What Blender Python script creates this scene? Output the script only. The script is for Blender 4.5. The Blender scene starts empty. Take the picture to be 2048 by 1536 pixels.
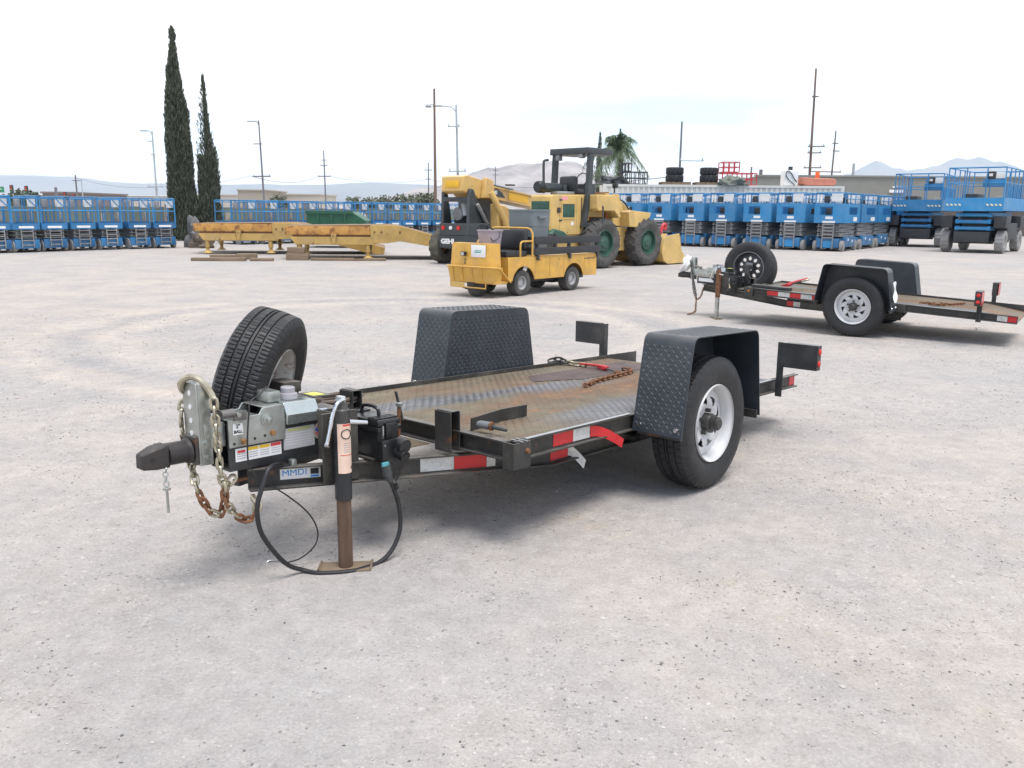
import bpy, bmesh, math, random
from mathutils import Vector, Matrix, Euler, noise
R = math.radians
random.seed(7)
scene = bpy.context.scene
COL = scene.collection

# ------------------------------------------------------------------ camera
CAM_H = 1.448
cam_d = bpy.data.cameras.new('camera')
cam = bpy.data.objects.new('camera', cam_d)
COL.objects.link(cam)
cam_d.sensor_fit = 'HORIZONTAL'
cam_d.sensor_width = 36.0
cam_d.lens = 36.0 * 1690.1 / 2048.0
cam_d.clip_start = 0.05
cam_d.clip_end = 60000.0
cam.matrix_world = Matrix.Translation((0, 0, CAM_H)) @ Matrix.Rotation(R(90 - 11.603), 4, 'X') @ Matrix.Rotation(R(0.574), 4, 'Z')
scene.camera = cam

# ------------------------------------------------------------------ sky, sun, exposure
SUN_EL, SUN_AZ = 72.0, 150.0          # azimuth clockwise from +Y, where the light comes from
world = bpy.data.worlds.new('World')
scene.world = world
world.use_nodes = True
wn, wl = world.node_tree.nodes, world.node_tree.links
wn.clear()
w_out = wn.new('ShaderNodeOutputWorld')
sky = wn.new('ShaderNodeTexSky')
sky.sky_type = 'NISHITA'
sky.sun_disc = False
sky.sun_elevation = R(SUN_EL)
sky.ozone_density = 3.0
sky.dust_density = 0.4
sky.sun_rotation = R(SUN_AZ)
bg_sky = wn.new('ShaderNodeBackground')
bg_sky.inputs['Strength'].default_value = 0.105
wl.new(sky.outputs[0], bg_sky.inputs['Color'])
# a near closed cloud deck: one even white with a few thin gaps
bg_cloud = wn.new('ShaderNodeBackground')
bg_cloud.inputs['Color'].default_value = (1.0, 0.99, 0.985, 1)
bg_cloud.inputs['Strength'].default_value = 0.60
tc = wn.new('ShaderNodeTexCoord')
sep = wn.new('ShaderNodeSeparateXYZ')
wl.new(tc.outputs['Generated'], sep.inputs[0])
def wmath(op, a, b=None, c=None):
    n = wn.new('ShaderNodeMath'); n.operation = op
    for i, q in enumerate((a, b, c)):
        if q is None: continue
        if isinstance(q, (int, float)): n.inputs[i].default_value = q
        else: wl.new(q, n.inputs[i])
    return n.outputs[0]
zz = wmath('ADD', wmath('MAXIMUM', sep.outputs[2], 0.0), 0.10)
comb = wn.new('ShaderNodeCombineXYZ')
wl.new(wmath('DIVIDE', sep.outputs[0], zz), comb.inputs[0])
wl.new(wmath('DIVIDE', sep.outputs[1], zz), comb.inputs[1])
comb.inputs[2].default_value = 20.5
wnoise = wn.new('ShaderNodeTexNoise')
wnoise.inputs['Scale'].default_value = 0.55
wnoise.inputs['Detail'].default_value = 5.0
wnoise.inputs['Roughness'].default_value = 0.5
wl.new(comb.outputs[0], wnoise.inputs['Vector'])
ramp = wn.new('ShaderNodeValToRGB')
ramp.color_ramp.elements[0].position = 0.35
ramp.color_ramp.elements[0].color = (0.0, 0.0, 0.0, 1)
ramp.color_ramp.elements[1].position = 0.54
ramp.color_ramp.elements[1].color = (1, 1, 1, 1)
wl.new(wnoise.outputs[0], ramp.inputs[0])
w_mix = wn.new('ShaderNodeMixShader')
wl.new(ramp.outputs[0], w_mix.inputs[0])
wl.new(bg_sky.outputs[0], w_mix.inputs[1])
wl.new(bg_cloud.outputs[0], w_mix.inputs[2])
wl.new(w_mix.outputs[0], w_out.inputs['Surface'])

sun_d = bpy.data.lights.new('sun', 'SUN')
sun_d.energy = 1.5
sun_d.angle = R(26)
sun_d.color = (1.0, 0.965, 0.92)
sun = bpy.data.objects.new('sun', sun_d)
COL.objects.link(sun)
az, el = R(SUN_AZ), R(SUN_EL)
sun_dir = Vector((math.sin(az) * math.cos(el), math.cos(az) * math.cos(el), math.sin(el)))
sun.rotation_euler = (-sun_dir).to_track_quat('-Z', 'Y').to_euler()

vs = scene.view_settings
vs.view_transform = 'Standard'
vs.look = 'None'
vs.gamma = 1.0
vs.use_curve_mapping = False
vs.exposure = 1.29

# ------------------------------------------------------------------ materials
MATS = {}
def _nt(name):
    m = bpy.data.materials.new(name); m.use_nodes = True
    nt = m.node_tree
    return m, nt, nt.nodes['Principled BSDF']
def nmath(nt, op, a, b=None, c=None):
    n = nt.nodes.new('ShaderNodeMath'); n.operation = op
    for i, q in enumerate((a, b, c)):
        if q is None: continue
        if isinstance(q, (int, float)): n.inputs[i].default_value = q
        else: nt.links.new(q, n.inputs[i])
    return n.outputs[0]
def nnoise(nt, vec, scale, detail=4, rough=0.55):
    n = nt.nodes.new('ShaderNodeTexNoise')
    n.inputs['Scale'].default_value = scale
    n.inputs['Detail'].default_value = detail
    n.inputs['Roughness'].default_value = rough
    if vec is not None: nt.links.new(vec, n.inputs['Vector'])
    return n.outputs[0]
def nramp(nt, fac, p0, p1, c0=(0, 0, 0, 1), c1=(1, 1, 1, 1)):
    n = nt.nodes.new('ShaderNodeValToRGB')
    e = n.color_ramp.elements
    e[0].position, e[1].position = p0, p1
    e[0].color, e[1].color = c0, c1
    nt.links.new(fac, n.inputs[0])
    return n.outputs[0]
def nmix(nt, fac, a, b, mode='MIX'):
    n = nt.nodes.new('ShaderNodeMix'); n.data_type = 'RGBA'; n.blend_type = mode
    for sock, q in ((n.inputs[0], fac), (n.inputs[6], a), (n.inputs[7], b)):
        if isinstance(q, (int, float)): sock.default_value = q
        elif isinstance(q, tuple): sock.default_value = q if len(q) == 4 else (*q, 1)
        else: nt.links.new(q, sock)
    return n.outputs[2]
def nmap(nt, scale=(1, 1, 1), src='Object', loc=(0, 0, 0)):
    t = nt.nodes.new('ShaderNodeTexCoord')
    m = nt.nodes.new('ShaderNodeMapping')
    m.inputs['Scale'].default_value = scale
    m.inputs['Location'].default_value = loc
    nt.links.new(t.outputs[src], m.inputs[0])
    return m.outputs[0]
def nbump(nt, bsdf, h, strength=0.3, dist=0.01):
    b = nt.nodes.new('ShaderNodeBump')
    b.inputs['Strength'].default_value = strength
    b.inputs['Distance'].default_value = dist
    nt.links.new(h, b.inputs['Height'])
    nt.links.new(b.outputs[0], bsdf.inputs['Normal'])

def mat(name, col, rough=0.5, metal=0.0, var=0.15, scale=6.0, dirt=0.0, dirt_col=(0.30, 0.26, 0.22), dirt_scale=4.0,
        bump=0.0, bump_scale=60.0, spec=0.5, stretch=(1, 1, 1), rust=0.0, trans=0.0, dust=0.0, dust_col=(0.27, 0.245, 0.215), vary=0.0):
    if name in MATS: return MATS[name]
    m, nt, b = _nt(name)
    vec = nmap(nt, stretch)
    n1 = nnoise(nt, vec, scale, 5)
    lo = tuple(max(0, c * (1 - var)) for c in col); hi = tuple(min(1, c * (1 + var)) for c in col)
    c = nramp(nt, n1, 0.3, 0.7, (*lo, 1), (*hi, 1))
    rg = None
    if dirt > 0:
        n2 = nnoise(nt, vec, dirt_scale, 7, 0.65)
        f = nramp(nt, n2, 0.62 - 0.35 * dirt, 0.85 - 0.2 * dirt)
        c = nmix(nt, nmath(nt, 'MULTIPLY', f, min(1.0, 0.4 + dirt * 0.6)), c, dirt_col)
        rg = f
    if rust > 0:
        n3 = nnoise(nt, vec, dirt_scale * 2.3, 8, 0.7)
        f3 = nramp(nt, n3, 0.66 - 0.3 * rust, 0.74 - 0.22 * rust)
        n4 = nnoise(nt, vec, 30, 4)
        rc = nramp(nt, n4, 0.3, 0.7, (0.10, 0.035, 0.015, 1), (0.26, 0.10, 0.04, 1))
        c = nmix(nt, f3, c, rc)
    if vary > 0:
        oi = nt.nodes.new('ShaderNodeObjectInfo')
        vr = nramp(nt, oi.outputs['Random'], 0, 1, (1 - vary,) * 3 + (1,), (1 + vary, 1 + vary * .9, 1 + vary * .7, 1))
        c = nmix(nt, 1.0, c, vr, 'MULTIPLY')
        c = nmix(nt, nmath(nt, 'MULTIPLY', nramp(nt, nnoise(nt, vec, 1.3, 6, .7), .45, .75), vary * 1.6), c, (0.24, 0.29, 0.34))
    if dust > 0:
        gm = nt.nodes.new('ShaderNodeNewGeometry'); sx = nt.nodes.new('ShaderNodeSeparateXYZ')
        nt.links.new(gm.outputs['Normal'], sx.inputs[0])
        up = nramp(nt, sx.outputs[2], 0.35, 0.95)
        gr = nramp(nt, nnoise(nt, vec, 9, 7, 0.7), 0.32, 0.70)
        c = nmix(nt, nmath(nt, 'MULTIPLY', nmath(nt, 'MULTIPLY', up, gr), dust), c, dust_col)
        gr2 = nramp(nt, nnoise(nt, vec, 3.1, 8, 0.72), 0.50, 0.72)
        c = nmix(nt, nmath(nt, 'MULTIPLY', gr2, dust * 0.28), c, dust_col)
    nt.links.new(c, b.inputs['Base Color'])
    rn = nramp(nt, nnoise(nt, vec, scale * 3, 3), 0.25, 0.75, (max(0.03, rough - 0.1),) * 3 + (1,), (min(1, rough + 0.12),) * 3 + (1,))
    nt.links.new(rn, b.inputs['Roughness'])
    b.inputs['Metallic'].default_value = metal
    b.inputs['Specular IOR Level'].default_value = spec
    if trans: b.inputs['Transmission Weight'].default_value = trans
    if bump > 0:
        nbump(nt, b, nnoise(nt, vec, bump_scale, 4), bump, 0.004)
    MATS[name] = m
    return m

M_BLACK   = mat('black_paint', (0.020, 0.022, 0.024), 0.42, var=0.25, dirt=0.30, dirt_col=(0.11, 0.10, 0.09), bump=0.12, dust=0.5)
M_FENDER  = mat('fender_black', (0.026, 0.033, 0.041), 0.40, var=0.2, dirt=0.14, dirt_col=(0.085, 0.085, 0.085), bump=0.10, spec=0.5, dust=0.22)
M_FRAME   = mat('frame_steel', (0.030, 0.029, 0.027), 0.5, var=0.3, dirt=0.32, dirt_col=(0.15, 0.135, 0.10), rust=0.16, dirt_scale=3.0, bump=0.2, dust=0.6)
M_COUPLER = mat('coupler_iron', (0.026, 0.022, 0.021), 0.5, var=0.35, scale=12, dirt=0.2, dirt_col=(0.07, 0.05, 0.04), rust=0.12, bump=0.2)
M_BAREEDGE= mat('bare_steel', (0.45, 0.46, 0.47), 0.35, metal=0.9, var=0.2, rust=0.12)
M_GALV    = mat('galvanised', (0.40, 0.42, 0.40), 0.34, metal=0.8, var=0.22, scale=14, dirt=0.25, dirt_col=(0.25, 0.23, 0.19), dirt_scale=9)
M_ZINC    = mat('yellow_zinc', (0.44, 0.40, 0.30), 0.34, metal=0.85, var=0.25, scale=20, rust=0.1)
M_RUST    = mat('rust', (0.17, 0.075, 0.035), 0.85, var=0.45, scale=25, bump=0.3)
M_RUSTLEG = mat('rusty_leg', (0.11, 0.065, 0.04), 0.7, var=0.5, scale=18, stretch=(1, 1, 0.2), dirt=0.4, dirt_col=(0.05, 0.045, 0.045), dirt_scale=8, bump=0.2)
M_TYRE    = mat('tyre_rubber', (0.013, 0.0135, 0.015), 0.55, var=0.2, dirt=0.10, dirt_col=(0.035, 0.034, 0.033), bump=0.12, bump_scale=120, dust=0.08)
M_TYREDST = mat('dusty_tyre', (0.055, 0.053, 0.05), 0.85, var=0.25, dirt=0.5, dirt_col=(0.17, 0.155, 0.14), bump=0.2)
M_RIMW    = mat('rim_white', (0.56, 0.56, 0.56), 0.4, var=0.05, dirt=0.16, dirt_col=(0.42, 0.38, 0.33), dirt_scale=12)
M_RIMB    = mat('rim_black', (0.045, 0.046, 0.05), 0.4, var=0.2, dirt=0.2, dirt_col=(0.08, 0.08, 0.08))
M_RIMRUST = mat('rim_weathered', (0.52, 0.50, 0.47), 0.6, var=0.15, rust=0.4, dirt_scale=5)
M_HUB     = mat('hub_dark', (0.030, 0.029, 0.027), 0.45, var=0.3, dirt=0.4, dirt_col=(0.12, 0.10, 0.08), dirt_scale=12)
M_PLASTIC = mat('black_plastic', (0.014, 0.015, 0.016), 0.33, var=0.2)
M_CABLE   = mat('cable_sheath', (0.016, 0.015, 0.017), 0.45, var=0.2, dirt=0.2, dirt_col=(0.09, 0.08, 0.075))
M_CHROME  = mat('chrome', (0.62, 0.63, 0.64), 0.18, metal=1.0, var=0.1)
M_WHITE   = mat('white_vinyl', (0.74, 0.74, 0.73), 0.5, var=0.04, dirt=0.12, dirt_col=(0.45, 0.42, 0.38), dirt_scale=14)
M_REDTAPE = mat('red_reflective', (0.55, 0.018, 0.022), 0.32, var=0.1, dirt=0.15, dirt_col=(0.3, 0.10, 0.08), dirt_scale=20)
M_WHTAPE  = mat('white_reflective', (0.60, 0.60, 0.58), 0.35, var=0.1, scale=60, dirt=0.35, dirt_col=(0.25, 0.23, 0.20), dirt_scale=25)
M_RED     = mat('red_paint', (0.50, 0.03, 0.04), 0.4, var=0.15, dirt=0.15, dirt_col=(0.2, 0.08, 0.06))
M_REDLENS = mat('red_lens', (0.55, 0.02, 0.015), 0.2, var=0.05)
M_AMBER   = mat('amber_lens', (0.6, 0.16, 0.02), 0.25, var=0.05)
M_BLUEINK = mat('blue_ink', (0.02, 0.24, 0.62), 0.5, var=0.04)
M_BLACKINK= mat('black_ink', (0.02, 0.02, 0.02), 0.55, var=0.04)
M_YELINK  = mat('yellow_ink', (0.72, 0.45, 0.03), 0.5, var=0.04)
M_REDINK  = mat('red_ink', (0.60, 0.05, 0.05), 0.5, var=0.04)
M_GREYLBL = mat('grey_label', (0.42, 0.42, 0.43), 0.5, var=0.06, scale=40)
M_PEACH   = mat('peach_label', (0.72, 0.53, 0.42), 0.55, var=0.1, scale=10, dirt=0.15, dirt_col=(0.6, 0.25, 0.14))
M_YELLOW  = mat('machine_yellow', (0.60, 0.335, 0.055), 0.42, var=0.14, scale=4, dirt=0.42, dirt_col=(0.36, 0.235, 0.10), dirt_scale=3.5, rust=0.08, dust=0.4, bump=0.05)
M_CREAMY  = mat('faded_yellow', (0.60, 0.40, 0.13), 0.5, var=0.14, scale=3, dirt=0.45, dirt_col=(0.36, 0.26, 0.13), dirt_scale=2.6, rust=0.12, dust=0.4, bump=0.05)
M_TELY    = mat('boom_yellow', (0.62, 0.40, 0.13), 0.42, var=0.10, scale=3, dirt=0.3, dirt_col=(0.44, 0.32, 0.16), dirt_scale=2.4, rust=0.04, dust=0.35)
M_BRIGHTY = mat('decal_yellow', (0.75, 0.42, 0.02), 0.4, var=0.05)
M_RAMPY   = mat('ramp_yellow', (0.46, 0.30, 0.09), 0.6, var=0.2, scale=2.5, dirt=0.4, dirt_col=(0.36, 0.28, 0.16), rust=0.22, dirt_scale=1.6)
M_RAMPRUST= mat('ramp_rusted_beam', (0.48, 0.25, 0.06), 0.6, var=0.25, scale=3, rust=0.55, dirt_scale=1.6)
M_DGREY   = mat('dark_grey_paint', (0.040, 0.048, 0.052), 0.42, var=0.15, scale=3, dirt=0.2, dirt_col=(0.10, 0.10, 0.09), dirt_scale=3)
M_GREEN   = mat('machine_green', (0.020, 0.075, 0.050), 0.5, var=0.2, dirt=0.25, dirt_col=(0.10, 0.12, 0.10), dirt_scale=6)
M_DUMP    = mat('dumpster_green', (0.012, 0.085, 0.045), 0.5, var=0.15, scale=2, dirt=0.15, dirt_col=(0.06, 0.08, 0.06))
M_VINYL   = mat('black_vinyl', (0.022, 0.024, 0.027), 0.42, var=0.15, bump=0.1)
M_BOARD   = mat('black_board', (0.030, 0.031, 0.034), 0.7, var=0.25, stretch=(0.3, 3, 3), dirt=0.25, dirt_col=(0.09, 0.09, 0.09), bump=0.2)
M_TUB     = mat('grey_tub', (0.15, 0.178, 0.188), 0.5, var=0.08, scale=2, dirt=0.2, dirt_col=(0.24, 0.25, 0.24))
M_LILAC   = mat('lilac_plastic', (0.32, 0.28, 0.32), 0.5, var=0.12, dirt=0.3, dirt_col=(0.25, 0.21, 0.2))
M_LIFTB   = mat('lift_blue', (0.020, 0.145, 0.33), 0.42, vary=0.22,  var=0.14, scale=1.5, dirt=0.22, dirt_col=(0.16, 0.24, 0.31), dirt_scale=3)
M_LIFTB2  = mat('lift_blue_bright', (0.02, 0.20, 0.44), 0.42, vary=0.20,  var=0.10, scale=1.5, dirt=0.15, dirt_col=(0.12, 0.27, 0.4), dirt_scale=3)
M_LIFTG   = mat('lift_grey_arms', (0.24, 0.24, 0.245), 0.55, vary=0.18,  var=0.2, dirt=0.3, dirt_col=(0.13, 0.125, 0.12))
M_LIFTDK  = mat('lift_dark', (0.03, 0.033, 0.036), 0.55, var=0.2, dirt=0.2, dirt_col=(0.09, 0.09, 0.09))
M_GREYTYR = mat('grey_solid_tyre', (0.24, 0.235, 0.23), 0.8, var=0.2, dirt=0.3, dirt_col=(0.15, 0.14, 0.13))
M_CONT    = mat('container_cream', (0.66, 0.63, 0.56), 0.55, var=0.06, scale=0.8, dirt=0.2, dirt_col=(0.45, 0.36, 0.27), dirt_scale=1.2)
M_WOOD    = mat('weathered_timber', (0.20, 0.145, 0.095), 0.85, var=0.3, scale=5, stretch=(0.4, 4, 4), dirt=0.2, dirt_col=(0.12, 0.10, 0.08), bump=0.25)
M_POLEW   = mat('pole_wood', (0.17, 0.115, 0.09), 0.9, var=0.3, stretch=(4, 4, 0.2))
M_POLEG   = mat('pole_grey', (0.36, 0.38, 0.39), 0.6, var=0.08)
M_POLED   = mat('pole_dark', (0.16, 0.15, 0.165), 0.8, var=0.2)
M_WALLG   = mat('stucco_grey_green', (0.225, 0.225, 0.20), 0.9, var=0.06, scale=1.0, bump=0.1)
M_BEIGE   = mat('far_beige_wall', (0.47, 0.42, 0.35), 0.9, var=0.05, scale=0.05)
M_FARWHITE= mat('far_white_roof', (0.66, 0.66, 0.66), 0.8, var=0.05, scale=0.05)
M_ORANGE  = mat('orange_paint', (0.60, 0.22, 0.14), 0.55, var=0.12, dirt=0.2, dirt_col=(0.5, 0.3, 0.25))
M_FABRICG = mat('green_screen_mesh', (0.13, 0.15, 0.12), 0.9, var=0.2, scale=0.6)
M_TARP    = mat('grey_tarp', (0.12, 0.12, 0.12), 0.75, var=0.4, scale=3, bump=0.3)
M_SIGNG   = mat('sign_green', (0.03, 0.22, 0.11), 0.5, var=0.03)
M_ORANGERIM = mat('rim_orange_brown', (0.28, 0.12, 0.035), 0.6, var=0.25, dirt=0.3)
M_STONE_D = None

# ------------------------------------------------------------------ mesh helpers
class MB:
    """collects shapes and links them as one mesh object"""
    def __init__(s):
        s.v, s.f, s.m = [], [], Matrix.Identity(4)
    def at(s, loc=(0, 0, 0), rot=(0, 0, 0)):
        s.m = Matrix.Translation(loc) @ Euler(rot, 'XYZ').to_matrix().to_4x4(); return s
    def add(s, vs_, fs):
        o = len(s.v)
        s.v += [tuple(s.m @ Vector(q)) for q in vs_]
        s.f += [tuple(i + o for i in f) for f in fs]
        return s
    def bx(s, x0, x1, y0, y1, z0, z1, c=0.0):
        if x0 > x1: x0, x1 = x1, x0
        if y0 > y1: y0, y1 = y1, y0
        if z0 > z1: z0, z1 = z1, z0
        c = min(c, (x1 - x0) * .45, (y1 - y0) * .45, (z1 - z0) * .45)
        if c <= 0:
            return s.add([(x0, y0, z0), (x1, y0, z0), (x1, y1, z0), (x0, y1, z0), (x0, y0, z1), (x1, y0, z1), (x1, y1, z1), (x0, y1, z1)],
                         [(0, 3, 2, 1), (4, 5, 6, 7), (0, 1, 5, 4), (1, 2, 6, 5), (2, 3, 7, 6), (3, 0, 4, 7)])
        bm = bmesh.new()
        bmesh.ops.create_cube(bm, size=1.0)
        for q in bm.verts:
            q.co = Vector(((x0 + x1) / 2 + q.co.x * (x1 - x0), (y0 + y1) / 2 + q.co.y * (y1 - y0), (z0 + z1) / 2 + q.co.z * (z1 - z0)))
        bmesh.ops.bevel(bm, geom=list(bm.edges), offset=c, segments=2, affect='EDGES', profile=0.6)
        return s.bm(bm)
    def bm(s, bm):
        bm.verts.ensure_lookup_table(); bm.verts.index_update()
        s.add([q.co[:] for q in bm.verts], [tuple(q.index for q in f.verts) for f in bm.faces])
        bm.free(); return s
    def cyl(s, p0, p1, r, r2=None, n=14, caps=True):
        p0, p1 = Vector(p0), Vector(p1); d = (p1 - p0)
        if r2 is None: r2 = r
        q = d.to_track_quat('Z', 'Y')
        a = [(math.cos(2 * math.pi * i / n), math.sin(2 * math.pi * i / n)) for i in range(n)]
        vs_ = [p0 + q @ Vector((x * r, y * r, 0)) for x, y in a] + [p1 + q @ Vector((x * r2, y * r2, 0)) for x, y in a]
        fs = [(i, (i + 1) % n, n + (i + 1) % n, n + i) for i in range(n)]
        if caps: fs += [tuple(range(n - 1, -1, -1)), tuple(range(n, 2 * n))]
        return s.add([v[:] for v in vs_], fs)
    def tube(s, pts, r, n=8, closed=False, taper=None):
        P = [Vector(p) for p in pts]; k = len(P)
        vs_, fs = [], []
        up = None
        for i in range(k):
            if closed: t = P[(i + 1) % k] - P[i - 1]
            else: t = P[min(i + 1, k - 1)] - P[max(i - 1, 0)]
            t.normalize()
            if up is None:
                up = Vector((0, 0, 1)) if abs(t.z) < .9 else Vector((1, 0, 0))
            u = up - t * up.dot(t)
            if u.length < 1e-6: u = t.orthogonal()
            u.normalize(); w = t.cross(u); up = u
            rr = r if taper is None else r * (1 + (taper - 1) * i / (k - 1))
            vs_ += [(P[i] + u * math.cos(2 * math.pi * j / n) * rr + w * math.sin(2 * math.pi * j / n) * rr)[:] for j in range(n)]
        for i in range(k if closed else k - 1):
            a, b = i * n, ((i + 1) % k) * n
            fs += [(a + j, a + (j + 1) % n, b + (j + 1) % n, b + j) for j in range(n)]
        if not closed:
            fs += [tuple(range(n - 1, -1, -1)), tuple(range((k - 1) * n, k * n))]
        return s.add(vs_, fs)
    def prism(s, poly, ax, a, b):
        """poly: points in the plane across ax; extruded from a to b along ax"""
        k = len(poly)
        def P(p, h):
            return {'x': (h, p[0], p[1]), 'y': (p[0], h, p[1]), 'z': (p[0], p[1], h)}[ax]
        vs_ = [P(p, a) for p in poly] + [P(p, b) for p in poly]
        fs = [(i, (i + 1) % k, k + (i + 1) % k, k + i) for i in range(k)] + [tuple(range(k - 1, -1, -1)), tuple(range(k, 2 * k))]
        return s.add(vs_, fs)
    def lathe(s, prof, axis='y', n=32, c=(0, 0, 0), closed=False, fn=None):
        """prof: (radius, along axis)"""
        k = len(prof); vs_, fs = [], []
        for i in range(n):
            a = 2 * math.pi * i / n; ca, sa = math.cos(a), math.sin(a)
            for j, (r, h) in enumerate(prof):
                if fn: r = fn(r, h, i, j)
                p = {'y': (r * ca, h, r * sa), 'x': (h, r * ca, r * sa), 'z': (r * ca, r * sa, h)}[axis]
                vs_.append((p[0] + c[0], p[1] + c[1], p[2] + c[2]))
        for i in range(n):
            for j in range(k if closed else k - 1):
                a, b = i * k + j, i * k + (j + 1) % k
                c2, d2 = ((i + 1) % n) * k + (j + 1) % k, ((i + 1) % n) * k + j
                fs.append((a, b, c2, d2))
        return s.add(vs_, fs)
    def sweep(s, pts, sec, zo=None):
        """pts: polyline in xy; sec: closed section of (offset to the right of travel, z)"""
        P = [Vector((p[0], p[1])) for p in pts]; k = len(P); m = len(sec); vs_ = []
        for i in range(k):
            d0 = (P[i] - P[i - 1]).normalized() if i > 0 else None
            d1 = (P[i + 1] - P[i]).normalized() if i < k - 1 else None
            n0 = Vector((d0.y, -d0.x)) if d0 else None
            n1 = Vector((d1.y, -d1.x)) if d1 else None
            if n0 and n1:
                nn = (n0 + n1); nn = nn / max(1e-6, nn.dot(n0))
            else: nn = n0 or n1
            vs_ += [(P[i].x + nn.x * o, P[i].y + nn.y * o, z + (zo[i] if zo else 0)) for o, z in sec]
        fs = []
        for i in range(k - 1):
            fs += [(i * m + j, i * m + (j + 1) % m, (i + 1) * m + (j + 1) % m, (i + 1) * m + j) for j in range(m)]
        fs += [tuple(range(m - 1, -1, -1)), tuple(range((k - 1) * m, k * m))]
        return s.add(vs_, fs)
    def build(s, name, material, parent=None, smooth=35, bevel=0.0, loc=None, rot=None, kind=None, label=None):
        me = bpy.data.meshes.new(name)
        me.from_pydata(s.v, [], s.f)
        bm = bmesh.new(); bm.from_mesh(me)
        bmesh.ops.recalc_face_normals(bm, faces=bm.faces)
        bm.to_mesh(me); bm.free()
        for m_ in (material if isinstance(material, (list, tuple)) else [material]): me.materials.append(m_)
        if smooth:
            me.polygons.foreach_set('use_smooth', [True] * len(me.polygons))
            me.set_sharp_from_angle(angle=R(smooth))
        o = bpy.data.objects.new(name, me); COL.objects.link(o)
        if parent is not None: o.parent = parent
        if loc: o.location = loc
        if rot: o.rotation_euler = rot
        if bevel > 0:
            b = o.modifiers.new('bevel', 'BEVEL'); b.width = bevel; b.segments = 2; b.limit_method = 'ANGLE'; b.angle_limit = R(40)
        if kind: o['kind'] = kind
        if label: o['label'] = label
        return o

def thing(name, label, cat, loc=(0, 0, 0), rot=(0, 0, 0), group=None):
    o = bpy.data.objects.new(name, None); COL.objects.link(o)
    o.empty_display_size = 0.2
    o.location = loc
    o.rotation_euler = rot if isinstance(rot, tuple) else (0, 0, rot)
    o['label'] = label; o['category'] = cat
    if group: o['group'] = group
    return o
def tag(o, label, cat, group=None, kind=None):
    o['label'] = label
    if cat: o['category'] = cat
    if group: o['group'] = group
    if kind: o['kind'] = kind
    return o
def kids(o): return [c for c in COL.objects if c.parent == o]
CHILD = {}
def copy_tree(src, parent=None, label=None, group=None, tree=None):
    tree = tree if tree is not None else snapshot(src)
    o, ch = tree
    c = o.copy(); COL.objects.link(c)
    if parent is not None: c.parent = parent
    if label: c['label'] = label
    if group: c['group'] = group
    for t in ch: copy_tree(None, c, tree=t)
    return c
def snapshot(o):
    return (o, [snapshot(c) for c in o.children])
def inst(src, name, parent, loc, rot=(0, 0, 0)):
    """another piece sharing the mesh of src"""
    c = src.copy(); c.name = name; COL.objects.link(c); c.parent = parent; c.location = loc; c.rotation_euler = rot
    return c
def text_mesh(txt, size, depth=0.0006, spacing=1.0, bold=0.0):
    cu = bpy.data.curves.new('lettering', 'FONT')
    cu.body = txt; cu.size = size; cu.extrude = depth; cu.align_x = 'CENTER'; cu.align_y = 'CENTER'; cu.space_character = spacing
    cu.offset = bold; cu.resolution_u = 3
    o = bpy.data.objects.new('lettering', cu); COL.objects.link(o)
    dg = bpy.context.evaluated_depsgraph_get(); dg.update()
    me = bpy.data.meshes.new_from_object(o.evaluated_get(dg))
    bpy.data.objects.remove(o); bpy.data.curves.remove(cu)
    return me
def text(txt, size, material, parent, loc, rot, sx=1.0, bold=0.0, name='lettering'):
    me = text_mesh(txt, size, bold=bold)
    me.materials.clear(); me.materials.append(material)
    o = bpy.data.objects.new(name, me); COL.objects.link(o)
    o.parent = parent; o.location = loc; o.rotation_euler = rot; o.scale = (sx, 1, 1)
    return o
def crom(pts, k=6):
    """Catmull-Rom through pts"""
    P = [Vector(p) for p in pts]; out = []
    for i in range(len(P) - 1):
        a, b, c, d = P[max(i - 1, 0)], P[i], P[i + 1], P[min(i + 2, len(P) - 1)]
        for j in range(k):
            t = j / k
            out.append(0.5 * ((2 * b) + (c - a) * t + (2 * a - 5 * b + 4 * c - d) * t * t + (3 * b - a - 3 * c + d) * t ** 3))
    out.append(P[-1]); return [p[:] for p in out]

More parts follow.
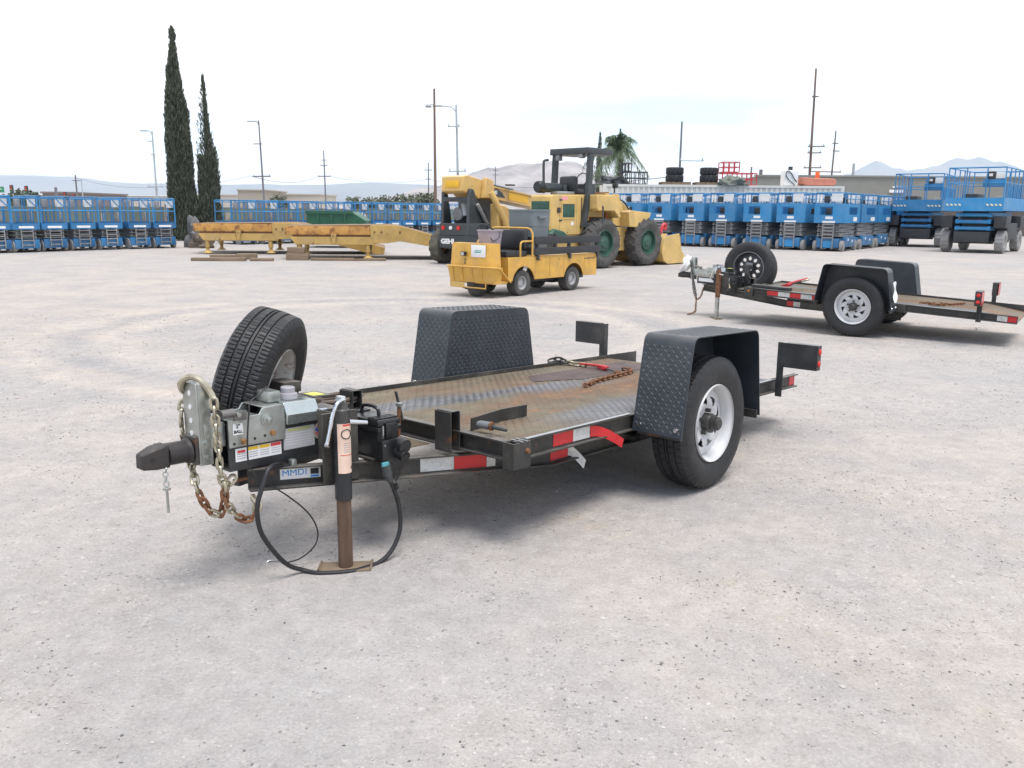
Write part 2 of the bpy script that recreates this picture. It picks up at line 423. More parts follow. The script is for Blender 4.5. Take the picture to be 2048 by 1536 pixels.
# ------------------------------------------------------------------ ground
def ground_material():
    m, nt, b = _nt('gravel_dirt')
    vec = nmap(nt)
    big = nnoise(nt, vec, 0.22, 6, 0.6)
    mid = nnoise(nt, vec, 1.3, 6, 0.6)
    c = nramp(nt, big, 0.36, 0.62, (0.318, 0.309, 0.302, 1), (0.375, 0.342, 0.310, 1))
    g = nramp(nt, mid, 0.42, 0.68)
    c = nmix(nt, nmath(nt, 'MULTIPLY', g, 0.8), c, (0.28, 0.273, 0.268))
    # pale tyre sweeps: rings round a few turning centres, broken up by noise
    sepn = nt.nodes.new('ShaderNodeSeparateXYZ'); nt.links.new(vec, sepn.inputs[0])
    wob = nnoise(nt, vec, 0.8, 4)
    brk = nramp(nt, nnoise(nt, vec, 2.2, 6, 0.65), 0.36, 0.62)
    for (cx, cy, rad, wid, amt, tone) in ((-1.5, 10.3, 3.1, 0.30, 0.8, (0.45, 0.405, 0.355)), (-1.5, 10.3, 3.95, 0.28, 0.8, (0.45, 0.40, 0.35)),
                                    (-1.5, 10.3, 3.5, 0.35, 0.9, (0.235, 0.235, 0.242)), (-1.5, 10.3, 2.3, 0.6, 0.7, (0.24, 0.24, 0.247)), (-1.5, 10.3, 4.7, 0.5, 0.4, (0.265, 0.262, 0.265)), (-9, -3, 11.6, 0.24, 0.5, (0.44, 0.37, 0.30)), (-7, -6, 10.2, 0.5, 0.5, (0.26, 0.255, 0.255)), (13, 2, 9.3, 0.5, 0.45, (0.25, 0.248, 0.25)),
                                    (-9, -3, 13.1, 0.22, 0.35, (0.44, 0.37, 0.30)), (12, -1.5, 10.2, 0.26, 0.35, (0.43, 0.355, 0.30)), (12, -1.5, 8.7, 0.26, 0.35, (0.43, 0.355, 0.30))):
        dx = nmath(nt, 'SUBTRACT', sepn.outputs[0], cx); dy = nmath(nt, 'SUBTRACT', sepn.outputs[1], cy)
        d = nmath(nt, 'SQRT', nmath(nt, 'ADD', nmath(nt, 'MULTIPLY', dx, dx), nmath(nt, 'MULTIPLY', dy, dy)))
        d = nmath(nt, 'ADD', d, nmath(nt, 'MULTIPLY', wob, 0.5))
        e = nmath(nt, 'ABSOLUTE', nmath(nt, 'SUBTRACT', d, rad + 0.25))
        f = nmath(nt, 'SUBTRACT', 1.0, nmath(nt, 'MINIMUM', nmath(nt, 'DIVIDE', e, wid), 1.0))
        tread = nmath(nt, 'SINE', nmath(nt, 'MULTIPLY', nmath(nt, 'ARCTAN2', dy, dx), rad * 42.0))
        f = nmath(nt, 'MULTIPLY', f, nmath(nt, 'MULTIPLY_ADD', tread, 0.22, 0.78))
        f = nmath(nt, 'MULTIPLY', nmath(nt, 'MULTIPLY', f, brk), amt)
        c = nmix(nt, f, c, tone)
    # embedded grit of many sizes
    wv = nt.nodes.new('ShaderNodeTexNoise'); wv.inputs['Scale'].default_value = 75; wv.inputs['Detail'].default_value = 3
    nt.links.new(vec, wv.inputs['Vector'])
    wva = nt.nodes.new('ShaderNodeVectorMath'); wva.operation = 'MULTIPLY_ADD'
    nt.links.new(wv.outputs['Color'], wva.inputs[0]); wva.inputs[1].default_value = (0.022, 0.022, 0.022); nt.links.new(vec, wva.inputs[2])
    spk = nramp(nt, nnoise(nt, vec, 0.75, 5, 0.6), 0.40, 0.62, (0.25, 0.25, 0.25, 1), (1, 1, 1, 1))
    for sc, th, dark, lite in ((52, 0.55, (0.13, 0.13, 0.135), (0.47, 0.445, 0.42)), (105, 0.60, (0.15, 0.142, 0.14), (0.48, 0.455, 0.43)), (210, 0.70, (0.16, 0.15, 0.145), (0.48, 0.455, 0.43))):
        vo = nt.nodes.new('ShaderNodeTexVoronoi'); vo.inputs['Scale'].default_value = sc
        nt.links.new(wva.outputs[0], vo.inputs['Vector'])
        sc2 = nt.nodes.new('ShaderNodeSeparateColor'); nt.links.new(vo.outputs['Color'], sc2.inputs[0])
        inside = nmath(nt, 'LESS_THAN', vo.outputs['Distance'], nmath(nt, 'MULTIPLY', sc2.outputs[1], th))
        dk = nmath(nt, 'MULTIPLY', inside, nmath(nt, 'LESS_THAN', sc2.outputs[0], 0.075))
        lt = nmath(nt, 'MULTIPLY', inside, nmath(nt, 'GREATER_THAN', sc2.outputs[0], 0.91))
        c = nmix(nt, nmath(nt, 'MULTIPLY', nmath(nt, 'MULTIPLY', dk, spk), 0.6), c, dark)
        c = nmix(nt, nmath(nt, 'MULTIPLY', nmath(nt, 'MULTIPLY', lt, spk), 0.6), c, lite)
    fine = nnoise(nt, vec, 90, 6, 0.75)
    c = nmix(nt, 0.55, c, nramp(nt, fine, 0.28, 0.72, (0.44, 0.43, 0.42, 1), (1.0, 1.0, 1.0, 1)), 'MULTIPLY')
    c = nmix(nt, 0.8, c, nramp(nt, nnoise(nt, vec, 9, 8, 0.75), 0.3, 0.7, (0.70, 0.69, 0.685, 1), (1.0, 1.0, 1.0, 1)), 'MULTIPLY')
    c = nmix(nt, 1.0, c, (1.44, 1.425, 1.42), 'MULTIPLY')
    nt.links.new(c, b.inputs['Base Color'])
    b.inputs['Roughness'].default_value = 0.95
    b.inputs['Specular IOR Level'].default_value = 0.2
    h = nmath(nt, 'ADD', nmath(nt, 'MULTIPLY', nnoise(nt, vec, 45, 6, 0.7), 0.5), nmath(nt, 'MULTIPLY', nnoise(nt, vec, 7, 5, 0.6), 1.2))
    nbump(nt, b, h, 0.55, 0.03)
    return m
M_GROUND = ground_material()
def ground_z(x, y):
    """low relief of the yard, flat where things stand far off"""
    d = math.hypot(x, y)
    k = max(0.0, 1 - max(0.0, d - 9) / 5)
    return k * 0.012 * (noise.noise(Vector((x * 1.1, y * 1.1, 0))) + 0.6 * noise.noise(Vector((x * 3.7, y * 3.7, 5))))
gb = MB()
xs = [-14 + 0.14 * i for i in range(201)]; ys = [-3 + 0.14 * i for i in range(141)]
ext = [-30000, -3000, -300, -60]
xs = ext + xs + [60, 300, 3000, 30000]; ys = [-30000, -3000, -300, -30] + ys + [60, 300, 3000, 30000]
gv, gf = [], []
for yv in ys:
    for xv in xs: gv.append((xv, yv, ground_z(xv, yv)))
W_ = len(xs)
for j in range(len(ys) - 1):
    for i in range(W_ - 1): gf.append((j * W_ + i, j * W_ + i + 1, (j + 1) * W_ + i + 1, (j + 1) * W_ + i))
gb.add(gv, gf)
ground = gb.build('ground', M_GROUND, smooth=180)
tag(ground, 'pale gravel and dirt yard ground with faint tyre tracks', None, kind='structure')

# loose stones lying on the yard
def stone_material():
    m, nt, b = _nt('loose_stone')
    g = nt.nodes.new('ShaderNodeNewGeometry')
    c = nramp(nt, g.outputs['Random Per Island'], 0.0, 1.0, (0.07, 0.072, 0.078, 1), (0.50, 0.47, 0.45, 1))
    rp = c.node.color_ramp
    for p, q in ((0.14, (0.16, 0.155, 0.155, 1)), (0.30, (0.33, 0.30, 0.275, 1)), (0.7, (0.40, 0.365, 0.335, 1)), (0.9, (0.44, 0.415, 0.39, 1))):
        e = rp.elements.new(p); e.color = q
    nt.links.new(c, b.inputs['Base Color']); b.inputs['Roughness'].default_value = 0.9
    return m
M_STONE = stone_material()
rs = random.Random(11)
sb = MB()
OCT = [(1, 0, 0), (-1, 0, 0), (0, 1, 0), (0, -1, 0), (0, 0, 1), (0, 0, -1)]
OF = [(0, 2, 4), (2, 1, 4), (1, 3, 4), (3, 0, 4), (2, 0, 5), (1, 2, 5), (3, 1, 5), (0, 3, 5)]
for i in range(34000):
    yv = 1.5 + 10.0 * rs.random() ** 1.35
    xv = (rs.random() * 2 - 1) * (0.68 * yv + 0.3)
    cl = noise.noise(Vector((xv * 0.9, yv * 0.9, 2)))
    if cl < -0.05 and rs.random() < 0.8: continue
    r = (0.0016 + 0.0028 * rs.random() ** 2) * (1 + 0.10 * yv)
    if rs.random() < 0.008: r *= 2.3
    a = rs.random() * 6.28; ca, sa = math.cos(a), math.sin(a)
    fx, fy, fz = 1 + .5 * rs.random(), 0.7 + .4 * rs.random(), 0.4 + 0.35 * rs.random()
    gz = ground_z(xv, yv)
    vv = []
    for q in OCT:
        jx = 1 + (rs.random() - .5) * .5
        px, py, pz = q[0] * r * fx * jx + (rs.random() - .5) * r * .5, q[1] * r * fy * jx + (rs.random() - .5) * r * .5, q[2] * r * fz
        vv.append((xv + px * ca - py * sa, yv + px * sa + py * ca, gz + pz + r * fz * .35))
    sb.add(vv, OF)
stones = sb.build('loose_gravel', M_STONE, smooth=60)
tag(stones, 'loose pebbles scattered over the yard surface', 'gravel', kind='stuff')

# ------------------------------------------------------------------ hills
def hill_material(name, a, b_, sc):
    m, nt, b = _nt(name)
    vec = nmap(nt)
    c = nramp(nt, nnoise(nt, vec, sc, 8, 0.65), 0.35, 0.65, (*a, 1), (*b_, 1))
    nt.links.new(c, b.inputs['Base Color']); b.inputs['Roughness'].default_value = 1
    b.inputs['Specular IOR Level'].default_value = 0
    nbump(nt, b, nnoise(nt, vec, sc * 0.6, 8, 0.6), 1.0, 60)
    return m
def hill(name, label, prof, dist, depth, material, rough, seed, n=120, m=26):
    """prof: (x, height) ridge at the given distance; a sheet of terrain with slopes falling towards and away"""
    xs_ = [p[0] for p in prof]; x0, x1 = xs_[0], xs_[-1]
    def H(x):
        for (a, ha), (b2, hb) in zip(prof, prof[1:]):
            if a <= x <= b2:
                t = (x - a) / (b2 - a); t = t * t * (3 - 2 * t); return ha + (hb - ha) * t
        return 0
    vs_, fs = [], []
    for j in range(m + 1):
        t = j / m * 2 - 1
        for i in range(n + 1):
            x = x0 + (x1 - x0) * i / n
            s_ = max(0, 1 - abs(t)) ** 0.9
            q = Vector((x / rough, t * depth / rough, seed))
            f = noise.fractal(q, 0.9, 2.1, 6)
            h = H(x) * s_ * (1 + 0.28 * f * (1 - s_ * 0.7)) + H(x) * 0.05 * f
            edge = min(1, min(i, n - i) / 6)
            vs_.append((x, dist + t * depth, max(-3, h * edge - 2)))
    w = n + 1
    for j in range(m):
        for i in range(n): fs.append((j * w + i, j * w + i + 1, (j + 1) * w + i + 1, (j + 1) * w + i))
    o = MB().add(vs_, fs).build(name, material, smooth=180)
    tag(o, label, None, kind='structure'); return o
M_HILL_A = hill_material('hill_far', (0.10, 0.105, 0.10), (0.19, 0.175, 0.15), 0.0016)
M_HILL_B = hill_material('hill_rock', (0.17, 0.135, 0.115), (0.40, 0.34, 0.30), 0.006)
# angular targets come from the photograph's skyline (rise over distance)
hill('hills', 'long low hazy blue mountain range along the left horizon',
     [(-9500, 380), (-7200, 360), (-6000, 345), (-5000, 320), (-3900, 255), (-3000, 235), (-2300, 250), (-1400, 262), (-300, 250), (900, 190), (1800, 170), (2600, 150), (3800, 120)],
     9000, 2200, M_HILL_A, 1500, 3)
hill('hill', 'pinkish rocky bare hill rising behind the yellow telehandler boom',
     [(-900, 0), (-640, 60), (-420, 120), (-250, 165), (-120, 205), (40, 228), (170, 243), (290, 240), (420, 205), (560, 150), (760, 90), (1050, 40), (1300, 0)],
     4300, 900, M_HILL_B, 260, 8)
hill('hills', 'pair of pale distant peaks above the grey building on the right',
     [(2400, 60), (3000, 260), (3300, 380), (3450, 445), (3570, 490), (3700, 450), (3850, 420), (4000, 430), (4150, 470), (4300, 530), (4420, 560), (4520, 565), (4700, 520), (5000, 430), (5600, 330), (6800, 150)],
     8600, 1500, M_HILL_A, 420, 15)

# ------------------------------------------------------------------ wheels
def tyre_profile(Rt, w, rr, grooves=True):
    """closed section (radius, along axis), axis 0 at centre plane"""
    h = w / 2
    out = [(rr, -h * .72), (rr + .012, -h * .86), (rr + (Rt - rr) * .45, -h * 1.04), (rr + (Rt - rr) * .75, -h * 1.0), (Rt - .018, -h * .88)]
    tr = []
    x = -h * .78
    if grooves:
        marks = [(-.78, 0), (-.46, 0), (-.43, 1), (-.36, 1), (-.33, 0), (-.12, 0), (-.09, 1), (-.02, 1), (.02, 1), (.09, 1), (.12, 0), (.33, 0), (.36, 1), (.43, 1), (.46, 0), (.78, 0)]
        marks = [(-.80, 0), (-.50, 0), (-.475, 1), (-.41, 1), (-.385, 0), (-.06 - .065, 0), (-.10, 1), (-.05, 1), (-.03, 0), (.03, 0), (.05, 1), (.10, 1), (.125, 0), (.385, 0), (.41, 1), (.475, 1), (.50, 0), (.80, 0)]
        for q, d in marks:
            tr.append((Rt - .004 * (abs(q) / .8) ** 2 * 1.5 - (.008 if d else 0), q * h))
    else:
        tr = [(Rt - .004, -.7 * h), (Rt, -.3 * h), (Rt, .3 * h), (Rt - .004, .7 * h)]
    out += tr + [(Rt - .018, h * .88), (rr + (Rt - rr) * .75, h * 1.0), (rr + (Rt - rr) * .45, h * 1.04), (rr + .012, h * .86), (rr, h * .72)]
    return out, len(tr)
def tyre_mesh(Rt, w, rr, n=432, sipes=True):
    prof, nt_ = tyre_profile(Rt, w, rr)
    k0 = 5
    def fn(r, h, i, j):
        if not sipes: return r
        q = abs(h) / (w / 2)
        if k0 <= j < k0 + nt_ and r > Rt - .012:
            sl = int(round(abs(h) / w * 26))
            if q > .49 and (i + sl) % 8 == 0: return r - .008
            if .12 < q < .4 and (i + sl + (2 if h > 0 else 6)) % 8 == 0: return r - .007
        if (j == k0 - 1 or j == k0 + nt_) and (i + int(round(abs(h) / w * 26))) % 8 == 0: return r - .005
        return r
    return MB().lathe(prof, 'y', n, closed=True, fn=fn)
def spoke_rim(mb, r=.2, out=-.07):
    """dished disc with eight slanted holes; outer face towards -y"""
    mb.lathe([(r + .006, -.098), (r + .010, -.088), (r - .004, -.080), (r - .012, -.06), (r - .018, -.01), (r - .030, .0), (r - .030, .05), (r - .004, .085), (r + .008, .095)], 'y', 48)
    nA = 96
    rad = [.035, .060, .085, .098, .108, .118, .128, .138, .150, r - .018]
    hgt = [-.030, -.032, -.038, -.044, -.046, -.045, -.043, -.040, -.036, -.030]
    vs_, fs = [], []
    for i in range(nA):
        a = 2 * math.pi * i / nA
        for q, h in zip(rad, hgt): vs_.append((q * math.cos(a), h, q * math.sin(a)))
    k = len(rad)
    for i in range(nA):
        for j in range(k - 1):
            t = (i % 12)
            if 3 <= j <= 6:
                lim = {3: (2, 4), 4: (2, 6), 5: (2, 7), 6: (2, 9)}[j]
                if lim[0] <= t < lim[1]: continue
            fs.append((i * k + j, i * k + j + 1, ((i + 1) % nA) * k + j + 1, ((i + 1) % nA) * k + j))
    mb.add(vs_, fs)
    # outer slots near the bead
    return mb
def make_wheel(parent, loc, flip=False, rim='white', Rt=.36, w=.205, rot=(0, 0, 0), name='wheel'):
    rr = .205 if Rt > .34 else .172
    wh = tyre_mesh(Rt, w, rr).build(name, M_TYRE, parent, smooth=28)
    wh.location = loc
    wh.rotation_euler = (rot[0], rot[1], rot[2] + (math.pi if flip else 0))
    # raised bead rings and lettering band on the sidewall
    if rim == 'white':
        spoke_rim(MB(), rr - .004).build('rim', M_RIMW, wh, smooth=40)
        MB().lathe([(0, -.075), (.046, -.075), (.049, -.070), (.049, -.02), (.055, 0.0), (.06, .03), (.0, .03)], 'y', 24).build('brake_hub', M_HUB, wh)
        MB().lathe([(.0, -.118), (.028, -.118), (.036, -.110), (.037, -.076), (.044, -.075), (.044, -.072)], 'y', 24).build('hub_cap', M_HUB, wh)
        nut0 = None
        for i in range(5):
            a = 2 * math.pi * i / 5 + .3
            p = (.065 * math.cos(a), 0, .065 * math.sin(a))
            if nut0 is None:
                nut0 = MB().cyl((0, -.060, 0), (0, -.030, 0), .011, n=6).build('lug_nut', M_HUB, wh); nut0.location = p
            else: inst(nut0, 'lug_nut', wh, p)
        MB().lathe([(.0, .02), (rr - .03, .02)], 'y', 32).build('brake_drum', M_HUB, wh)
    elif rim == 'weathered':
        mb = MB().lathe([(rr + .006, -.090), (rr + .008, -.082), (rr - .006, -.072), (rr - .014, -.02), (rr - .025, .01), (rr - .03, .06), (.09, .075), (.0, .075)], 'y', 48)
        mb.build('rim', M_RIMRUST, wh, smooth=50)
    else:
        mb = MB().lathe([(rr + .006, -.098), (rr + .010, -.088), (rr - .004, -.080), (rr - .012, -.06), (rr - .02, -.01), (rr - .03, .05), (rr + .006, .095)], 'y', 48)
        nA = 80; rad = [.04, .075, .100, .112, .126, .140, .152, rr - .016]; hgt = [-.03, -.035, -.045, -.048, -.048, -.046, -.04, -.03]
        vs_, fs = [], []
        for i in range(nA):
            a = 2 * math.pi * i / nA
            for q, h in zip(rad, hgt): vs_.append((q * math.cos(a), h, q * math.sin(a)))
        k = len(rad)
        for i in range(nA):
            for j in range(k - 1):
                t = i % 8
                if (j in (3, 4) and 2 <= t < 6) or (j in (2, 5) and 3 <= t < 5): continue
                fs.append((i * k + j, i * k + j + 1, ((i + 1) % nA) * k + j + 1, ((i + 1) % nA) * k + j))
        mb.add(vs_, fs).build('rim', M_RIMB, wh, smooth=40)
        MB().lathe([(rr + .007, -.096), (rr + .013, -.094), (rr + .013, -.088), (rr + .007, -.086)], 'y', 48, closed=True).build('rim_ring', M_LIFTG, wh)
        MB().bx(-.05, .05, -.072, -.058, .03, .07).build('hub_plate', M_LIFTG, wh)
    return wh

# ------------------------------------------------------------------ tread plate lozenges
def lozenges(mb, P, U, V, nu, nv, pitch, N, L=.026, Wd=.0085, hgt=.0020, par=0):
    """raised tread bars on a plane: origin P, unit vectors U, V, normal N"""
    P, U, V, N = Vector(P), Vector(U), Vector(V), Vector(N)
    for i in range(nu):
        for j in range(nv):
            c = P + U * (pitch * (i + .5)) + V * (pitch * (j + .5))
            s2 = 1 if (i + j + par) % 2 == 0 else -1
            a = (U + V * s2).normalized(); b = (U * -s2 + V).normalized()
            q = [c - a * L / 2, c - b * Wd / 2, c + a * L / 2, c + b * Wd / 2]
            t = [c - a * L * .22 + N * hgt, c + a * L * .22 + N * hgt]
            mb.add([x[:] for x in q + t], [(0, 1, 4), (1, 2, 5), (1, 5, 4), (2, 3, 5), (3, 0, 4), (3, 4, 5)])
    return mb

def deck_material():
    m, nt, b = _nt('deck_plate')
    vec = nmap(nt, (0.55, 2.2, 1))
    v1 = nmap(nt, (1, 1, 1))
    streak = nnoise(nt, nmap(nt, (0.35, 3.2, 1), loc=(0.3, 0.2, 0)), 1.5, 4)
    base = nramp(nt, nnoise(nt, vec, 2.2, 6, 0.62), 0.34, 0.66, (0.15, 0.13, 0.085, 1), (0.225, 0.18, 0.125, 1))
    # clay coloured dust, brown rust and polished grey lanes
    rustf = nramp(nt, nnoise(nt, nmap(nt, (0.5, 1.6, 1), loc=(4.1, 1.7, 0)), 2.0, 7, 0.65), 0.47, 0.66)
    c = nmix(nt, nmath(nt, 'MULTIPLY', rustf, 0.85), base, (0.19, 0.10, 0.055))
    orf = nramp(nt, nnoise(nt, nmap(nt, (1.2, 3, 1), loc=(1.3, 3.7, 0)), 3.0, 8, 0.7), 0.60, 0.70)
    c = nmix(nt, nmath(nt, 'MULTIPLY', orf, 0.8), c, (0.38, 0.17, 0.05))
    # worn lanes: one runs back from the front, one along the near edge; rust in the middle, olive dust at the front
    sp_ = nt.nodes.new('ShaderNodeSeparateXYZ'); nt.links.new(v1, sp_.inputs[0])
    X_, Y_ = sp_.outputs[0], sp_.outputs[1]
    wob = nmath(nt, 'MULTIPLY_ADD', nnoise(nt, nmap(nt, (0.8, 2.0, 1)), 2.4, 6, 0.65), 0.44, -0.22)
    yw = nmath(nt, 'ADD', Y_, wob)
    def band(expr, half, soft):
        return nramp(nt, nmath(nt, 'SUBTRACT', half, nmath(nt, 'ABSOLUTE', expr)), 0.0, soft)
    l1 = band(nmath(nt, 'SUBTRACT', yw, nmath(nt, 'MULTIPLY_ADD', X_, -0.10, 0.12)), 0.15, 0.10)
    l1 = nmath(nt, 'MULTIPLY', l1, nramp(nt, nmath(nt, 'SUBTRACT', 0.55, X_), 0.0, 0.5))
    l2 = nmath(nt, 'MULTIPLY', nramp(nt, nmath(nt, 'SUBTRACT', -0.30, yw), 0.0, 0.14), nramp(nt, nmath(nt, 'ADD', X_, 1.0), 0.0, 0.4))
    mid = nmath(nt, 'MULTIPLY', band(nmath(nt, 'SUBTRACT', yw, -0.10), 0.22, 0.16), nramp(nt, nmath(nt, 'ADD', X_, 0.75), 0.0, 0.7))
    c = nmix(nt, nmath(nt, 'MULTIPLY', mid, 0.7), c, (0.21, 0.105, 0.05))
    blot = nmath(nt, 'MULTIPLY', mid, nramp(nt, nnoise(nt, nmap(nt, (1.0, 2.4, 1)), 5.0, 7, 0.7), 0.52, 0.66))
    c = nmix(nt, nmath(nt, 'MULTIPLY', blot, 0.8), c, (0.40, 0.19, 0.06))
    olv = nmath(nt, 'MULTIPLY', nramp(nt, nmath(nt, 'SUBTRACT', -0.55, X_), 0.0, 0.6), nramp(nt, nnoise(nt, v1, 3.0, 6, 0.6), 0.35, 0.6))
    c = nmix(nt, nmath(nt, 'MULTIPLY', olv, 0.5), c, (0.20, 0.18, 0.11))
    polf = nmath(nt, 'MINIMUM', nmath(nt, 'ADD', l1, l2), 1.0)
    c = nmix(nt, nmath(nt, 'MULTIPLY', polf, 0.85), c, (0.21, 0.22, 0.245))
    c = nmix(nt, 1.0, c, nramp(nt, nnoise(nt, nmap(nt, (1, 1.6, 1)), 6, 8, 0.75), 0.3, 0.7, (0.50, 0.50, 0.51, 1), (0.92, 0.90, 0.88, 1)), 'MULTIPLY')
    nt.links.new(c, b.inputs['Base Color'])
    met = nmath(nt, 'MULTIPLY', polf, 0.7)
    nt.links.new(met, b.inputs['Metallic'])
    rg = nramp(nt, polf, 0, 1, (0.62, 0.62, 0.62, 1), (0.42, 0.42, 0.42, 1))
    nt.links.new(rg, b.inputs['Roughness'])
    nbump(nt, b, nnoise(nt, v1, 60, 4), 0.15, 0.003)
    return m
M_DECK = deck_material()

def smooth_shell(pts, rad, k=5):
    """round the corners of an open polyline in 2d"""
    out = [pts[0]]
    for i in range(1, len(pts) - 1):
        p = Vector(pts[i]); a = (Vector(pts[i - 1]) - p).normalized(); b = (Vector(pts[i + 1]) - p).normalized()
        s_, e_ = p + a * rad, p + b * rad
        for j in range(k + 1):
            t = j / k
            out.append(((s_ * (1 - t) ** 2 + p * 2 * t * (1 - t) + e_ * t * t))[:])
    out.append(pts[-1]); return out

def chain(parent, pts, mats, link_len=.034, wire=.0042, name='chain', n_rust=None, sub='link'):
    """interlocked oval links along a path, every link an object sharing one mesh per material"""
    path = [Vector(p) for p in crom(pts, 10)]
    hl = link_len / 2; rr = max(.0085, wire * 2.0)
    def link_mesh(m_):
        ring = []
        for i in range(16):
            a = 2 * math.pi * i / 16
            ring.append((math.cos(a) * rr + (hl - rr) * (1 if math.cos(a) > 0 else -1) * (1 if abs(math.cos(a)) > 1e-6 else 0), math.sin(a) * rr, 0))
        return MB().tube(ring, wire, 6, closed=True)
    root = None; protos = {}
    acc, pos, links = 0.0, 0.0, []
    step = link_len * .72
    d = [0]
    for a, b in zip(path, path[1:]): d.append(d[-1] + (b - a).length)
    tot = d[-1]; n = max(2, int(tot / step)); j = 0
    for i in range(n):
        s_ = (i + .5) * tot / n
        while j < len(d) - 2 and d[j + 1] < s_: j += 1
        t = (s_ - d[j]) / max(1e-6, d[j + 1] - d[j])
        p = path[j].lerp(path[j + 1], t); tg_ = (path[min(j + 2, len(path) - 1)] - path[max(j - 1, 0)]).normalized()
        q = tg_.to_track_quat('X', 'Z')
        e = q.to_matrix().to_4x4() @ Matrix.Rotation(R(90 * (i % 2) + 40 + random.uniform(-18, 18)), 4, 'X')
        mt = mats(i / n)
        if root is None:
            root = link_mesh(mt).build(name, mt, parent)
            root.location = p; root.rotation_euler = e.to_euler(); protos[mt] = root
            base = Matrix.Translation(p) @ e
            continue
        M2 = base.inverted() @ (Matrix.Translation(p) @ e)
        if mt in protos and protos[mt] is not root:
            o = protos[mt].copy(); COL.objects.link(o)
        else:
            o = link_mesh(mt).build(sub, mt, None)
            if protos.get(mt) is None or protos[mt] is root: protos[mt] = o
        o.name = sub; o.parent = root
        o.location = M2.to_translation(); o.rotation_euler = M2.to_euler()
    return root

def decal(parent, name, mat_, p, u, v, w, h, off=.0015, th=.0006):
    """thin printed patch: centre p, in-plane unit vectors u, v"""
    p, u, v = Vector(p), Vector(u).normalized(), Vector(v).normalized(); n = u.cross(v)
    vs_ = []
    for o_ in (off, off + th):
        for a, b in ((-1, -1), (1, -1), (1, 1), (-1, 1)):
            vs_.append((p + u * a * w / 2 + v * b * h / 2 + n * o_)[:])
    return MB().add(vs_, [(3, 2, 1, 0), (4, 5, 6, 7), (0, 1, 5, 4), (1, 2, 6, 5), (2, 3, 7, 6), (3, 0, 4, 7)]).build(name, mat_, parent, smooth=0)
NEAR = R(90), 0, 0      # text on a face that looks towards -y

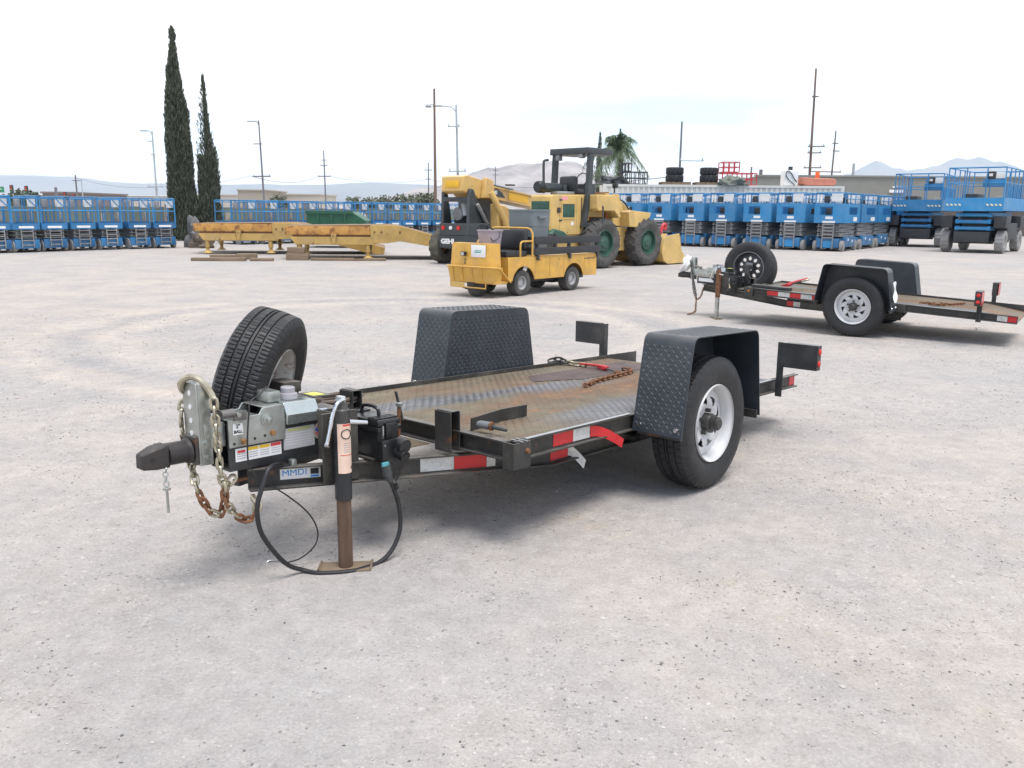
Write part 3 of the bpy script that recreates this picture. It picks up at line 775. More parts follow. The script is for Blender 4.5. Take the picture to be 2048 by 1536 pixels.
RAKE = Matrix(((1, 0, 0, 0), (0, 1, 0, 0), (-.0455, -.0046, 1, 0), (0, 0, 0, 1)))
def make_trailer(main=True):
    if main:
        root = thing('flatbed_trailer', 'black single axle flatbed trailer in the foreground with rusty tread plate deck', 'trailer',
                     (.3827, 4.9103, -.006), (0, 0, R(49.93)), 'small black flatbed trailers')
        spare_rim, JZ = 'weathered', -.088
    else:
        root = thing('flatbed_trailer', 'black flatbed trailer parked further back on the right, upright spare wheel', 'trailer',
                     (4.09 + .85 * math.sin(R(35)), 10.14 + .85 * math.cos(R(35)), -.006), (0, 0, R(-35)), 'small black flatbed trailers')
        spare_rim, JZ = 'black', -.088
    # side rails: channel with a lip standing above the deck
    for s_ in (-1, 1):
        y = .642 * s_
        o = s_ * .030
        lip = .452 if s_ > 0 else .436
        poly = [(y, lip), (y + s_ * .006, lip), (y + s_ * .006, .433), (y + o, .433), (y + o, .426), (y + s_ * .006, .426),
                (y + s_ * .006, .353), (y + o, .353), (y + o, .345), (y, .345)]
        rail = MB().prism(poly, 'x', -1.36, 1.70).build('side_rail', M_FRAME, root, bevel=.0015)
        MB().bx(-1.29, -.46, y - .012 if s_ < 0 else y + .008, y + s_ * .031 if s_ < 0 else y + .029, .4362 if s_ < 0 else .4335, .4382 if s_ < 0 else .4355).build('worn_edge', M_BAREEDGE, rail)
        MB().bx(.46, 1.28, y + s_ * .008, y + s_ * .029, .4335, .4355).build('worn_edge', M_BAREEDGE, rail)
        # lower chassis rail that runs forward into the drawbar
        pts = [(-2.24, .030 * s_), (-.92, .50 * s_), (.48, .50 * s_)]
        MB().bx(-.90, .47, *sorted((s_ * .492, s_ * .5065)), .3138, .3446).build('rail_spacer', M_FRAME, root)
        f = .040
        C_ = [(0, .252), (0, .343), (f, .343), (f, .335), (.007, .335), (.007, .260), (f, .260), (f, .252)]
        C_ = [((o_ if s_ < 0 else -o_), z) for o_, z in C_]
        MB().sweep(pts, C_, zo=(.012, -.030, -.030)).build('drawbar_rail', M_FRAME, root, bevel=.0015)
    # deck
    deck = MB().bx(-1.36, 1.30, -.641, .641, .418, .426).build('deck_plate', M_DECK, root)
    lz = MB()
    lozenges(lz, (-1.35, -.64, .4262), (1, 0, 0), (0, 1, 0), 94, 45, .028, (0, 0, 1), L=.031, Wd=.010, hgt=.0026)
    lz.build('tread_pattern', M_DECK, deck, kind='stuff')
    if main:
        MB().add([(-.05, .30, .4292), (.30, .16, .4292), (1.20, .16, .4292), (1.20, .45, .4292), (.10, .45, .4292)], [(0, 1, 2, 3, 4)]).build('dark_deck_patch', mat('patch_plate', (0.075, 0.05, 0.045), 0.7, var=0.3, dirt=0.2, dirt_col=(0.15, 0.11, 0.09)), deck, smooth=0)
    # tail of the deck: sloping knife edge ramp
    MB().prism([(1.303, .423), (1.70, .365), (1.70, .355), (1.303, .405)], 'y', -.640, .640).build('tail_plate', M_DECK, root)
    # cross members
    cm = None
    for x in (-.75, -.1, .75, 1.25):
        if cm is None: cm = MB().bx(-.025, .025, -.64, .64, .35, .412).build('cross_member', M_FRAME, root); cm.location = (x, 0, 0)
        else: inst(cm, 'cross_member', root, (x, 0, 0))
    # front bar, corner sockets, stake posts
    poly = [(-1.365, .352), (-1.402, .352), (-1.402, .360), (-1.372, .360), (-1.372, .428), (-1.405, .428), (-1.405, .437), (-1.365, .437)]
    MB().prism(poly, 'y', -.635, .635).build('front_bar', M_FRAME, root, bevel=.0015)
    for s_ in (-1, 1):
        y0, y1 = sorted((s_ * .640, s_ * .700)); t = .005
        mb = MB()
        mb.bx(-1.412, -1.407, y0, y1, .322, .437).bx(-1.302, -1.297, y0, y1, .322, .437)
        mb.bx(-1.407, -1.302, y0, y0 + t, .322, .437).bx(-1.407, -1.302, y1 - t, y1, .322, .437).bx(-1.407, -1.302, y0 + t, y1 - t, .33, .335)
        cs = mb.build('corner_socket', M_FRAME, root, bevel=.0012)
        if main and s_ < 0:
            MB().cyl((-1.40, -.703, .375), (-1.40, -.70, .375), .001).build('weld_mark', M_FRAME, cs)
            MB().cyl((-1.322, -.70, .395), (-1.322, -.712, .395), .013, .010, n=14).build('bolt_or_marker', M_RUST, cs)  # a small rusty bolt head here, no marker lens
            MB().bx(-1.36, -1.354, -.704, -.636, .4375, .4405).build('wire_tie', M_CHROME, cs)
            MB().bx(-1.33, -1.324, -.704, -.636, .4375, .4405).build('wire_tie', M_CHROME, cs)
        if not main and s_ < 0:
            MB().cyl((-1.35, -.70, .395), (-1.35, -.712, .395), .013, .010, n=14).build('bolt_or_marker', M_AMBER, cs)
        c = s_ * .33
        t = .006
        poly = [(-1.455, c - .05), (-1.455, c + .05), (-1.395, c + .05), (-1.395, c - .05), (-1.395 - t, c - .05), (-1.395 - t, c + .05 - t), (-1.455 + t, c + .05 - t), (-1.455 + t, c - .05)]
        mb = MB().prism(poly, 'z', .345, .526)
        mb.bx(-1.449, -1.401, c - .05, c + .044, .5262, .530)
        mb.build('stake_post', M_FRAME, root, bevel=.002)
    # fenders
    for s_ in (-1, 1):
        yi, yo = .678 * s_, .952 * s_
        zt, zb, fb, ft = .843, .352, .451, .362
        line = smooth_shell([(-fb, zb), (-ft, zt), (ft, zt), (fb, zb)], .05)
        inner = smooth_shell([(-fb + .005, zb), (-ft + .004, zt - .005), (ft - .004, zt - .005), (fb - .005, zb)], .046)
        poly = line + inner[::-1]
        fen = MB().prism(poly, 'y', *sorted((yi, yo))).build('fender', M_FENDER, root, smooth=40)
        fpl = MB().prism(line, 'y', *sorted((yi, yi - s_ * .005))).build('inner_panel', M_FENDER, fen, smooth=40)
        tr = MB()
        d = Vector((fb - ft, 0, zt - zb)); ln = d.length; d.normalize()
        lo, hi = sorted((yi, yo))
        nn = Vector((-d.z, 0, d.x))
        lozenges(tr, Vector((-fb, lo + .006, zb)) + d * .01 + nn * .0001, d, (0, 1, 0), int((ln - .05) / .022), int((hi - lo - .006) / .022), .022, nn, L=.024, Wd=.0075)
        d2 = Vector((-(fb - ft), 0, zt - zb)).normalized(); nn2 = Vector((d2.z, 0, -d2.x))
        lozenges(tr, Vector((fb, lo + .006, zb)) + d2 * .01 + nn2 * .0001, d2, (0, 1, 0), int((ln - .05) / .022), int((hi - lo - .006) / .022), .022, nn2, L=.024, Wd=.0075)
        lozenges(tr, (-ft + .05, lo + .006, zt + .0001), (1, 0, 0), (0, 1, 0), int((2 * ft - .1) / .022), int((hi - lo - .01) / .022), .022, (0, 0, 1), L=.024, Wd=.0075)
        yp = yi - s_ * .0052
        rows = int((zt - zb - .03) / .022)
        for k in range(rows):
            z0 = zb + .012 + k * .022
            half = fb - (fb - ft) * (z0 - zb) / (zt - zb) - .022
            if z0 > zt - .05: half -= .03
            mcols = int(2 * half / .022)
            for c_ in range(mcols):
                pt = Vector((-mcols * .011 + c_ * .022 + .011, yp, z0 + .011))
                lozenges(tr, pt - Vector((.011, 0, .011)), (1, 0, 0), (0, 0, 1), 1, 1, .022, (0, -s_, 0), L=.024, Wd=.0075, par=k + c_)
        tr.build('tread_pattern', M_FENDER, fen, kind='stuff')
        b0 = None
        for (x_, y_) in ((-1, yi + s_ * .035), (-1, yo - s_ * .035), (1, yi + s_ * .035), (1, yo - s_ * .035)):
            z0 = zb + .035
            xx = x_ * (fb - (fb - ft) * .035 / (zt - zb))
            MB().cyl((xx - x_ * .002, y_, z0), (xx + x_ * .008, y_, z0 + .001), .0135, .010, n=12).build('bolt', M_CHROME, fen)
        MB().bx(-fb + .012, -fb + .03, lo + .01, hi - .02, zb - .015, zb + .03).build('fender_bracket', M_FRAME, root)
        MB().bx(fb - .03, fb - .012, lo + .01, hi - .02, zb - .015, zb + .03).build('fender_bracket', M_FRAME, root)
        MB().bx(fb - .03, fb + .10, yi - s_ * .03, yi, .335, .425).build('fender_bracket', M_FRAME, root)
    # axle and wheels
    MB().cyl((0, -.78, .30), (0, .78, .30), .038).build('axle', M_FRAME, root)
    for s_ in (-1, 1):
        pts = [(-.42, .52 * s_, .30), (-.2, .52 * s_, .245), (0, .52 * s_, .235), (.2, .52 * s_, .245), (.42, .52 * s_, .30)]
        MB().tube(pts, .022, 6).build('leaf_spring', M_FRAME, root)
        make_wheel(root, (0, .812 * s_, .36), flip=(s_ > 0))
    # tail posts and lamp boxes
    for s_ in (-1, 1):
        yy = .650 * s_
        poly = [(1.295, yy), (1.345, yy), (1.345, yy + s_ * .006), (1.301, yy + s_ * .006), (1.301, yy + s_ * .045), (1.295, yy + s_ * .045)]
        y2 = .690 * s_
        poly = [(x_, y_ + s_ * .030) for x_, y_ in poly]
        MB().prism(poly, 'z', .325, .684).build('lamp_post', M_BLACK, root, bevel=.001)
        bxo = MB().bx(1.288, 1.294, .682 * s_, .945 * s_, .525, .686)
        bxo.bx(1.2945, 1.352, .939 * s_, .945 * s_, .525, .686).bx(1.2945, 1.352, .728 * s_, .9385 * s_, .680, .686).bx(1.2945, 1.352, .728 * s_, .9385 * s_, .525, .531)
        lb = bxo.build('lamp_box', M_BLACK, root, bevel=.0012)
        for z in (.568, .645):
            MB().lathe([(0, .010), (.014, .009), (.020, .005), (.021, 0)], 'y', 20).at().build('lamp', M_REDLENS, lb, loc=(1.322, .945 * s_, z), rot=(0 if s_ > 0 else math.pi, 0, 0))
        MB().bx(1.352, 1.356, .73 * s_, .936 * s_, .533, .678).build('tail_lens', M_REDLENS, lb)
        # tape on the tail of the rail
        yt = .6485 * s_
        if not main: MB().bx(1.50, 1.60, yt, yt + s_ * .002, .360, .420).build('white_tape', M_WHTAPE, root)
        MB().bx(1.602, 1.69, yt, yt + s_ * .002, .360, .420).build('red_tape', M_REDTAPE, root)
    # reflective tape on the near rail and drawbar
    if main:
        yt = -.6505
        MB().bx(-1.075, -.925, yt, yt + .0015, .362, .420).build('red_tape', M_REDTAPE, root)
        MB().bx(-.923, -.79, yt, yt + .0015, .362, .420).build('white_tape', M_WHTAPE, root)
        def curl(name, mt, p, n_, L_, h, bend, drop):
            vs_, fs = [], []
            for i in range(n_ + 1):
                t = i / n_
                x_ = p[0] + L_ * t * (1 - .12 * t); y_ = p[1] - bend * t * t; z_ = p[2] - drop * t ** 1.8
                tw = t * .35
                vs_ += [(x_, y_, z_ - h / 2 * (1 - .2 * t)), (x_ + h * .18 * t, y_ - tw * h * .3, z_ + h / 2 * (1 - .2 * t))]
            for i in range(n_): fs.append((2 * i, 2 * i + 2, 2 * i + 3, 2 * i + 1))
            return MB().add(vs_, fs).build(name, mt, root, smooth=180)
        curl('peeling_red_tape', M_REDTAPE, (-.79, -.653, .391), 12, .22, .054, .055, .080)
        yl = lambda x_: (.5 + (.045 - .5) * (x_ + 1.02) / (-1.18) if x_ < -1.02 else .5)
        MB().bx(-.91, -.77, -.5095, -.508, .238, .300).build('red_tape', M_REDTAPE, root)
        curl('peeling_white_tape', M_WHTAPE, (-.77, -.5105, .269), 10, .075, .055, .05, .075)
        dvec = Vector((-1.32, .47, 0)).normalized(); nrm = Vector((dvec.y, -dvec.x, 0)) * -1
        def on_drawbar(t0, t1, name, mt, z0=.268, z1=.330, out=.0075):
            a = Vector((-.92, -.5, 0)) + dvec * t0; b = Vector((-.92, -.5, 0)) + dvec * t1
            zs = lambda t_: -.030 + .042 * t_ / 1.401
            no = Vector((-dvec.y, dvec.x, 0)); no = no if no.y < 0 else -no
            vs_ = []
            for o_ in (out, out + .0012):
                for p_, z in ((a, z0 + zs(t0)), (b, z0 + zs(t1)), (b, z1 + zs(t1)), (a, z1 + zs(t0))): vs_.append((p_.x + no.x * o_, p_.y + no.y * o_, z))
            return MB().add(vs_, [(0, 1, 2, 3), (7, 6, 5, 4), (0, 4, 5, 1), (1, 5, 6, 2), (2, 6, 7, 3), (3, 7, 4, 0)]).build(name, mt, root, smooth=0)
        on_drawbar(.29, .335, 'white_tape', M_WHTAPE)
        on_drawbar(.337, .500, 'red_tape', M_REDTAPE)
        on_drawbar(.502, .665, 'white_tape', M_WHTAPE)
        st = on_drawbar(1.11, 1.275, 'maker_sticker', M_WHITE, .284, .327)
        ang = math.atan2(dvec.y, dvec.x)
        def on_db_text(txt, t, z, size, mt, sx=1.0):
            p = Vector((-.92, -.5, 0)) + dvec * t; z += -.030 + .042 * t / 1.401
            no = Vector((-dvec.y, dvec.x, 0)); no = no if no.y < 0 else -no
            text(txt, size, mt, root, (p.x + no.x * .0093, p.y + no.y * .0093, z), (R(90), 0, math.atan2(-dvec.y, -dvec.x)), sx, bold=.0)
        on_db_text('MMDI', 1.217, .309, .036, M_BLUEINK, 1.12)
        on_drawbar(1.118, 1.152, 'dark_print', M_BLACKINK, .299, .323, .0090)
        on_drawbar(1.118, 1.152, 'blue_print', M_BLUEINK, .287, .295, .0090)
    else:
        yt = -.6505
        for a, b, q in ((-1.12, -.98, 1), (-.978, -.83, 0), (-.828, -.69, 1), (-.688, -.55, 0), (-.548, -.47, 1)):
            MB().bx(a, b, yt, yt + .0015, .362, .420).build('red_tape' if q else 'white_tape', M_REDTAPE if q else M_WHTAPE, root)
        MB().bx(-.90, -.82, -.5095, -.508, .238, .300).build('red_tape', M_REDTAPE, root)
        MB().bx(-.818, -.73, -.5095, -.508, .238, .300).build('white_tape', M_WHTAPE, root)
    # surge brake coupler
    mb = MB()
    mb.bx(-2.335, -1.80, -.065, -.059, .360, .548).bx(-2.335, -1.80, .059, .065, .360, .548).bx(-2.335, -1.80, -.0585, .0585, .360, .366).bx(-2.335, -1.80, -.0585, .0585, .542, .548)
    mb.bx(-2.20, -2.19, -.058, .058, .367, .541)
    act = mb.build('coupler_housing', M_BLACK, root, bevel=.002)
    poly = [(-2.335, .455), (-2.085, .455), (-2.085, .592), (-2.10, .600), (-2.185, .594), (-2.20, .572), (-2.335, .566)]
    pl = MB().prism(poly, 'y', -.074, -.067)
    pl.bx(-2.18, -2.09, -.066, .066, .592, .598)
    pl.bx(-2.335, -2.19, -.066, .066, .560, .566)
    pl.build('galvanised_plate', M_GALV, act, bevel=.002)
    MB().prism(poly, 'y', .067, .074).build('galvanised_plate', M_GALV, act, bevel=.002)
    for (x_, z_) in ((-2.275, .474), (-2.145, .489)):
        MB().cyl((x_, -.073, z_), (x_, -.086, z_), .012, .010, n=12).build('brass_bolt', mat('brass_bolt', (0.45, 0.25, 0.11), 0.4, metal=.8), act)
    for (x_, z_) in ((-2.315, .470), (-2.225, .478), (-2.18, .483)):
        MB().cyl((x_, -.0738, z_), (x_, -.0746, z_), .006, n=10).build('bolt_hole', M_BLACKINK, act)
    MB().lathe([(0, 0), (.026, 0), (.026, -.004), (.019, -.005), (.019, -.010), (.011, -.011), (.010, -.024), (0, -.026)], 'y', 20).build('pivot_bolt', M_GALV, act, loc=(-2.170, -.0745, .548))
    MB().cyl((-2.35, -.07, .592), (-2.30, .07, .592), .001).build('hinge_wire', M_GALV, act)
    mb = MB().bx(-2.315, -2.26, -.084, -.076, .560, .598, .003)
    mb.build('latch_plate', mat('worn_grey_steel', (0.20, 0.19, 0.18), 0.4, metal=.6, rust=.1), act)
    MB().cyl((-2.372, -.083, .592), (-2.312, -.075, .592), .017, n=16).build('roller_handle', mat('worn_grey_steel', (0.20, 0.19, 0.18)), act)
    MB().cyl((-2.30, -.084, .585), (-2.30, -.096, .585), .009, n=10).build('latch_bolt', M_GALV, act)
    # brake fluid reservoir
    poly = [(-.055, .520), (-.074, .530), (-.078, .556), (-.055, .590), (.055, .590), (.078, .556), (.074, .530), (.055, .520)]
    poly = [(-.080, .512), (-.086, .552), (-.076, .572), (-.062, .600), (.062, .600), (.076, .572), (.086, .552), (.080, .512)]
    MB().prism(poly, 'x', -2.082, -1.925).build('reservoir_hood', mat('bright_galv', (0.46, 0.50, 0.49), 0.25, metal=.8, var=.12), act, bevel=.003)
    MB().cyl((-1.925, -.078, .553), (-1.885, -.078, .553), .006, n=8).build('brake_fitting', M_CHROME, act)
    def capfn(r, h, i, j): return r - (.0015 if (i % 2 and r > .03) else 0)
    MB().lathe([(0, .050), (.026, .050), (.029, .046), (.029, .026), (.0375, .024), (.0385, .02), (.0385, .002), (.036, 0)], 'z', 48, fn=capfn).build('reservoir_cap', mat('grey_cap', (0.33, 0.32, 0.34), 0.5, var=.1), act, loc=(-2.015, .0, .601))
    MB().bx(-2.13, -2.07, -.03, .06, .60, .645, .006).build('reservoir_neck', M_GALV, act)
    MB().bx(-1.925, -1.83, -.05, .06, .600, .604).build('cover_plate', M_BLACK, act)
    decal(act, 'yellow_sticker', mat('pale_yellow_sticker', (.62, .60, .12), .5), (-1.885, .0, .604), (1, 0, 0), (0, 1, 0), .06, .07)
    # printed stickers on the housing
    if main:
        u, v = (1, 0, 0), (0, 0, 1)
        st = decal(act, 'warning_sticker', M_WHITE, (-2.205, -.065, .421), u, v, .205, .052, .0002)
        for i, mt in enumerate((M_REDINK, M_YELINK, M_YELINK, M_REDINK)):
            w_ = .046 if i else .034
            decal(act, 'sticker_header', mt, (-2.2815 + i * .0512, -.065, .4395 if i else .434), u, v, w_, .013 if i else .010, .0009)
            for k in range(3):
                decal(act, 'print_line', mat('print_grey', (.35, .35, .36), .6), (-2.2815 + i * .0512, -.065, .425 - k * .009), u, v, .040, .0028, .0009)
        lb = decal(act, 'data_plate', M_GREYLBL, (-2.015, -.065, .450), u, v, .150, .088, .0002)
        decal(act, 'sticker_header', mat('olive_print', (.42, .42, .18), .5), (-2.015, -.065, .485), u, v, .110, .012, .0009)
        for k in range(5):
            decal(act, 'print_line', mat('print_pale', (.56, .56, .57), .6), (-2.02, -.065, .470 - k * .011), u, v, .125, .003, .0009)
        bad = MB().cyl((0, -.0652, 0), (0, -.0662, 0), .035, n=28).build('round_badge', mat('badge_silver', (.48, .45, .40), .4, metal=.4), act, loc=(-1.912, 0, .462))
        MB().prism([(-.026, .006), (-.018, .016), (.018, .02), (.028, .012), (.026, -.004), (.012, .0), (-.012, -.004)], 'y', -.0672, -.0664).build('badge_blue', mat('badge_ink_blue', (.06, .07, .33), .5), bad)
        MB().prism([(-.028, -.002), (-.010, -.008), (.016, -.004), (.026, -.010), (.014, -.014), (-.02, -.012)], 'y', -.0676, -.0668).build('badge_red', M_REDINK, bad)
        MB().prism([(-.016, -.018), (.016, -.018), (.012, -.026), (-.012, -.026)], 'y', -.0676, -.0668).build('badge_red', M_REDINK, bad)
        MB().prism([(-.024, .020), (.0, .030), (.022, .024), (.0, .024)], 'y', -.0676, -.0668).build('badge_red', M_REDINK, bad)
        bl = decal(act, 'ball_size_sticker', M_WHITE, (-2.296, -.074, .526), u, v, .042, .044, .0002)
        text('2"', .020, M_BLACKINK, act, (-2.296, -.0752, .537), (R(90), 0, 0), bold=.0006)
        text('BALL', .0165, M_BLACKINK, act, (-2.296, -.0752, .516), (R(90), 0, 0), bold=.0006)
    else:
        decal(act, 'warning_sticker', M_WHITE, (-2.20, -.065, .415), (1, 0, 0), (0, 0, 1), .22, .05, .0002)
        decal(act, 'warning_sticker', mat('sticker_cream', (.62, .55, .36), .5), (-1.73, -.3125, .39), (1, 0, 0), (0, 0, 1), .07, .06, .0002)
    # inner slide, adjustable channel and ball coupler
    MB().bx(-2.42, -2.335, -.052, .052, .462, .556, .004).build('slide_tongue', M_GALV, act)
    ch = MB()
    t = .008
    ch.bx(-2.4425, -2.4345, -.048, .048, .400, .712)
    ch.bx(-2.4343, -2.388, -.048, -.040, .400, .712).bx(-2.4343, -2.388, .040, .048, .400, .712)
    chn = ch.build('adjustable_channel', M_GALV, root, bevel=.002)
    for z in (.672, .620, .568, .520):
        MB().cyl((-2.4427, .0, z), (-2.4440, .0, z), .010, n=14).build('channel_hole', M_WHITE, chn)
    for z in (.488, .430):
        MB().cyl((-2.412, -.048, z), (-2.412, -.060, z), .012, .011, n=6).build('channel_bolt', M_GALV, chn)
    MB().bx(-2.4560, -2.4430, -.044, .044, .405, .512, .003).build('coupler_plate', M_FRAME, chn)
    cpl = MB().cyl((-2.4650, 0, .455), (-2.5500, 0, .455), .042, n=18)
    cpl.cyl((-2.4650, 0, .455), (-2.4770, 0, .455), .050, .043, n=18)
    cp = cpl.build('coupler', M_COUPLER, root)
    hv = [(-2.5500, -.034, .412), (-2.5500, .034, .412), (-2.5500, .034, .498), (-2.5500, -.034, .498),
          (-2.6000, -.036, .412), (-2.6000, .036, .412), (-2.6000, .034, .490), (-2.6000, -.034, .490),
          (-2.6500, -.027, .416), (-2.6500, .027, .416), (-2.6500, .022, .470), (-2.6500, -.022, .470)]
    hf = [(0, 1, 2, 3), (11, 10, 9, 8)]
    for a in (0, 4): hf += [(a, a + 4, a + 5, a + 1), (a + 1, a + 5, a + 6, a + 2), (a + 2, a + 6, a + 7, a + 3), (a + 3, a + 7, a + 4, a)]
    MB().add(hv, hf).build('coupler_nose', M_COUPLER, cp, bevel=.006)
    MB().bx(-2.6200, -2.6050, -.0372, -.0362, .444, .458).build('slot', M_BLACKINK, cp)
    # lock pin hanging on its own short chain
    if main:
        MB().cyl((-2.570, -.03, .335), (-2.570, -.03, .245), .005, n=8).build('lock_pin', M_GALV, root)
        MB().lathe([(0, .006), (.014, .004), (.014, -.004), (0, -.006)], 'z', 12, c=(-2.570, -.03, .336)).build('pin_collar', M_GALV, root)
        chain(root, [(-2.565, -.03, .415), (-2.571, -.03, .385), (-2.569, -.03, .345)], lambda t: M_GALV, .020, .0022, 'pin_chain')
    zinc_then_rust = lambda t: M_ZINC if t < .5 or t > .93 else (M_RUST if .62 < t < .82 else (M_ZINC if random.random() < .4 else M_RUST))
    zr2 = lambda t: M_ZINC if t < .55 or t > .86 else (M_RUST if random.random() < .8 else M_ZINC)
    if main:
        chain(root, [(-2.395, -.085, .655), (-2.395, -.088, .600), (-2.395, -.09, .526), (-2.392, -.092, .447), (-2.388, -.09, .377), (-2.377, -.088, .320), (-2.372, -.085, .270), (-2.346, -.08, .215), (-2.295, -.08, .165), (-2.255, -.08, .172), (-2.232, -.08, .214), (-2.25, -.075, .245)], zr2, .044, .0062, 'safety_chain')
        chain(root, [(-2.417, .064, .66), (-2.44, .066, .60), (-2.445, .066, .53), (-2.43, .06, .45), (-2.44, .02, .385), (-2.450, -.02, .318), (-2.430, -.03, .254), (-2.400, -.03, .208), (-2.366, -.035, .196), (-2.354, -.04, .237), (-2.340, -.05, .300), (-2.31, -.05, .335)], zr2, .044, .0062, 'safety_chain')
        # grab hooks dropped over the channel top
        hook = [(q[0] + .045, q[1] * .9, q[2]) for q in [(-2.432, -.082, .650), (-2.440, -.070, .680), (-2.452, -.058, .705), (-2.464, -.040, .726), (-2.480, -.012, .734), (-2.496, .014, .724), (-2.502, .032, .704), (-2.494, .046, .684), (-2.478, .058, .668)]]
        MB().tube(crom(hook, 5), .0125, 8).build('chain_hook', M_ZINC, root)
        MB().cyl((-2.30, -.03, .312), (-2.20, -.03, .312), .008, n=8).build('chain_eye', M_RUST, root)
    else:
        chain(root, [(-2.44, -.07, .66), (-2.42, -.08, .55), (-2.38, -.08, .38), (-2.33, -.08, .18), (-2.32, -.10, .04), (-2.33, -.10, -.05), (-2.42, -.14, -.098)], lambda t: M_FRAME if t < .6 else M_RUST, .040, .005, 'safety_chain')
        chain(root, [(-2.46, .06, .63), (-2.44, .02, .45), (-2.40, -.02, .25), (-2.33, -.05, .13), (-2.27, -.05, .18), (-2.24, -.05, .30)], lambda t: M_FRAME if t < .6 else M_RUST, .040, .005, 'safety_chain')
        # white rag knotted over the coupler
        bm = bmesh.new(); bmesh.ops.create_icosphere(bm, subdivisions=4, radius=1)
        for q in bm.verts:
            f_ = noise.fractal(q.co * 1.8 + Vector((3, 1, 0)), .9, 2.1, 4)
            q.co = q.co * (1 + .35 * f_)
            q.co = Vector((-2.52 + q.co.x * .075 + min(0, q.co.z) * .09, q.co.y * .065, .605 + q.co.z * .125))
        MB().bm(bm).build('white_rag', M_WHITE, root, smooth=60)
        MB().bx(-1.355, -.86, -.60, -.46, .427, .475, .006).build('tool_tray', M_BLACK, root)
    # jack
    jx, jy = -1.944, -.25
    jk = MB().lathe([(0, .590), (.030, .590), (.0345, .584), (.0345, .215), (.032, .212)], 'z', 24, c=(jx, jy, 0)).build('jack_tube', M_BLACK if main else M_RUST, root)
    MB().cyl((jx, jy, .214), (jx, jy, JZ + .01), .0295, n=20).build('jack_leg', M_RUSTLEG if main else M_GALV, jk)
    ft_ = MB().prism([(-.11, .014), (-.10, .003), (.10, .003), (.11, .014), (.105, .020), (.098, .010), (-.098, .010), (-.105, .020)], 'y', -.05, .05)
    ft_.build('jack_foot', mat('rusty_plate', (.20, .15, .10), .8, var=.25, rust=.2), jk, loc=(jx, jy, JZ), rot=(0, R(-2.6), R(-46)))
    MB().lathe([(0, .032), (.018, .030), (.026, .016), (.030, .0)], 'z', 16, c=(jx, jy, .59)).build('jack_cap', M_FRAME, jk)
    MB().bx(jx - .013, jx + .013, jy - .018, jy + .018, .600, .640, .005).build('gear_head', M_CHROME, jk)
    hp = [(jx, jy - .02, .628), (jx - .035, jy - .03, .622), (jx - .060, jy - .032, .590), (jx - .098, jy - .035, .475), (jx - .105, jy - .035, .462), (jx - .085, jy - .02, .450)]
    MB().tube(crom(hp, 4), .0075, 8).build('crank_handle', M_CHROME, jk)
    MB().cyl((jx - .090, jy - .02, .452), (jx - .045, jy + .03, .440), .010, n=10).build('crank_grip', M_BLACK, jk)
    MB().cyl((jx + .02, jy - .025, .535), (jx + .09, jy - .050, .527), .010, .008, n=12).build('plunger_pin', M_CHROME, jk)
    # jack bracket on the drawbar
    MB().bx(jx + .01, jx + .016, jy + .03, jy + .17, .346, .560).build('jack_bracket', M_FRAME, root, bevel=.002)
    MB().bx(jx - .06, jx + .12, jy + .045, jy + .053, .27, .565).build('jack_bracket', M_FRAME, root, bevel=.002)
    if main:
        vs_, fs = [], []
        for i in range(15):
            a = R(-158 + i * 9.3)
            for rr_, z in ((.0351, .328), (.0351, .532)):
                vs_.append((jx + rr_ * math.cos(a), jy + rr_ * math.sin(a), z))
        fs = [(2 * i, 2 * i + 2, 2 * i + 3, 2 * i + 1) for i in range(14)]
        MB().add(vs_, fs).build('paper_label', M_PEACH, jk)
        def arc_print(name, mt, z0, z1, a0, a1, n_=6):
            vv = []
            for i in range(n_ + 1):
                a = R(a0 + (a1 - a0) * i / n_)
                for z in (z0, z1): vv.append((jx + .0357 * math.cos(a), jy + .0357 * math.sin(a), z))
            return MB().add(vv, [(2 * i, 2 * i + 2, 2 * i + 3, 2 * i + 1) for i in range(n_)]).build(name, mt, jk)
        ring = []
        for i in range(20):
            t = 2 * math.pi * i / 20
            a = R(-96) + .022 * math.cos(t) / .0357
            ring.append((jx + .0360 * math.cos(a), jy + .0360 * math.sin(a), .490 + .019 * math.sin(t)))
        MB().tube(ring, .0022, 6, closed=True).build('ring_print', M_BLACKINK, jk)
        arc_print('print_line', M_REDINK, .402, .405, -140, -40)
        arc_print('print_line', M_REDINK, .523, .530, -120, -60)
        for k in range(5): arc_print('print_line', mat('print_grey', (.35, .35, .36)), .452 - k * .009, .4545 - k * .009, -118, -72)
        arc_print('print_block', M_BLACKINK, .343, .355, -66, -52)
    # hard case with breakaway battery
    cs = MB().bx(-1.785, -1.670, -.285, -.055, .356, .470, .010)
    cs.bx(-1.792, -1.663, -.293, -.047, .4705, .492, .006)
    case = cs.build('battery_case', M_PLASTIC, root)
    MB().bx(-1.790, -1.665, -.291, -.049, .4925, .522, .012).build('case_lid', M_PLASTIC, case)
    MB().bx(-1.785, -1.670, -.312, -.2865, .300, .440, .008).build('case_pocket', M_PLASTIC, case)
    for y_ in (-.275, -.255, -.235, -.10, -.08): MB().bx(-1.790, -1.665, y_, y_ + .010, .5215, .528, .002).build('lid_rib', M_PLASTIC, case)
    MB().tube(crom([(-1.727, -.225, .522), (-1.727, -.220, .552), (-1.727, -.19, .562), (-1.727, -.15, .562), (-1.727, -.12, .552), (-1.727, -.115, .522)], 4), .008, 8).build('case_handle', M_PLASTIC, case)
    MB().bx(-1.775, -1.768, -.302, -.294, .445, .500).build('latch_edge', M_CHROME, case)
    MB().bx(-1.755, -1.700, -.3025, -.2935, .445, .508, .004).build('case_latch', M_PLASTIC, case)
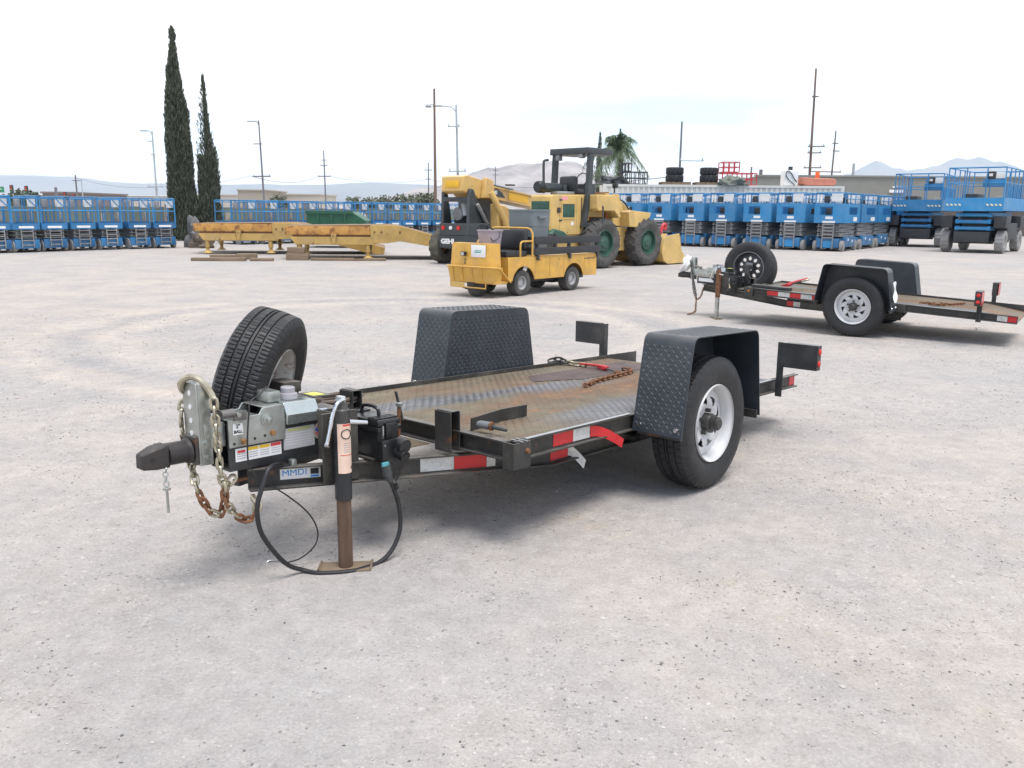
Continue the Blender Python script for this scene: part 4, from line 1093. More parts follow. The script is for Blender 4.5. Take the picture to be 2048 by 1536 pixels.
    for x_, z_, y_ in ((-1.775, .42, -.312), (-1.775, .335, -.312), (-1.68, .425, -.312), (-1.70, .48, -.293)):
        MB().cyl((x_, y_ - .0005, z_), (x_, y_ - .0045, z_), .0045, n=8).build('rivet', M_CHROME, case)
    MB().bx(-1.80, -1.60, -.26, .05, .3465, .3555).build('case_tray', M_FRAME, root)
    # trailer wiring socket
    MB().cyl((-1.705, -.313, .385), (-1.705, -.362, .368), .027, .024, n=18).build('wiring_socket', M_PLASTIC, case)
    MB().cyl((-1.705, -.362, .368), (-1.705, -.3622, .3679), .019, n=18).build('socket_bore', M_BLACKINK, case)
    MB().cyl((-1.705, -.335, .418), (-1.705, -.362, .412), .032, n=20).build('socket_flap', M_PLASTIC, case)
    if main:
        # light cable with plug, breakaway cable
        thick = [(-2.10, -.08, .352), (-2.176, -.13, .374), (-2.222, -.15, .365), (-2.262, -.16, .301), (-2.288, -.162, .226), (-2.278, -.164, .132), (-2.228, -.166, .040), (-2.165, -.165, -.035), (-2.10, -.17, -.074), (-2.058, -.228, -.083), (-1.967, -.300, -.081), (-1.904, -.320, -.078), (-1.83, -.330, -.070), (-1.765, -.335, -.030), (-1.716, -.33, .044), (-1.713, -.325, .140), (-1.735, -.32, .222), (-1.752, -.318, .262)]
        MB().tube(crom(thick, 7), .0095, 10).build('light_cable', M_CABLE, root)
        pg = MB().cyl((-1.752, -.318, .262), (-1.762, -.315, .290), .012, .019, n=14)
        pg.cyl((-1.762, -.315, .290), (-1.772, -.312, .335), .020, .022, n=14).cyl((-1.772, -.312, .335), (-1.776, -.31, .350), .017, .013, n=14)
        pg.build('cable_plug', mat('plug_grey', (.055, .06, .06), .5), root)
        MB().bx(-1.80, -1.765, -.328, -.318, .335, .352, .002).build('plug_tab', mat('plug_tag', (.1, .35, .38), .4), root)
        MB().tube(crom([(-1.742, -.335, .262), (-1.725, -.345, .30), (-1.74, -.35, .335), (-1.765, -.33, .36)], 5), .003, 6).build('plug_lanyard', M_CABLE, root)
        MB().cyl((-1.735, -.328, .250), (-1.728, -.330, .230), .010, n=10).build('plug_cap', M_PLASTIC, root)
        thin = [(-2.10, .02, .66), (-2.18, -.06, .650), (-2.245, -.09, .630), (-2.262, -.10, .587), (-2.275, -.10, .473), (-2.272, -.10, .385), (-2.24, -.12, .327), (-2.137, -.14, .243), (-2.046, -.15, .150), (-2.005, -.15, .065), (-2.015, -.14, .000), (-2.06, -.10, -.055), (-2.10, -.03, -.086)]
        MB().tube(crom(thin, 7), .0032, 6).build('breakaway_cable', M_CABLE, root)
        cl = []
        for i in range(16):
            a = 2 * math.pi * i / 16
            cl.append((-2.115 + .030 * math.cos(a) * .75, .002 + .014 * math.sin(a) - .03 * math.cos(a) * .7, -.088 + .006 * math.sin(a)))
        MB().tube(cl, .0035, 6, closed=True).build('cable_clip', M_CHROME, root)
        # small fittings around the coupler
        MB().cyl((-2.06, -.10, .352), (-2.20, -.105, .356), .007, n=8).build('brake_line', M_CABLE, root)
        MB().bx(-2.09, -2.065, -.115, -.090, .345, .375, .004).build('line_clamp', M_GALV, root)
    # spare wheel on its bracket
    if main:
        n_ = Vector((.575, -.762, -.274)).normalized()
        c_ = Vector((-1.939, .308, .620))
        q = (-n_).to_track_quat('Y', 'Z')
        sp = make_wheel(root, c_, rim='weathered', Rt=.330, w=.20, name='spare_wheel')
        sp.rotation_mode = 'XYZ'; sp.rotation_euler = q.to_euler('XYZ')
        MB().cyl(c_ + n_ * -.02, c_ + n_ * .11 + Vector((0, 0, .0)), .028, n=12).build('spare_spindle', M_BLACK, root)
        MB().bx(-1.945, -1.855, .13, .25, .595, .640, .003).build('spare_bracket', M_FRAME, root)
        MB().bx(-1.92, -1.87, .14, .19, .345, .594, .003).build('spare_bracket', M_BLACK, root)
    else:
        c_ = Vector((-1.66, .20, .625))
        sp = make_wheel(root, c_, rim='black', Rt=.36, w=.205, name='spare_wheel', rot=(R(-4), 0, 0))
        MB().cyl(c_ + Vector((0, -.06, 0)), c_ + Vector((0, .05, 0)), .03, n=12).build('spare_spindle', M_BLACK, root)
        MB().bx(-1.69, -1.63, .05, .11, .345, .66, .003).build('spare_bracket', M_BLACK, root)
        MB().bx(-1.72, -1.60, .11, .135, .61, .67, .003).build('spare_bracket', M_BLACK, root)
    # drawbar plate under the case
    MB().bx(-1.66, -1.40, -.19, .19, .3440, .3470).build('drawbar_plate', M_DECK, root)
    for o in list(root.children): o.matrix_parent_inverse = RAKE      # deck rakes down to the rear, posts stay plumb
    return root

main_trailer = make_trailer(True)
back_trailer = make_trailer(False)
MT = Matrix.Translation((.3827, 4.9103, 0)) @ Matrix.Rotation(R(49.93), 4, 'Z') @ RAKE
B_OFF = back_trailer.location.copy()
BT = Matrix.Translation(B_OFF) @ Matrix.Rotation(R(-35), 4, 'Z') @ RAKE
def place(o, MT_):
    o.location = MT_.to_translation(); o.rotation_euler = MT_.to_euler(); o.scale = [round(q, 2) for q in MT_.to_scale()]; return o

# things lying on the foreground deck
def load_binder(label, Mw, group):
    t = thing('load_binder', label, 'load binder', group=group); place(t, Mw)
    MB().cyl((-.05, 0, .012), (.05, 0, .012), .012, n=10).build('barrel', M_RED, t)
    MB().tube([(0, 0, .02), (-.06, -.03, .022), (-.17, -.075, .018)], .010, 8, taper=.7).build('lever', M_RED, t)
    MB().prism([(-.03, -.02), (.03, -.02), (.045, .02), (-.02, .03)], 'z', .004, .026).build('yoke', M_RED, t)
    MB().cyl((.05, 0, .012), (.16, .0, .010), .006, n=8).build('tension_rod', M_BLACK, t)
    MB().cyl((-.05, 0, .012), (-.13, .02, .010), .006, n=8).build('tension_rod', M_BLACK, t)
    for s_, x_ in ((1, .16), (-1, -.13)):
        pts = [(x_, 0 if s_ > 0 else .02, .010), (x_ + s_ * .03, .015, .010), (x_ + s_ * .055, .0, .010), (x_ + s_ * .045, -.022, .010), (x_ + s_ * .02, -.022, .010)]
        MB().tube(crom(pts, 4), .0075, 8).build('hook', M_ZINC if s_ < 0 else M_RUST, t)
    return t
load_binder('red lever load binder lying across the foreground trailer deck', MT @ Matrix.Translation((.73, .31, .427)) @ Matrix.Rotation(R(-112), 4, 'Z'), 'red load binders')
load_binder('red load binder lying at the front of the rear trailer deck', BT @ Matrix.Translation((-1.0, -.25, .450)) @ Matrix.Rotation(R(190), 4, 'Z') @ Matrix.Rotation(R(22), 4, 'Y') @ Matrix.Scale(1.6, 4), 'red load binders')
def loose_chain(label, Mw, pts, mats, ll=.05, wire=.006):
    t = thing('tie_down_chain', label, 'chain', group='loose chains'); place(t, Mw)
    chain(t, pts, mats, ll, wire, 'link'); return t
loose_chain('rusty tie down chain lying on the foreground trailer deck', MT, [(.02, -.03, .434), (.10, -.01, .434), (.20, .02, .434), (.40, .05, .434), (.62, .08, .434), (.74, .10, .434), (.80, .15, .434), (.80, .20, .434)], lambda t: M_RUST)
loose_chain('chain with grab hook hanging over far rail of foreground trailer', MT, [(.62, .70, .445), (.66, .64, .462), (.70, .58, .440), (.72, .50, .436), (.72, .46, .436)], lambda t: M_ZINC if t > .4 else M_FRAME, .055, .0075)
loose_chain('rusty chain heaped on the rear trailer deck behind its wheel', BT, [(.62, -.30, .434), (.70, -.22, .434), (.78, -.28, .440), (.72, -.34, .434), (.80, -.38, .444), (.88, -.30, .436), (.84, -.22, .446), (.92, -.14, .436), (.98, .0, .440), (1.04, .14, .440)], lambda t: M_RUST, .05, .007)
loose_chain('pale chain coiled at the front corner of the rear trailer deck', BT, [(-1.32, -.50, .440), (-1.22, -.46, .440), (-1.12, -.52, .440), (-1.02, -.46, .440), (-.94, -.50, .440), (-.90, -.44, .44)], lambda t: M_GALV, .05, .0065)
# grey flat bar standing on edge and a rubber grip
t = MB().prism([(-1.36, -.395), (-1.10, -.345), (-.915, -.350), (-.915, -.345), (-1.10, -.339), (-1.36, -.389)], 'z', .4235, .482).build('flat_bar', M_FRAME)
place(t, MT); tag(t, 'bent grey steel strip standing on edge on the foreground deck', 'steel strip')
t = thing('rubber_grip_pin', 'grey gripped pin with rust collar at the near front deck corner', 'pin'); place(t, MT)
MB().lathe([(0, -.058), (.012, -.058), (.017, -.045), (.018, .0), (.016, .006), (0, .006)], 'y', 16).build('grip', mat('grey_grip', (.13, .14, .15), .6), t, loc=(-1.335, -.475, .458), rot=(0, 0, R(188)))
MB().lathe([(0, .0), (.020, 0), (.020, .010), (0, .010)], 'y', 16).build('collar', M_RUST, t, loc=(-1.334, -.486, .458), rot=(0, 0, R(188)))
MB().cyl((-1.333, -.496, .456), (-1.325, -.57, .452), .010, .007, n=10).build('shank', M_DGREY, t)
t = thing('eye_bolt', 'rusty upright bolt standing behind the black battery case', 'bolt'); place(t, MT)
MB().cyl((-1.50, -.075, .36), (-1.50, -.075, .505), .0085, n=10).build('shank', M_RUST, t)
MB().cyl((-1.50, -.075, .505), (-1.50, -.075, .520), .017, .016, n=6).build('head', M_GALV, t)
t = MB().prism([(-.02, -.008), (.03, .12), (.044, .12), (-.004, -.012)], 'x', -.006, 0).build('grey_lever', M_FRAME)
place(t, MT @ Matrix.Translation((-1.415, -.02, .435))); tag(t, 'bent grey flat lever leaning at the front of the deck', 'lever')
# coil of strap by the far front corner of the foreground trailer
t = MB(); cp_ = []
for i in range(40):
    a = i * .42; cp_.append((-1.50 + (.085 + .002 * i) * math.cos(a), .36 + .055 * math.sin(a), .447 + .0012 * i))
t.tube(cp_, .009, 6)
t = t.build('coiled_rope', mat('old_rope', (.14, .11, .09), .9, var=.3)); place(t, MT); tag(t, 'coil of old brown rope beyond the far stake post', 'rope')
t = thing('paper_sheet', 'torn white paper sheet hanging on the rear face of the back trailer fender', 'paper'); place(t, BT)
pv_, pf_ = [], []
for i in range(7):
    for j in range(5):
        a_, b_ = i / 6, j / 4
        zz_ = .66 - .20 * a_ + (.05 * (1 - abs(b_ - .4)) if i == 0 else 0)
        pv_.append((.362 + (.843 - zz_) * .182 + .012 + .010 * math.sin(a_ * 7 + b_ * 3), -.92 + .17 * b_, zz_))
for i in range(6):
    for j in range(4): pf_.append((i * 5 + j, i * 5 + j + 1, (i + 1) * 5 + j + 1, (i + 1) * 5 + j))
MB().add(pv_, pf_).build('sheet', M_WHITE, t, smooth=180)

# ------------------------------------------------------------------ yellow utility cart
def arch_panel(x0, x1, zb, zt, arches, r, n=14):
    """side panel outline with wheel arches cut from the bottom"""
    pts = [(x0, zt), (x0, zb)]
    for c in arches:
        for i in range(n + 1):
            a = math.pi - math.pi * i / n
            x, z = c + r * math.cos(a), .20 + r * math.sin(a) * 1.0
            if z >= zb - 1e-6 and x0 < x < x1: pts.append((x, max(z, zb)))
    pts += [(x1, zb), (x1, zt)]
    return pts
def small_wheel(parent, loc, r, w, rim_mat, tyre_mat, flip, rr=None, name='wheel', n=40, lugs=0):
    rr = rr or r * .5
    prof = [(rr, -w * .36), (rr + .01, -w * .45), (r * .8, -w * .52), (r * .95, -w * .47), (r, -w * .32), (r, 0), (r, w * .32), (r * .95, w * .47), (r * .8, w * .52), (rr + .01, w * .45), (rr, w * .36)]
    fn = None
    if lugs:
        def fn(q, h, i, j):
            if q >= r * .93:
                ph = i + (h / w) * 5 * (1 if h > 0 else -1)
                return q - (r * .055 if int(ph // 2) % 2 else 0)
            return q
    wh = MB().lathe(prof, 'y', n if not lugs else lugs * 4, closed=True, fn=fn).build(name, tyre_mat, parent, smooth=40)
    wh.location = loc
    if flip: wh.rotation_euler = (0, 0, math.pi)
    rm = MB().lathe([(rr + .004, -w * .40), (rr - .01, -w * .38), (rr - .02, -w * .15), (rr * .55, -w * .10), (rr * .5, -w * .22), (rr * .3, -w * .24), (0, -w * .24)], 'y', 28)
    rm.build('rim', rim_mat, wh, smooth=40)
    return wh
def make_cart():
    t = thing('utility_cart', 'yellow flatbed utility cart with black seat and black stake sides', 'cart', (.19, 14.64, 0), R(50))
    Wd = 1.02
    # side panels
    for y0, y1 in ((0.0, .022), (Wd - .022, Wd)):
        p = arch_panel(-.42, 2.19, .26, .665, (0, 1.46), .31)
        MB().prism(p, 'y', y0 + .004, y1 + .004).build('side_panel', M_YELLOW, t, smooth=30, bevel=.006)
    MB().bx(-.42, 2.19, .028, Wd - .02, .645, .668).build('bed', M_YELLOW, t)
    MB().bx(-.42, -.40, .03, Wd - .02, .28, .644).build('seat_riser', M_YELLOW, t)
    MB().bx(2.165, 2.188, .03, Wd - .02, .27, .644).build('tail_panel', M_YELLOW, t)
    MB().bx(-.78, -.43, .0, Wd, .235, .275, .01).build('floor', M_YELLOW, t)
    MB().bx(-.3, 2.1, .25, Wd - .25, .20, .3).build('chassis', M_LIFTDK, t)
    # nose cowl: wraps round both front corners
    def cowl(z0, z1, off0, off1, name, m_, k=7):
        vs_, fs = [], []
        def ring(z, off):
            pts = []
            for i in range(k + 1):
                a = R(90 * i / k)
                pts.append((-.72 - (.13 + off) * math.sin(a), .14 - (.13 + off) * math.cos(a)))
            for i in range(k + 1):
                a = R(90 - 90 * i / k)
                pts.append((-.72 - (.13 + off) * math.sin(a), Wd - .14 + (.13 + off) * math.cos(a)))
            return [(-.60, .01 - off * .8, z)] + [(x, y, z) for x, y in pts] + [(-.60, Wd - .01 + off * .8, z)]
        a, b, c_, d_ = ring(z0, off0), ring(z1, off1), ring(z1, off1 - .02), ring(z0, off0 - .02)
        n_ = len(a); fs = []
        for q in range(4):
            fs += [(q * n_ + i, q * n_ + i + 1, ((q + 1) % 4) * n_ + i + 1, ((q + 1) % 4) * n_ + i) for i in range(n_ - 1)]
        fs += [(0, n_, 2 * n_, 3 * n_), (n_ - 1, 2 * n_ - 1, 3 * n_ - 1, 4 * n_ - 1)]
        MB().add(a + b + c_ + d_, fs).build(name, m_, t, smooth=32)
    cowl(.50, .905, .0, -.035, 'nose_cowl', M_YELLOW)
    cowl(.26, .515, .005, .055, 'bumper_skirt', M_YELLOW)
    top = [(-.60, .045), (-.66, .05), (-.76, .10), (-.80, .18), (-.80, Wd - .18), (-.76, Wd - .10), (-.66, Wd - .05), (-.60, Wd - .045)]
    MB().prism(top, 'z', .885, .905).build('dash_top', M_YELLOW, t, bevel=.008)
    MB().bx(-.63, -.61, .05, Wd - .05, .28, .884).build('dash_panel', M_YELLOW, t)
    # rolled bumper rim sweeping back to the floor on both sides
    rim = [(-.38, -.02, .255), (-.56, -.02, .40), (-.70, -.045, .495), (-.82, -.02, .515), (-.895, .10, .520), (-.91, .28, .520), (-.91, Wd - .28, .520), (-.895, Wd - .10, .520), (-.82, Wd + .02, .515), (-.70, Wd + .045, .495), (-.56, Wd + .02, .40), (-.38, Wd + .02, .255)]
    MB().tube(crom(rim, 5), .016, 8).build('bumper_rim', M_YELLOW, t)
    for y_ in (.18, .40, .62, .84): MB().tube([(-.915, y_, .515), (-.885, y_, .40), (-.860, y_, .27)], .012, 6).build('bumper_rib', M_YELLOW, t)
    MB().tube([(-.86, .12, .25), (-.86, .12, .17), (-.86, .70, .17), (-.86, .92, .17), (-.86, .92, .25)], .012, 6).build('bumper_bar', M_YELLOW, t)
    MB().bx(-.862, -.856, .60, .92, .175, .255).build('mounting_plate', M_CREAMY, t)
    # placard, headlight, number
    pc = MB().bx(-.846, -.838, .14, .46, .68, .88, .003).build('placard', M_WHITE, t, rot=(0, 0, 0))
    MB().bx(-.8480, -.8462, .24, .38, .755, .772).build('print_line', mat('print_teal', (.03, .30, .26), .5), pc)
    MB().bx(-.8480, -.8462, .22, .38, .785, .795).build('print_line', mat('print_teal', (.03, .30, .26), .5), pc)
    hl = MB().bx(-.90, -.845, .56, .66, .695, .765, .008).build('headlight', M_PLASTIC, t)
    MB().bx(-.905, -.9005, .575, .645, .705, .755).build('lens', M_CHROME, hl)
    text('2', .12, M_DGREY, t, (-.852, .60, .60), (R(90), 0, R(-90)))
    # seat
    MB().bx(-.40, .16, .06, Wd - .06, .668, .775, .03).build('seat_cushion', M_VINYL, t)
    bk = MB().bx(.07, .19, .06, Wd - .06, .80, 1.125, .045).build('seat_backrest', M_VINYL, t)
    hoop = [(.235, .015, .66), (.235, .015, 1.06), (.235, .06, 1.13), (.235, .14, 1.15), (.235, Wd - .14, 1.15), (.235, Wd - .06, 1.13), (.235, Wd - .015, 1.06), (.235, Wd - .015, .66)]
    MB().tube(hoop, .018, 8).build('seat_hoop', M_YELLOW, t)
    for y_ in (.015, Wd - .015):
        MB().tube(crom([(-.09, y_, .66), (-.09, y_, .86), (-.07, y_, .91), (-.02, y_, .93), (.22, y_, .93)], 4), .016, 8).build('hip_rail', M_YELLOW, t)
    # steering
    MB().cyl((-.66, .45, .84), (-.46, .45, 1.06), .02, n=10).build('steering_column', M_YELLOW, t)
    ringp = []
    ax = Vector((.2, 0, .18)).normalized(); e1 = Vector((0, 1, 0)); e2 = ax.cross(e1)
    for i in range(26):
        a = 2 * math.pi * i / 26
        ringp.append((Vector((-.455, .45, 1.075)) + (e1 * math.cos(a) + e2 * math.sin(a)) * .19)[:])
    sw = MB().tube(ringp, .013, 8, closed=True)
    for a in (0, 2.1, 4.2): sw.tube([(-.465, .45, 1.065), (Vector((-.455, .45, 1.075)) + (e1 * math.cos(a) + e2 * math.sin(a)) * .19)[:]], .009, 6)
    sw.build('steering_wheel', M_PLASTIC, t)
    # stake sides
    for y0, y1 in ((-.024, .002), (Wd + .004, Wd + .03)):
        for z0, z1 in ((.69, .815), (.875, 1.005)):
            MB().bx(.27, 2.27, y0, y1, z0, z1, .004).build('side_board', M_BOARD, t)
        yi = (y1 + .002) if y0 < .1 else (y0 - .042)
        for x_ in (.34, 1.28, 2.17):
            MB().bx(x_, x_ + .06, yi, yi + .04, .669, 1.0).build('stake', M_BOARD, t)
            if y0 < .1: MB().bx(x_ - .01, x_ + .05, -.032, -.001, .60, .688, .003).build('stake_pocket', M_LIFTDK, t)
    for z0, z1 in ((.70, .82), (.88, 1.0)): MB().bx(.285, .31, .05, Wd - .04, z0, z1).build('head_board', M_BOARD, t)
    # wheels
    for x_, y_, f in ((0, .125, False), (1.46, .125, False), (1.46, Wd - .125, True), (0, Wd - .125, True)):
        small_wheel(t, (x_, y_, .225), .225, .20, M_RIMW if f is None else mat('cart_rim', (.36, .36, .36), .5, var=.1, dirt=.3, dirt_col=(.3, .28, .25)), M_TYREDST, f, rr=.115)
    MB().lathe([(0, -.09), (.17, -.09), (.2, -.06), (.2, .06), (.17, .09), (0, .09)], 'y', 30).build('steer_wheel', M_TYREDST, t, loc=(-.62, .52, .20))
    # seams, hinges, pedals and grime catchers
    for x_ in (.30, .72, 1.14, 1.78): MB().bx(x_, x_ + .006, .0015, .0035, .30, .64).build('panel_seam', mat('seam_brown', (.25, .17, .07), .8), t)
    for x_ in (.45, 1.0, 1.9, 2.1): MB().cyl((x_, .0035, .60), (x_, -.004, .60), .010, n=8).build('bolt', M_RUST, t)
    MB().bx(1.78, 2.12, .0005, .0032, .575, .590).build('print_line', M_DGREY, t)
    MB().bx(-.66, -.56, .30, .40, .30, .36).build('pedal', M_LIFTDK, t)
    MB().bx(-.66, -.56, .52, .62, .30, .36).build('pedal', M_LIFTDK, t)
    MB().tube(crom([(-.80, .75, .18), (-.6, .70, .12), (-.3, .66, .18), (.2, .6, .2)], 4), .02, 6).build('steering_link', M_LIFTDK, t)
    MB().cyl((0, .12, .225), (0, .9, .225), .035, n=10).build('axle', M_LIFTDK, t)
    MB().cyl((1.46, .12, .225), (1.46, .9, .225), .04, n=10).build('axle', M_LIFTDK, t)
    MB().bx(1.30, 1.62, .38, .66, .13, .30, .04).build('motor', M_LIFTDK, t)
    return t
cart = make_cart()
CT = Matrix.Translation((.19, 14.64, 0)) @ Matrix.Rotation(R(50), 4, 'Z')
def tub(name, label, cat, x, y, z, lx, ly, h, taper, m_, Mw):
    t = thing(name, label, cat); place(t, Mw @ Matrix.Translation((x, y, z)))
    def ring(s_, zz_, r=.06, k=4):
        pts = []
        for (cx, cy, a0) in ((1, 1, 0), (-1, 1, 90), (-1, -1, 180), (1, -1, 270)):
            for i in range(k + 1):
                a = R(a0 + 90 * i / k)
                pts.append((cx * (lx / 2 * s_ - r) + r * math.cos(a), cy * (ly / 2 * s_ - r) + r * math.sin(a), zz_))
        return pts
    rings = [ring(taper, 0), ring(taper + (1 - taper) * .62, h * .62), ring(taper + (1 - taper) * .62 + .035, h * .63), ring(1.0, h * .965), ring(1.04, h * .965), ring(1.04, h), ring(.96, h), ring(.955, h * .6), ring(taper * .96, .02)]
    k = len(rings[0]); vs_ = [p for r_ in rings for p in r_]; fs = []
    for a in range(len(rings) - 1):
        fs += [(a * k + i, a * k + (i + 1) % k, (a + 1) * k + (i + 1) % k, (a + 1) * k + i) for i in range(k)]
    fs += [tuple(range(k - 1, -1, -1)), tuple(range((len(rings) - 1) * k, len(rings) * k))]
    MB().add(vs_, fs).build('tub_body', m_, t, smooth=35)
    MB().bx(-.10, .10, -ly / 2 * 1.03 - .03, -ly / 2 * .99, h * .80, h * .86, .01).build('handle', m_, t)
    MB().bx(lx / 2 * .99, lx / 2 * 1.03 + .03, -.10, .10, h * .72, h * .92, .01).build('handle', m_, t)
    return t
tub('plastic_tub', 'large grey plastic tub standing in the bed of the yellow cart', 'tub', .74, .50, .67, .56, .56, .80, .84, M_TUB, CT)
# lilac bucket on the floor behind the dash
t = thing('bucket', 'lilac grey plastic bucket between steering wheel and seat of the yellow cart', 'bucket'); place(t, CT @ Matrix.Translation((-.46, .38, .70)))
MB().lathe([(0, 0), (.155, 0), (.165, .02), (.21, .40), (.225, .405), (.225, .425), (.205, .425), (.16, .03), (0, .02)], 'z', 28).build('pail', M_LILAC, t)
MB().tube(crom([(.0, -.222, .40), (-.05, -.24, .30), (-.10, -.17, .24), (-.16, -.15, .30)], 5), .006, 6).build('bail', M_PLASTIC, t)
MB().bx(-.09, .09, -.09, .09, -.425, -.002, .01).build('stand', M_YELLOW, t)

# ------------------------------------------------------------------ wheel loader
def loader_wheel(parent, loc, flip):
    r, w = .64, .40
    prof = [(.33, -.16), (.345, -.19), (.46, -.215), (.56, -.21), (.60, -.19), (.615, -.10), (.62, 0), (.615, .10), (.60, .19), (.56, .21), (.46, .215), (.345, .19), (.33, .16)]
    wh = MB().lathe(prof, 'y', 48, closed=True).build('wheel', M_TYREDST, parent, smooth=45)
    wh.location = loc
    if flip: wh.rotation_euler = (0, 0, math.pi)
    # chevron lugs
    lug = MB()
    for s_ in (-1, 1):
        for i in range(18):
            a0 = 2 * math.pi * (i + (.5 if s_ > 0 else 0)) / 18
            vs_ = []
            for k in range(4):
                y_ = s_ * (.005 + .068 * k); a = a0 + .055 * k
                for (dr, da) in ((-.02, -.05), (.028, -.035), (.028, .035), (-.02, .05)):
                    q = (.62 if k < 3 else .60) + dr - (.03 if k == 3 and dr > 0 else 0)
                    vs_.append((q * math.cos(a + da), y_, q * math.sin(a + da)))
            fs = []
            for k in range(3):
                fs += [(k * 4 + j, k * 4 + (j + 1) % 4, k * 4 + 4 + (j + 1) % 4, k * 4 + 4 + j) for j in range(4)]
            fs += [(3, 2, 1, 0), (12, 13, 14, 15)]
            lug.add(vs_, fs)
    lug.build('tread_lugs', M_TYREDST, wh, smooth=30)
    MB().lathe([(.345, -.18), (.335, -.195), (.315, -.19), (.30, -.10), (.25, -.085), (.22, -.10), (.20, -.14), (.12, -.15), (.10, -.17), (0, -.17)], 'y', 32).build('rim', M_GREEN, wh, smooth=35)
    return wh
def make_loader():
    t = thing('wheel_loader', 'yellow articulated wheel loader with green wheels and black canopy', 'loader', (1.56, 22.42, 0), R(45))
    for x_ in (.27, 2.13):
        for s_ in (-1, 1): loader_wheel(t, (x_, s_ * .67, .64), s_ > 0)
        MB().cyl((x_, -.55, .64), (x_, .55, .64), .14, n=14).build('axle', M_CREAMY, t)
    # engine hood
    hood = MB().prism([(-1.42, .86), (-1.42, 1.80), (-1.36, 1.84), (-.12, 1.86), (-.12, .86)], 'y', -.50, .20).build('engine_hood', M_CREAMY, t, bevel=.025)
    MB().bx(-1.435, -1.421, -.44, .15, .90, 1.68, .004).build('rear_grille', M_GREEN, hood)
    for k in range(9): MB().bx(-1.442, -1.436, -.43, .14, .95 + k * .08, .985 + k * .08).build('grille_slat', M_GREEN, hood)
    gs = MB().bx(-1.01, -.56, -.512, -.501, 1.29, 1.62, .003).build('side_screen', M_GREEN, hood)
    fr = MB()
    for a in ((-1.04, -.53, 1.62, 1.65), (-1.04, -.53, 1.26, 1.29), (-1.04, -1.01, 1.29, 1.62), (-.56, -.53, 1.29, 1.62)): fr.bx(a[0], a[1], -.520, -.501, a[2], a[3])
    fr.build('screen_frame', M_CREAMY, hood)
    MB().bx(-1.20, -1.09, -.53, -.502, 1.40, 1.53, .01).build('dark_fitting', M_HUB, hood)
    MB().bx(-1.05, -.82, -.5035, -.5012, 1.72, 1.80).build('pink_sticker', mat('pink_sticker', (.75, .30, .35), .5), hood)
    MB().cyl((-.62, -.5005, 1.14), (-.62, -.5045, 1.14), .05, n=14).build('oval_badge', M_WHITE, hood)
    for x_ in (-1.10, -.12 - .35):
        MB().bx(x_, x_ + .008, -.5025, -.5005, .88, 1.80).build('panel_seam', mat('seam_brown', (.25, .17, .07), .8), hood)
    MB().prism([(-1.55, .78), (-1.55, .90), (-1.35, 1.02), (-1.0, .94), (-.9, .86), (-.9, .78)], 'y', -.60, .42).build('rear_counterweight', M_GREEN, t, bevel=.03)
    MB().bx(-1.38, .9, -.40, .36, .50, .858, .02).build('rear_frame', M_CREAMY, t)
    # operator deck
    MB().bx(-.12, .62, -.50, .50, 1.30, 1.62, .02).build('operator_deck', M_CREAMY, t)
    MB().prism([(-.10, 1.86), (.62, 1.86), (.72, 1.62), (.80, 1.52), (.90, 1.30), (.82, 1.28), (.62, 1.46), (-.02, 1.46), (-.10, 1.52)], 'y', -.86, -.505).build('rear_mudguard', M_CREAMY, t, bevel=.02)
    MB().prism([(-.10, 1.86), (.62, 1.86), (.72, 1.62), (.80, 1.52), (.90, 1.30), (.82, 1.28), (.62, 1.46), (-.02, 1.46), (-.10, 1.52)], 'y', .505, .86).build('rear_mudguard', M_CREAMY, t, bevel=.02)
    # seat, air cleaner and dash
    st = MB().bx(-.32, .06, -.30, .22, 1.865, 2.0, .04).build('seat', M_VINYL, t)
    MB().bx(-.36, -.20, -.32, .22, 1.95, 2.32, .07).build('seat_backrest', M_VINYL, st)
    MB().cyl((-1.22, .06, 2.02), (-.55, .06, 2.02), .12, n=18).build('air_cleaner', M_DGREY, t)
    MB().lathe([(0, -.1), (.13, -.1), (.15, -.06), (.15, .06), (.13, .1), (0, .1)], 'x', 18, c=(-1.24, .06, 2.03)).build('pre_cleaner', M_PLASTIC, t)
    MB().bx(-1.0, -.40, -.36, -.12, 1.862, 1.93, .01).build('hood_fittings', M_GALV, t)
    MB().bx(-.50, -.38, -.10, .1, 1.862, 2.1, .02).build('fuel_can', M_DGREY, t)
    MB().bx(.35, .55, -.25, .25, 1.622, 2.15, .03).build('dash', M_DGREY, t)
    ringp = [(.28 + .06 * math.sin(2 * math.pi * i / 20), .18 * math.cos(2 * math.pi * i / 20), 2.25 + .17 * math.sin(2 * math.pi * i / 20)) for i in range(20)]
    MB().tube(ringp, .014, 6, closed=True).build('steering_wheel', M_PLASTIC, t)
    # roll-over canopy
    roof = MB().bx(-.20, .80, -.60, .70, 2.86, 3.02, .02).build('canopy', M_DGREY, t)
    for y_ in (-.56, .62):
        MB().prism([(-.12, 2.858), (.02, 2.858), (-.02, 1.9), (-.20, 1.05), (-.34, 1.05), (-.17, 1.9)], 'y', y_ - .06, y_ + .06).build('canopy_post', M_DGREY, t, bevel=.01)
    MB().tube(crom([(-.20, .74, 2.75), (-.30, .80, 2.72), (-.32, .80, 2.6), (-.30, .80, 1.9)], 4), .035, 8).build('exhaust_stack', M_DGREY, t)
    MB().bx(-.20, -.05, .38, .50, 2.72, 2.858, .02).build('work_light', M_LIFTG, t)
    MB().bx(-.20, -.05, -.40, -.28, 2.76, 2.858, .02).build('work_light', M_LIFTG, t)
    # articulation, loader tower, arms
    MB().bx(.9, 1.2, -.18, .18, .45, 1.2).build('articulation_joint', M_LIFTDK, t)
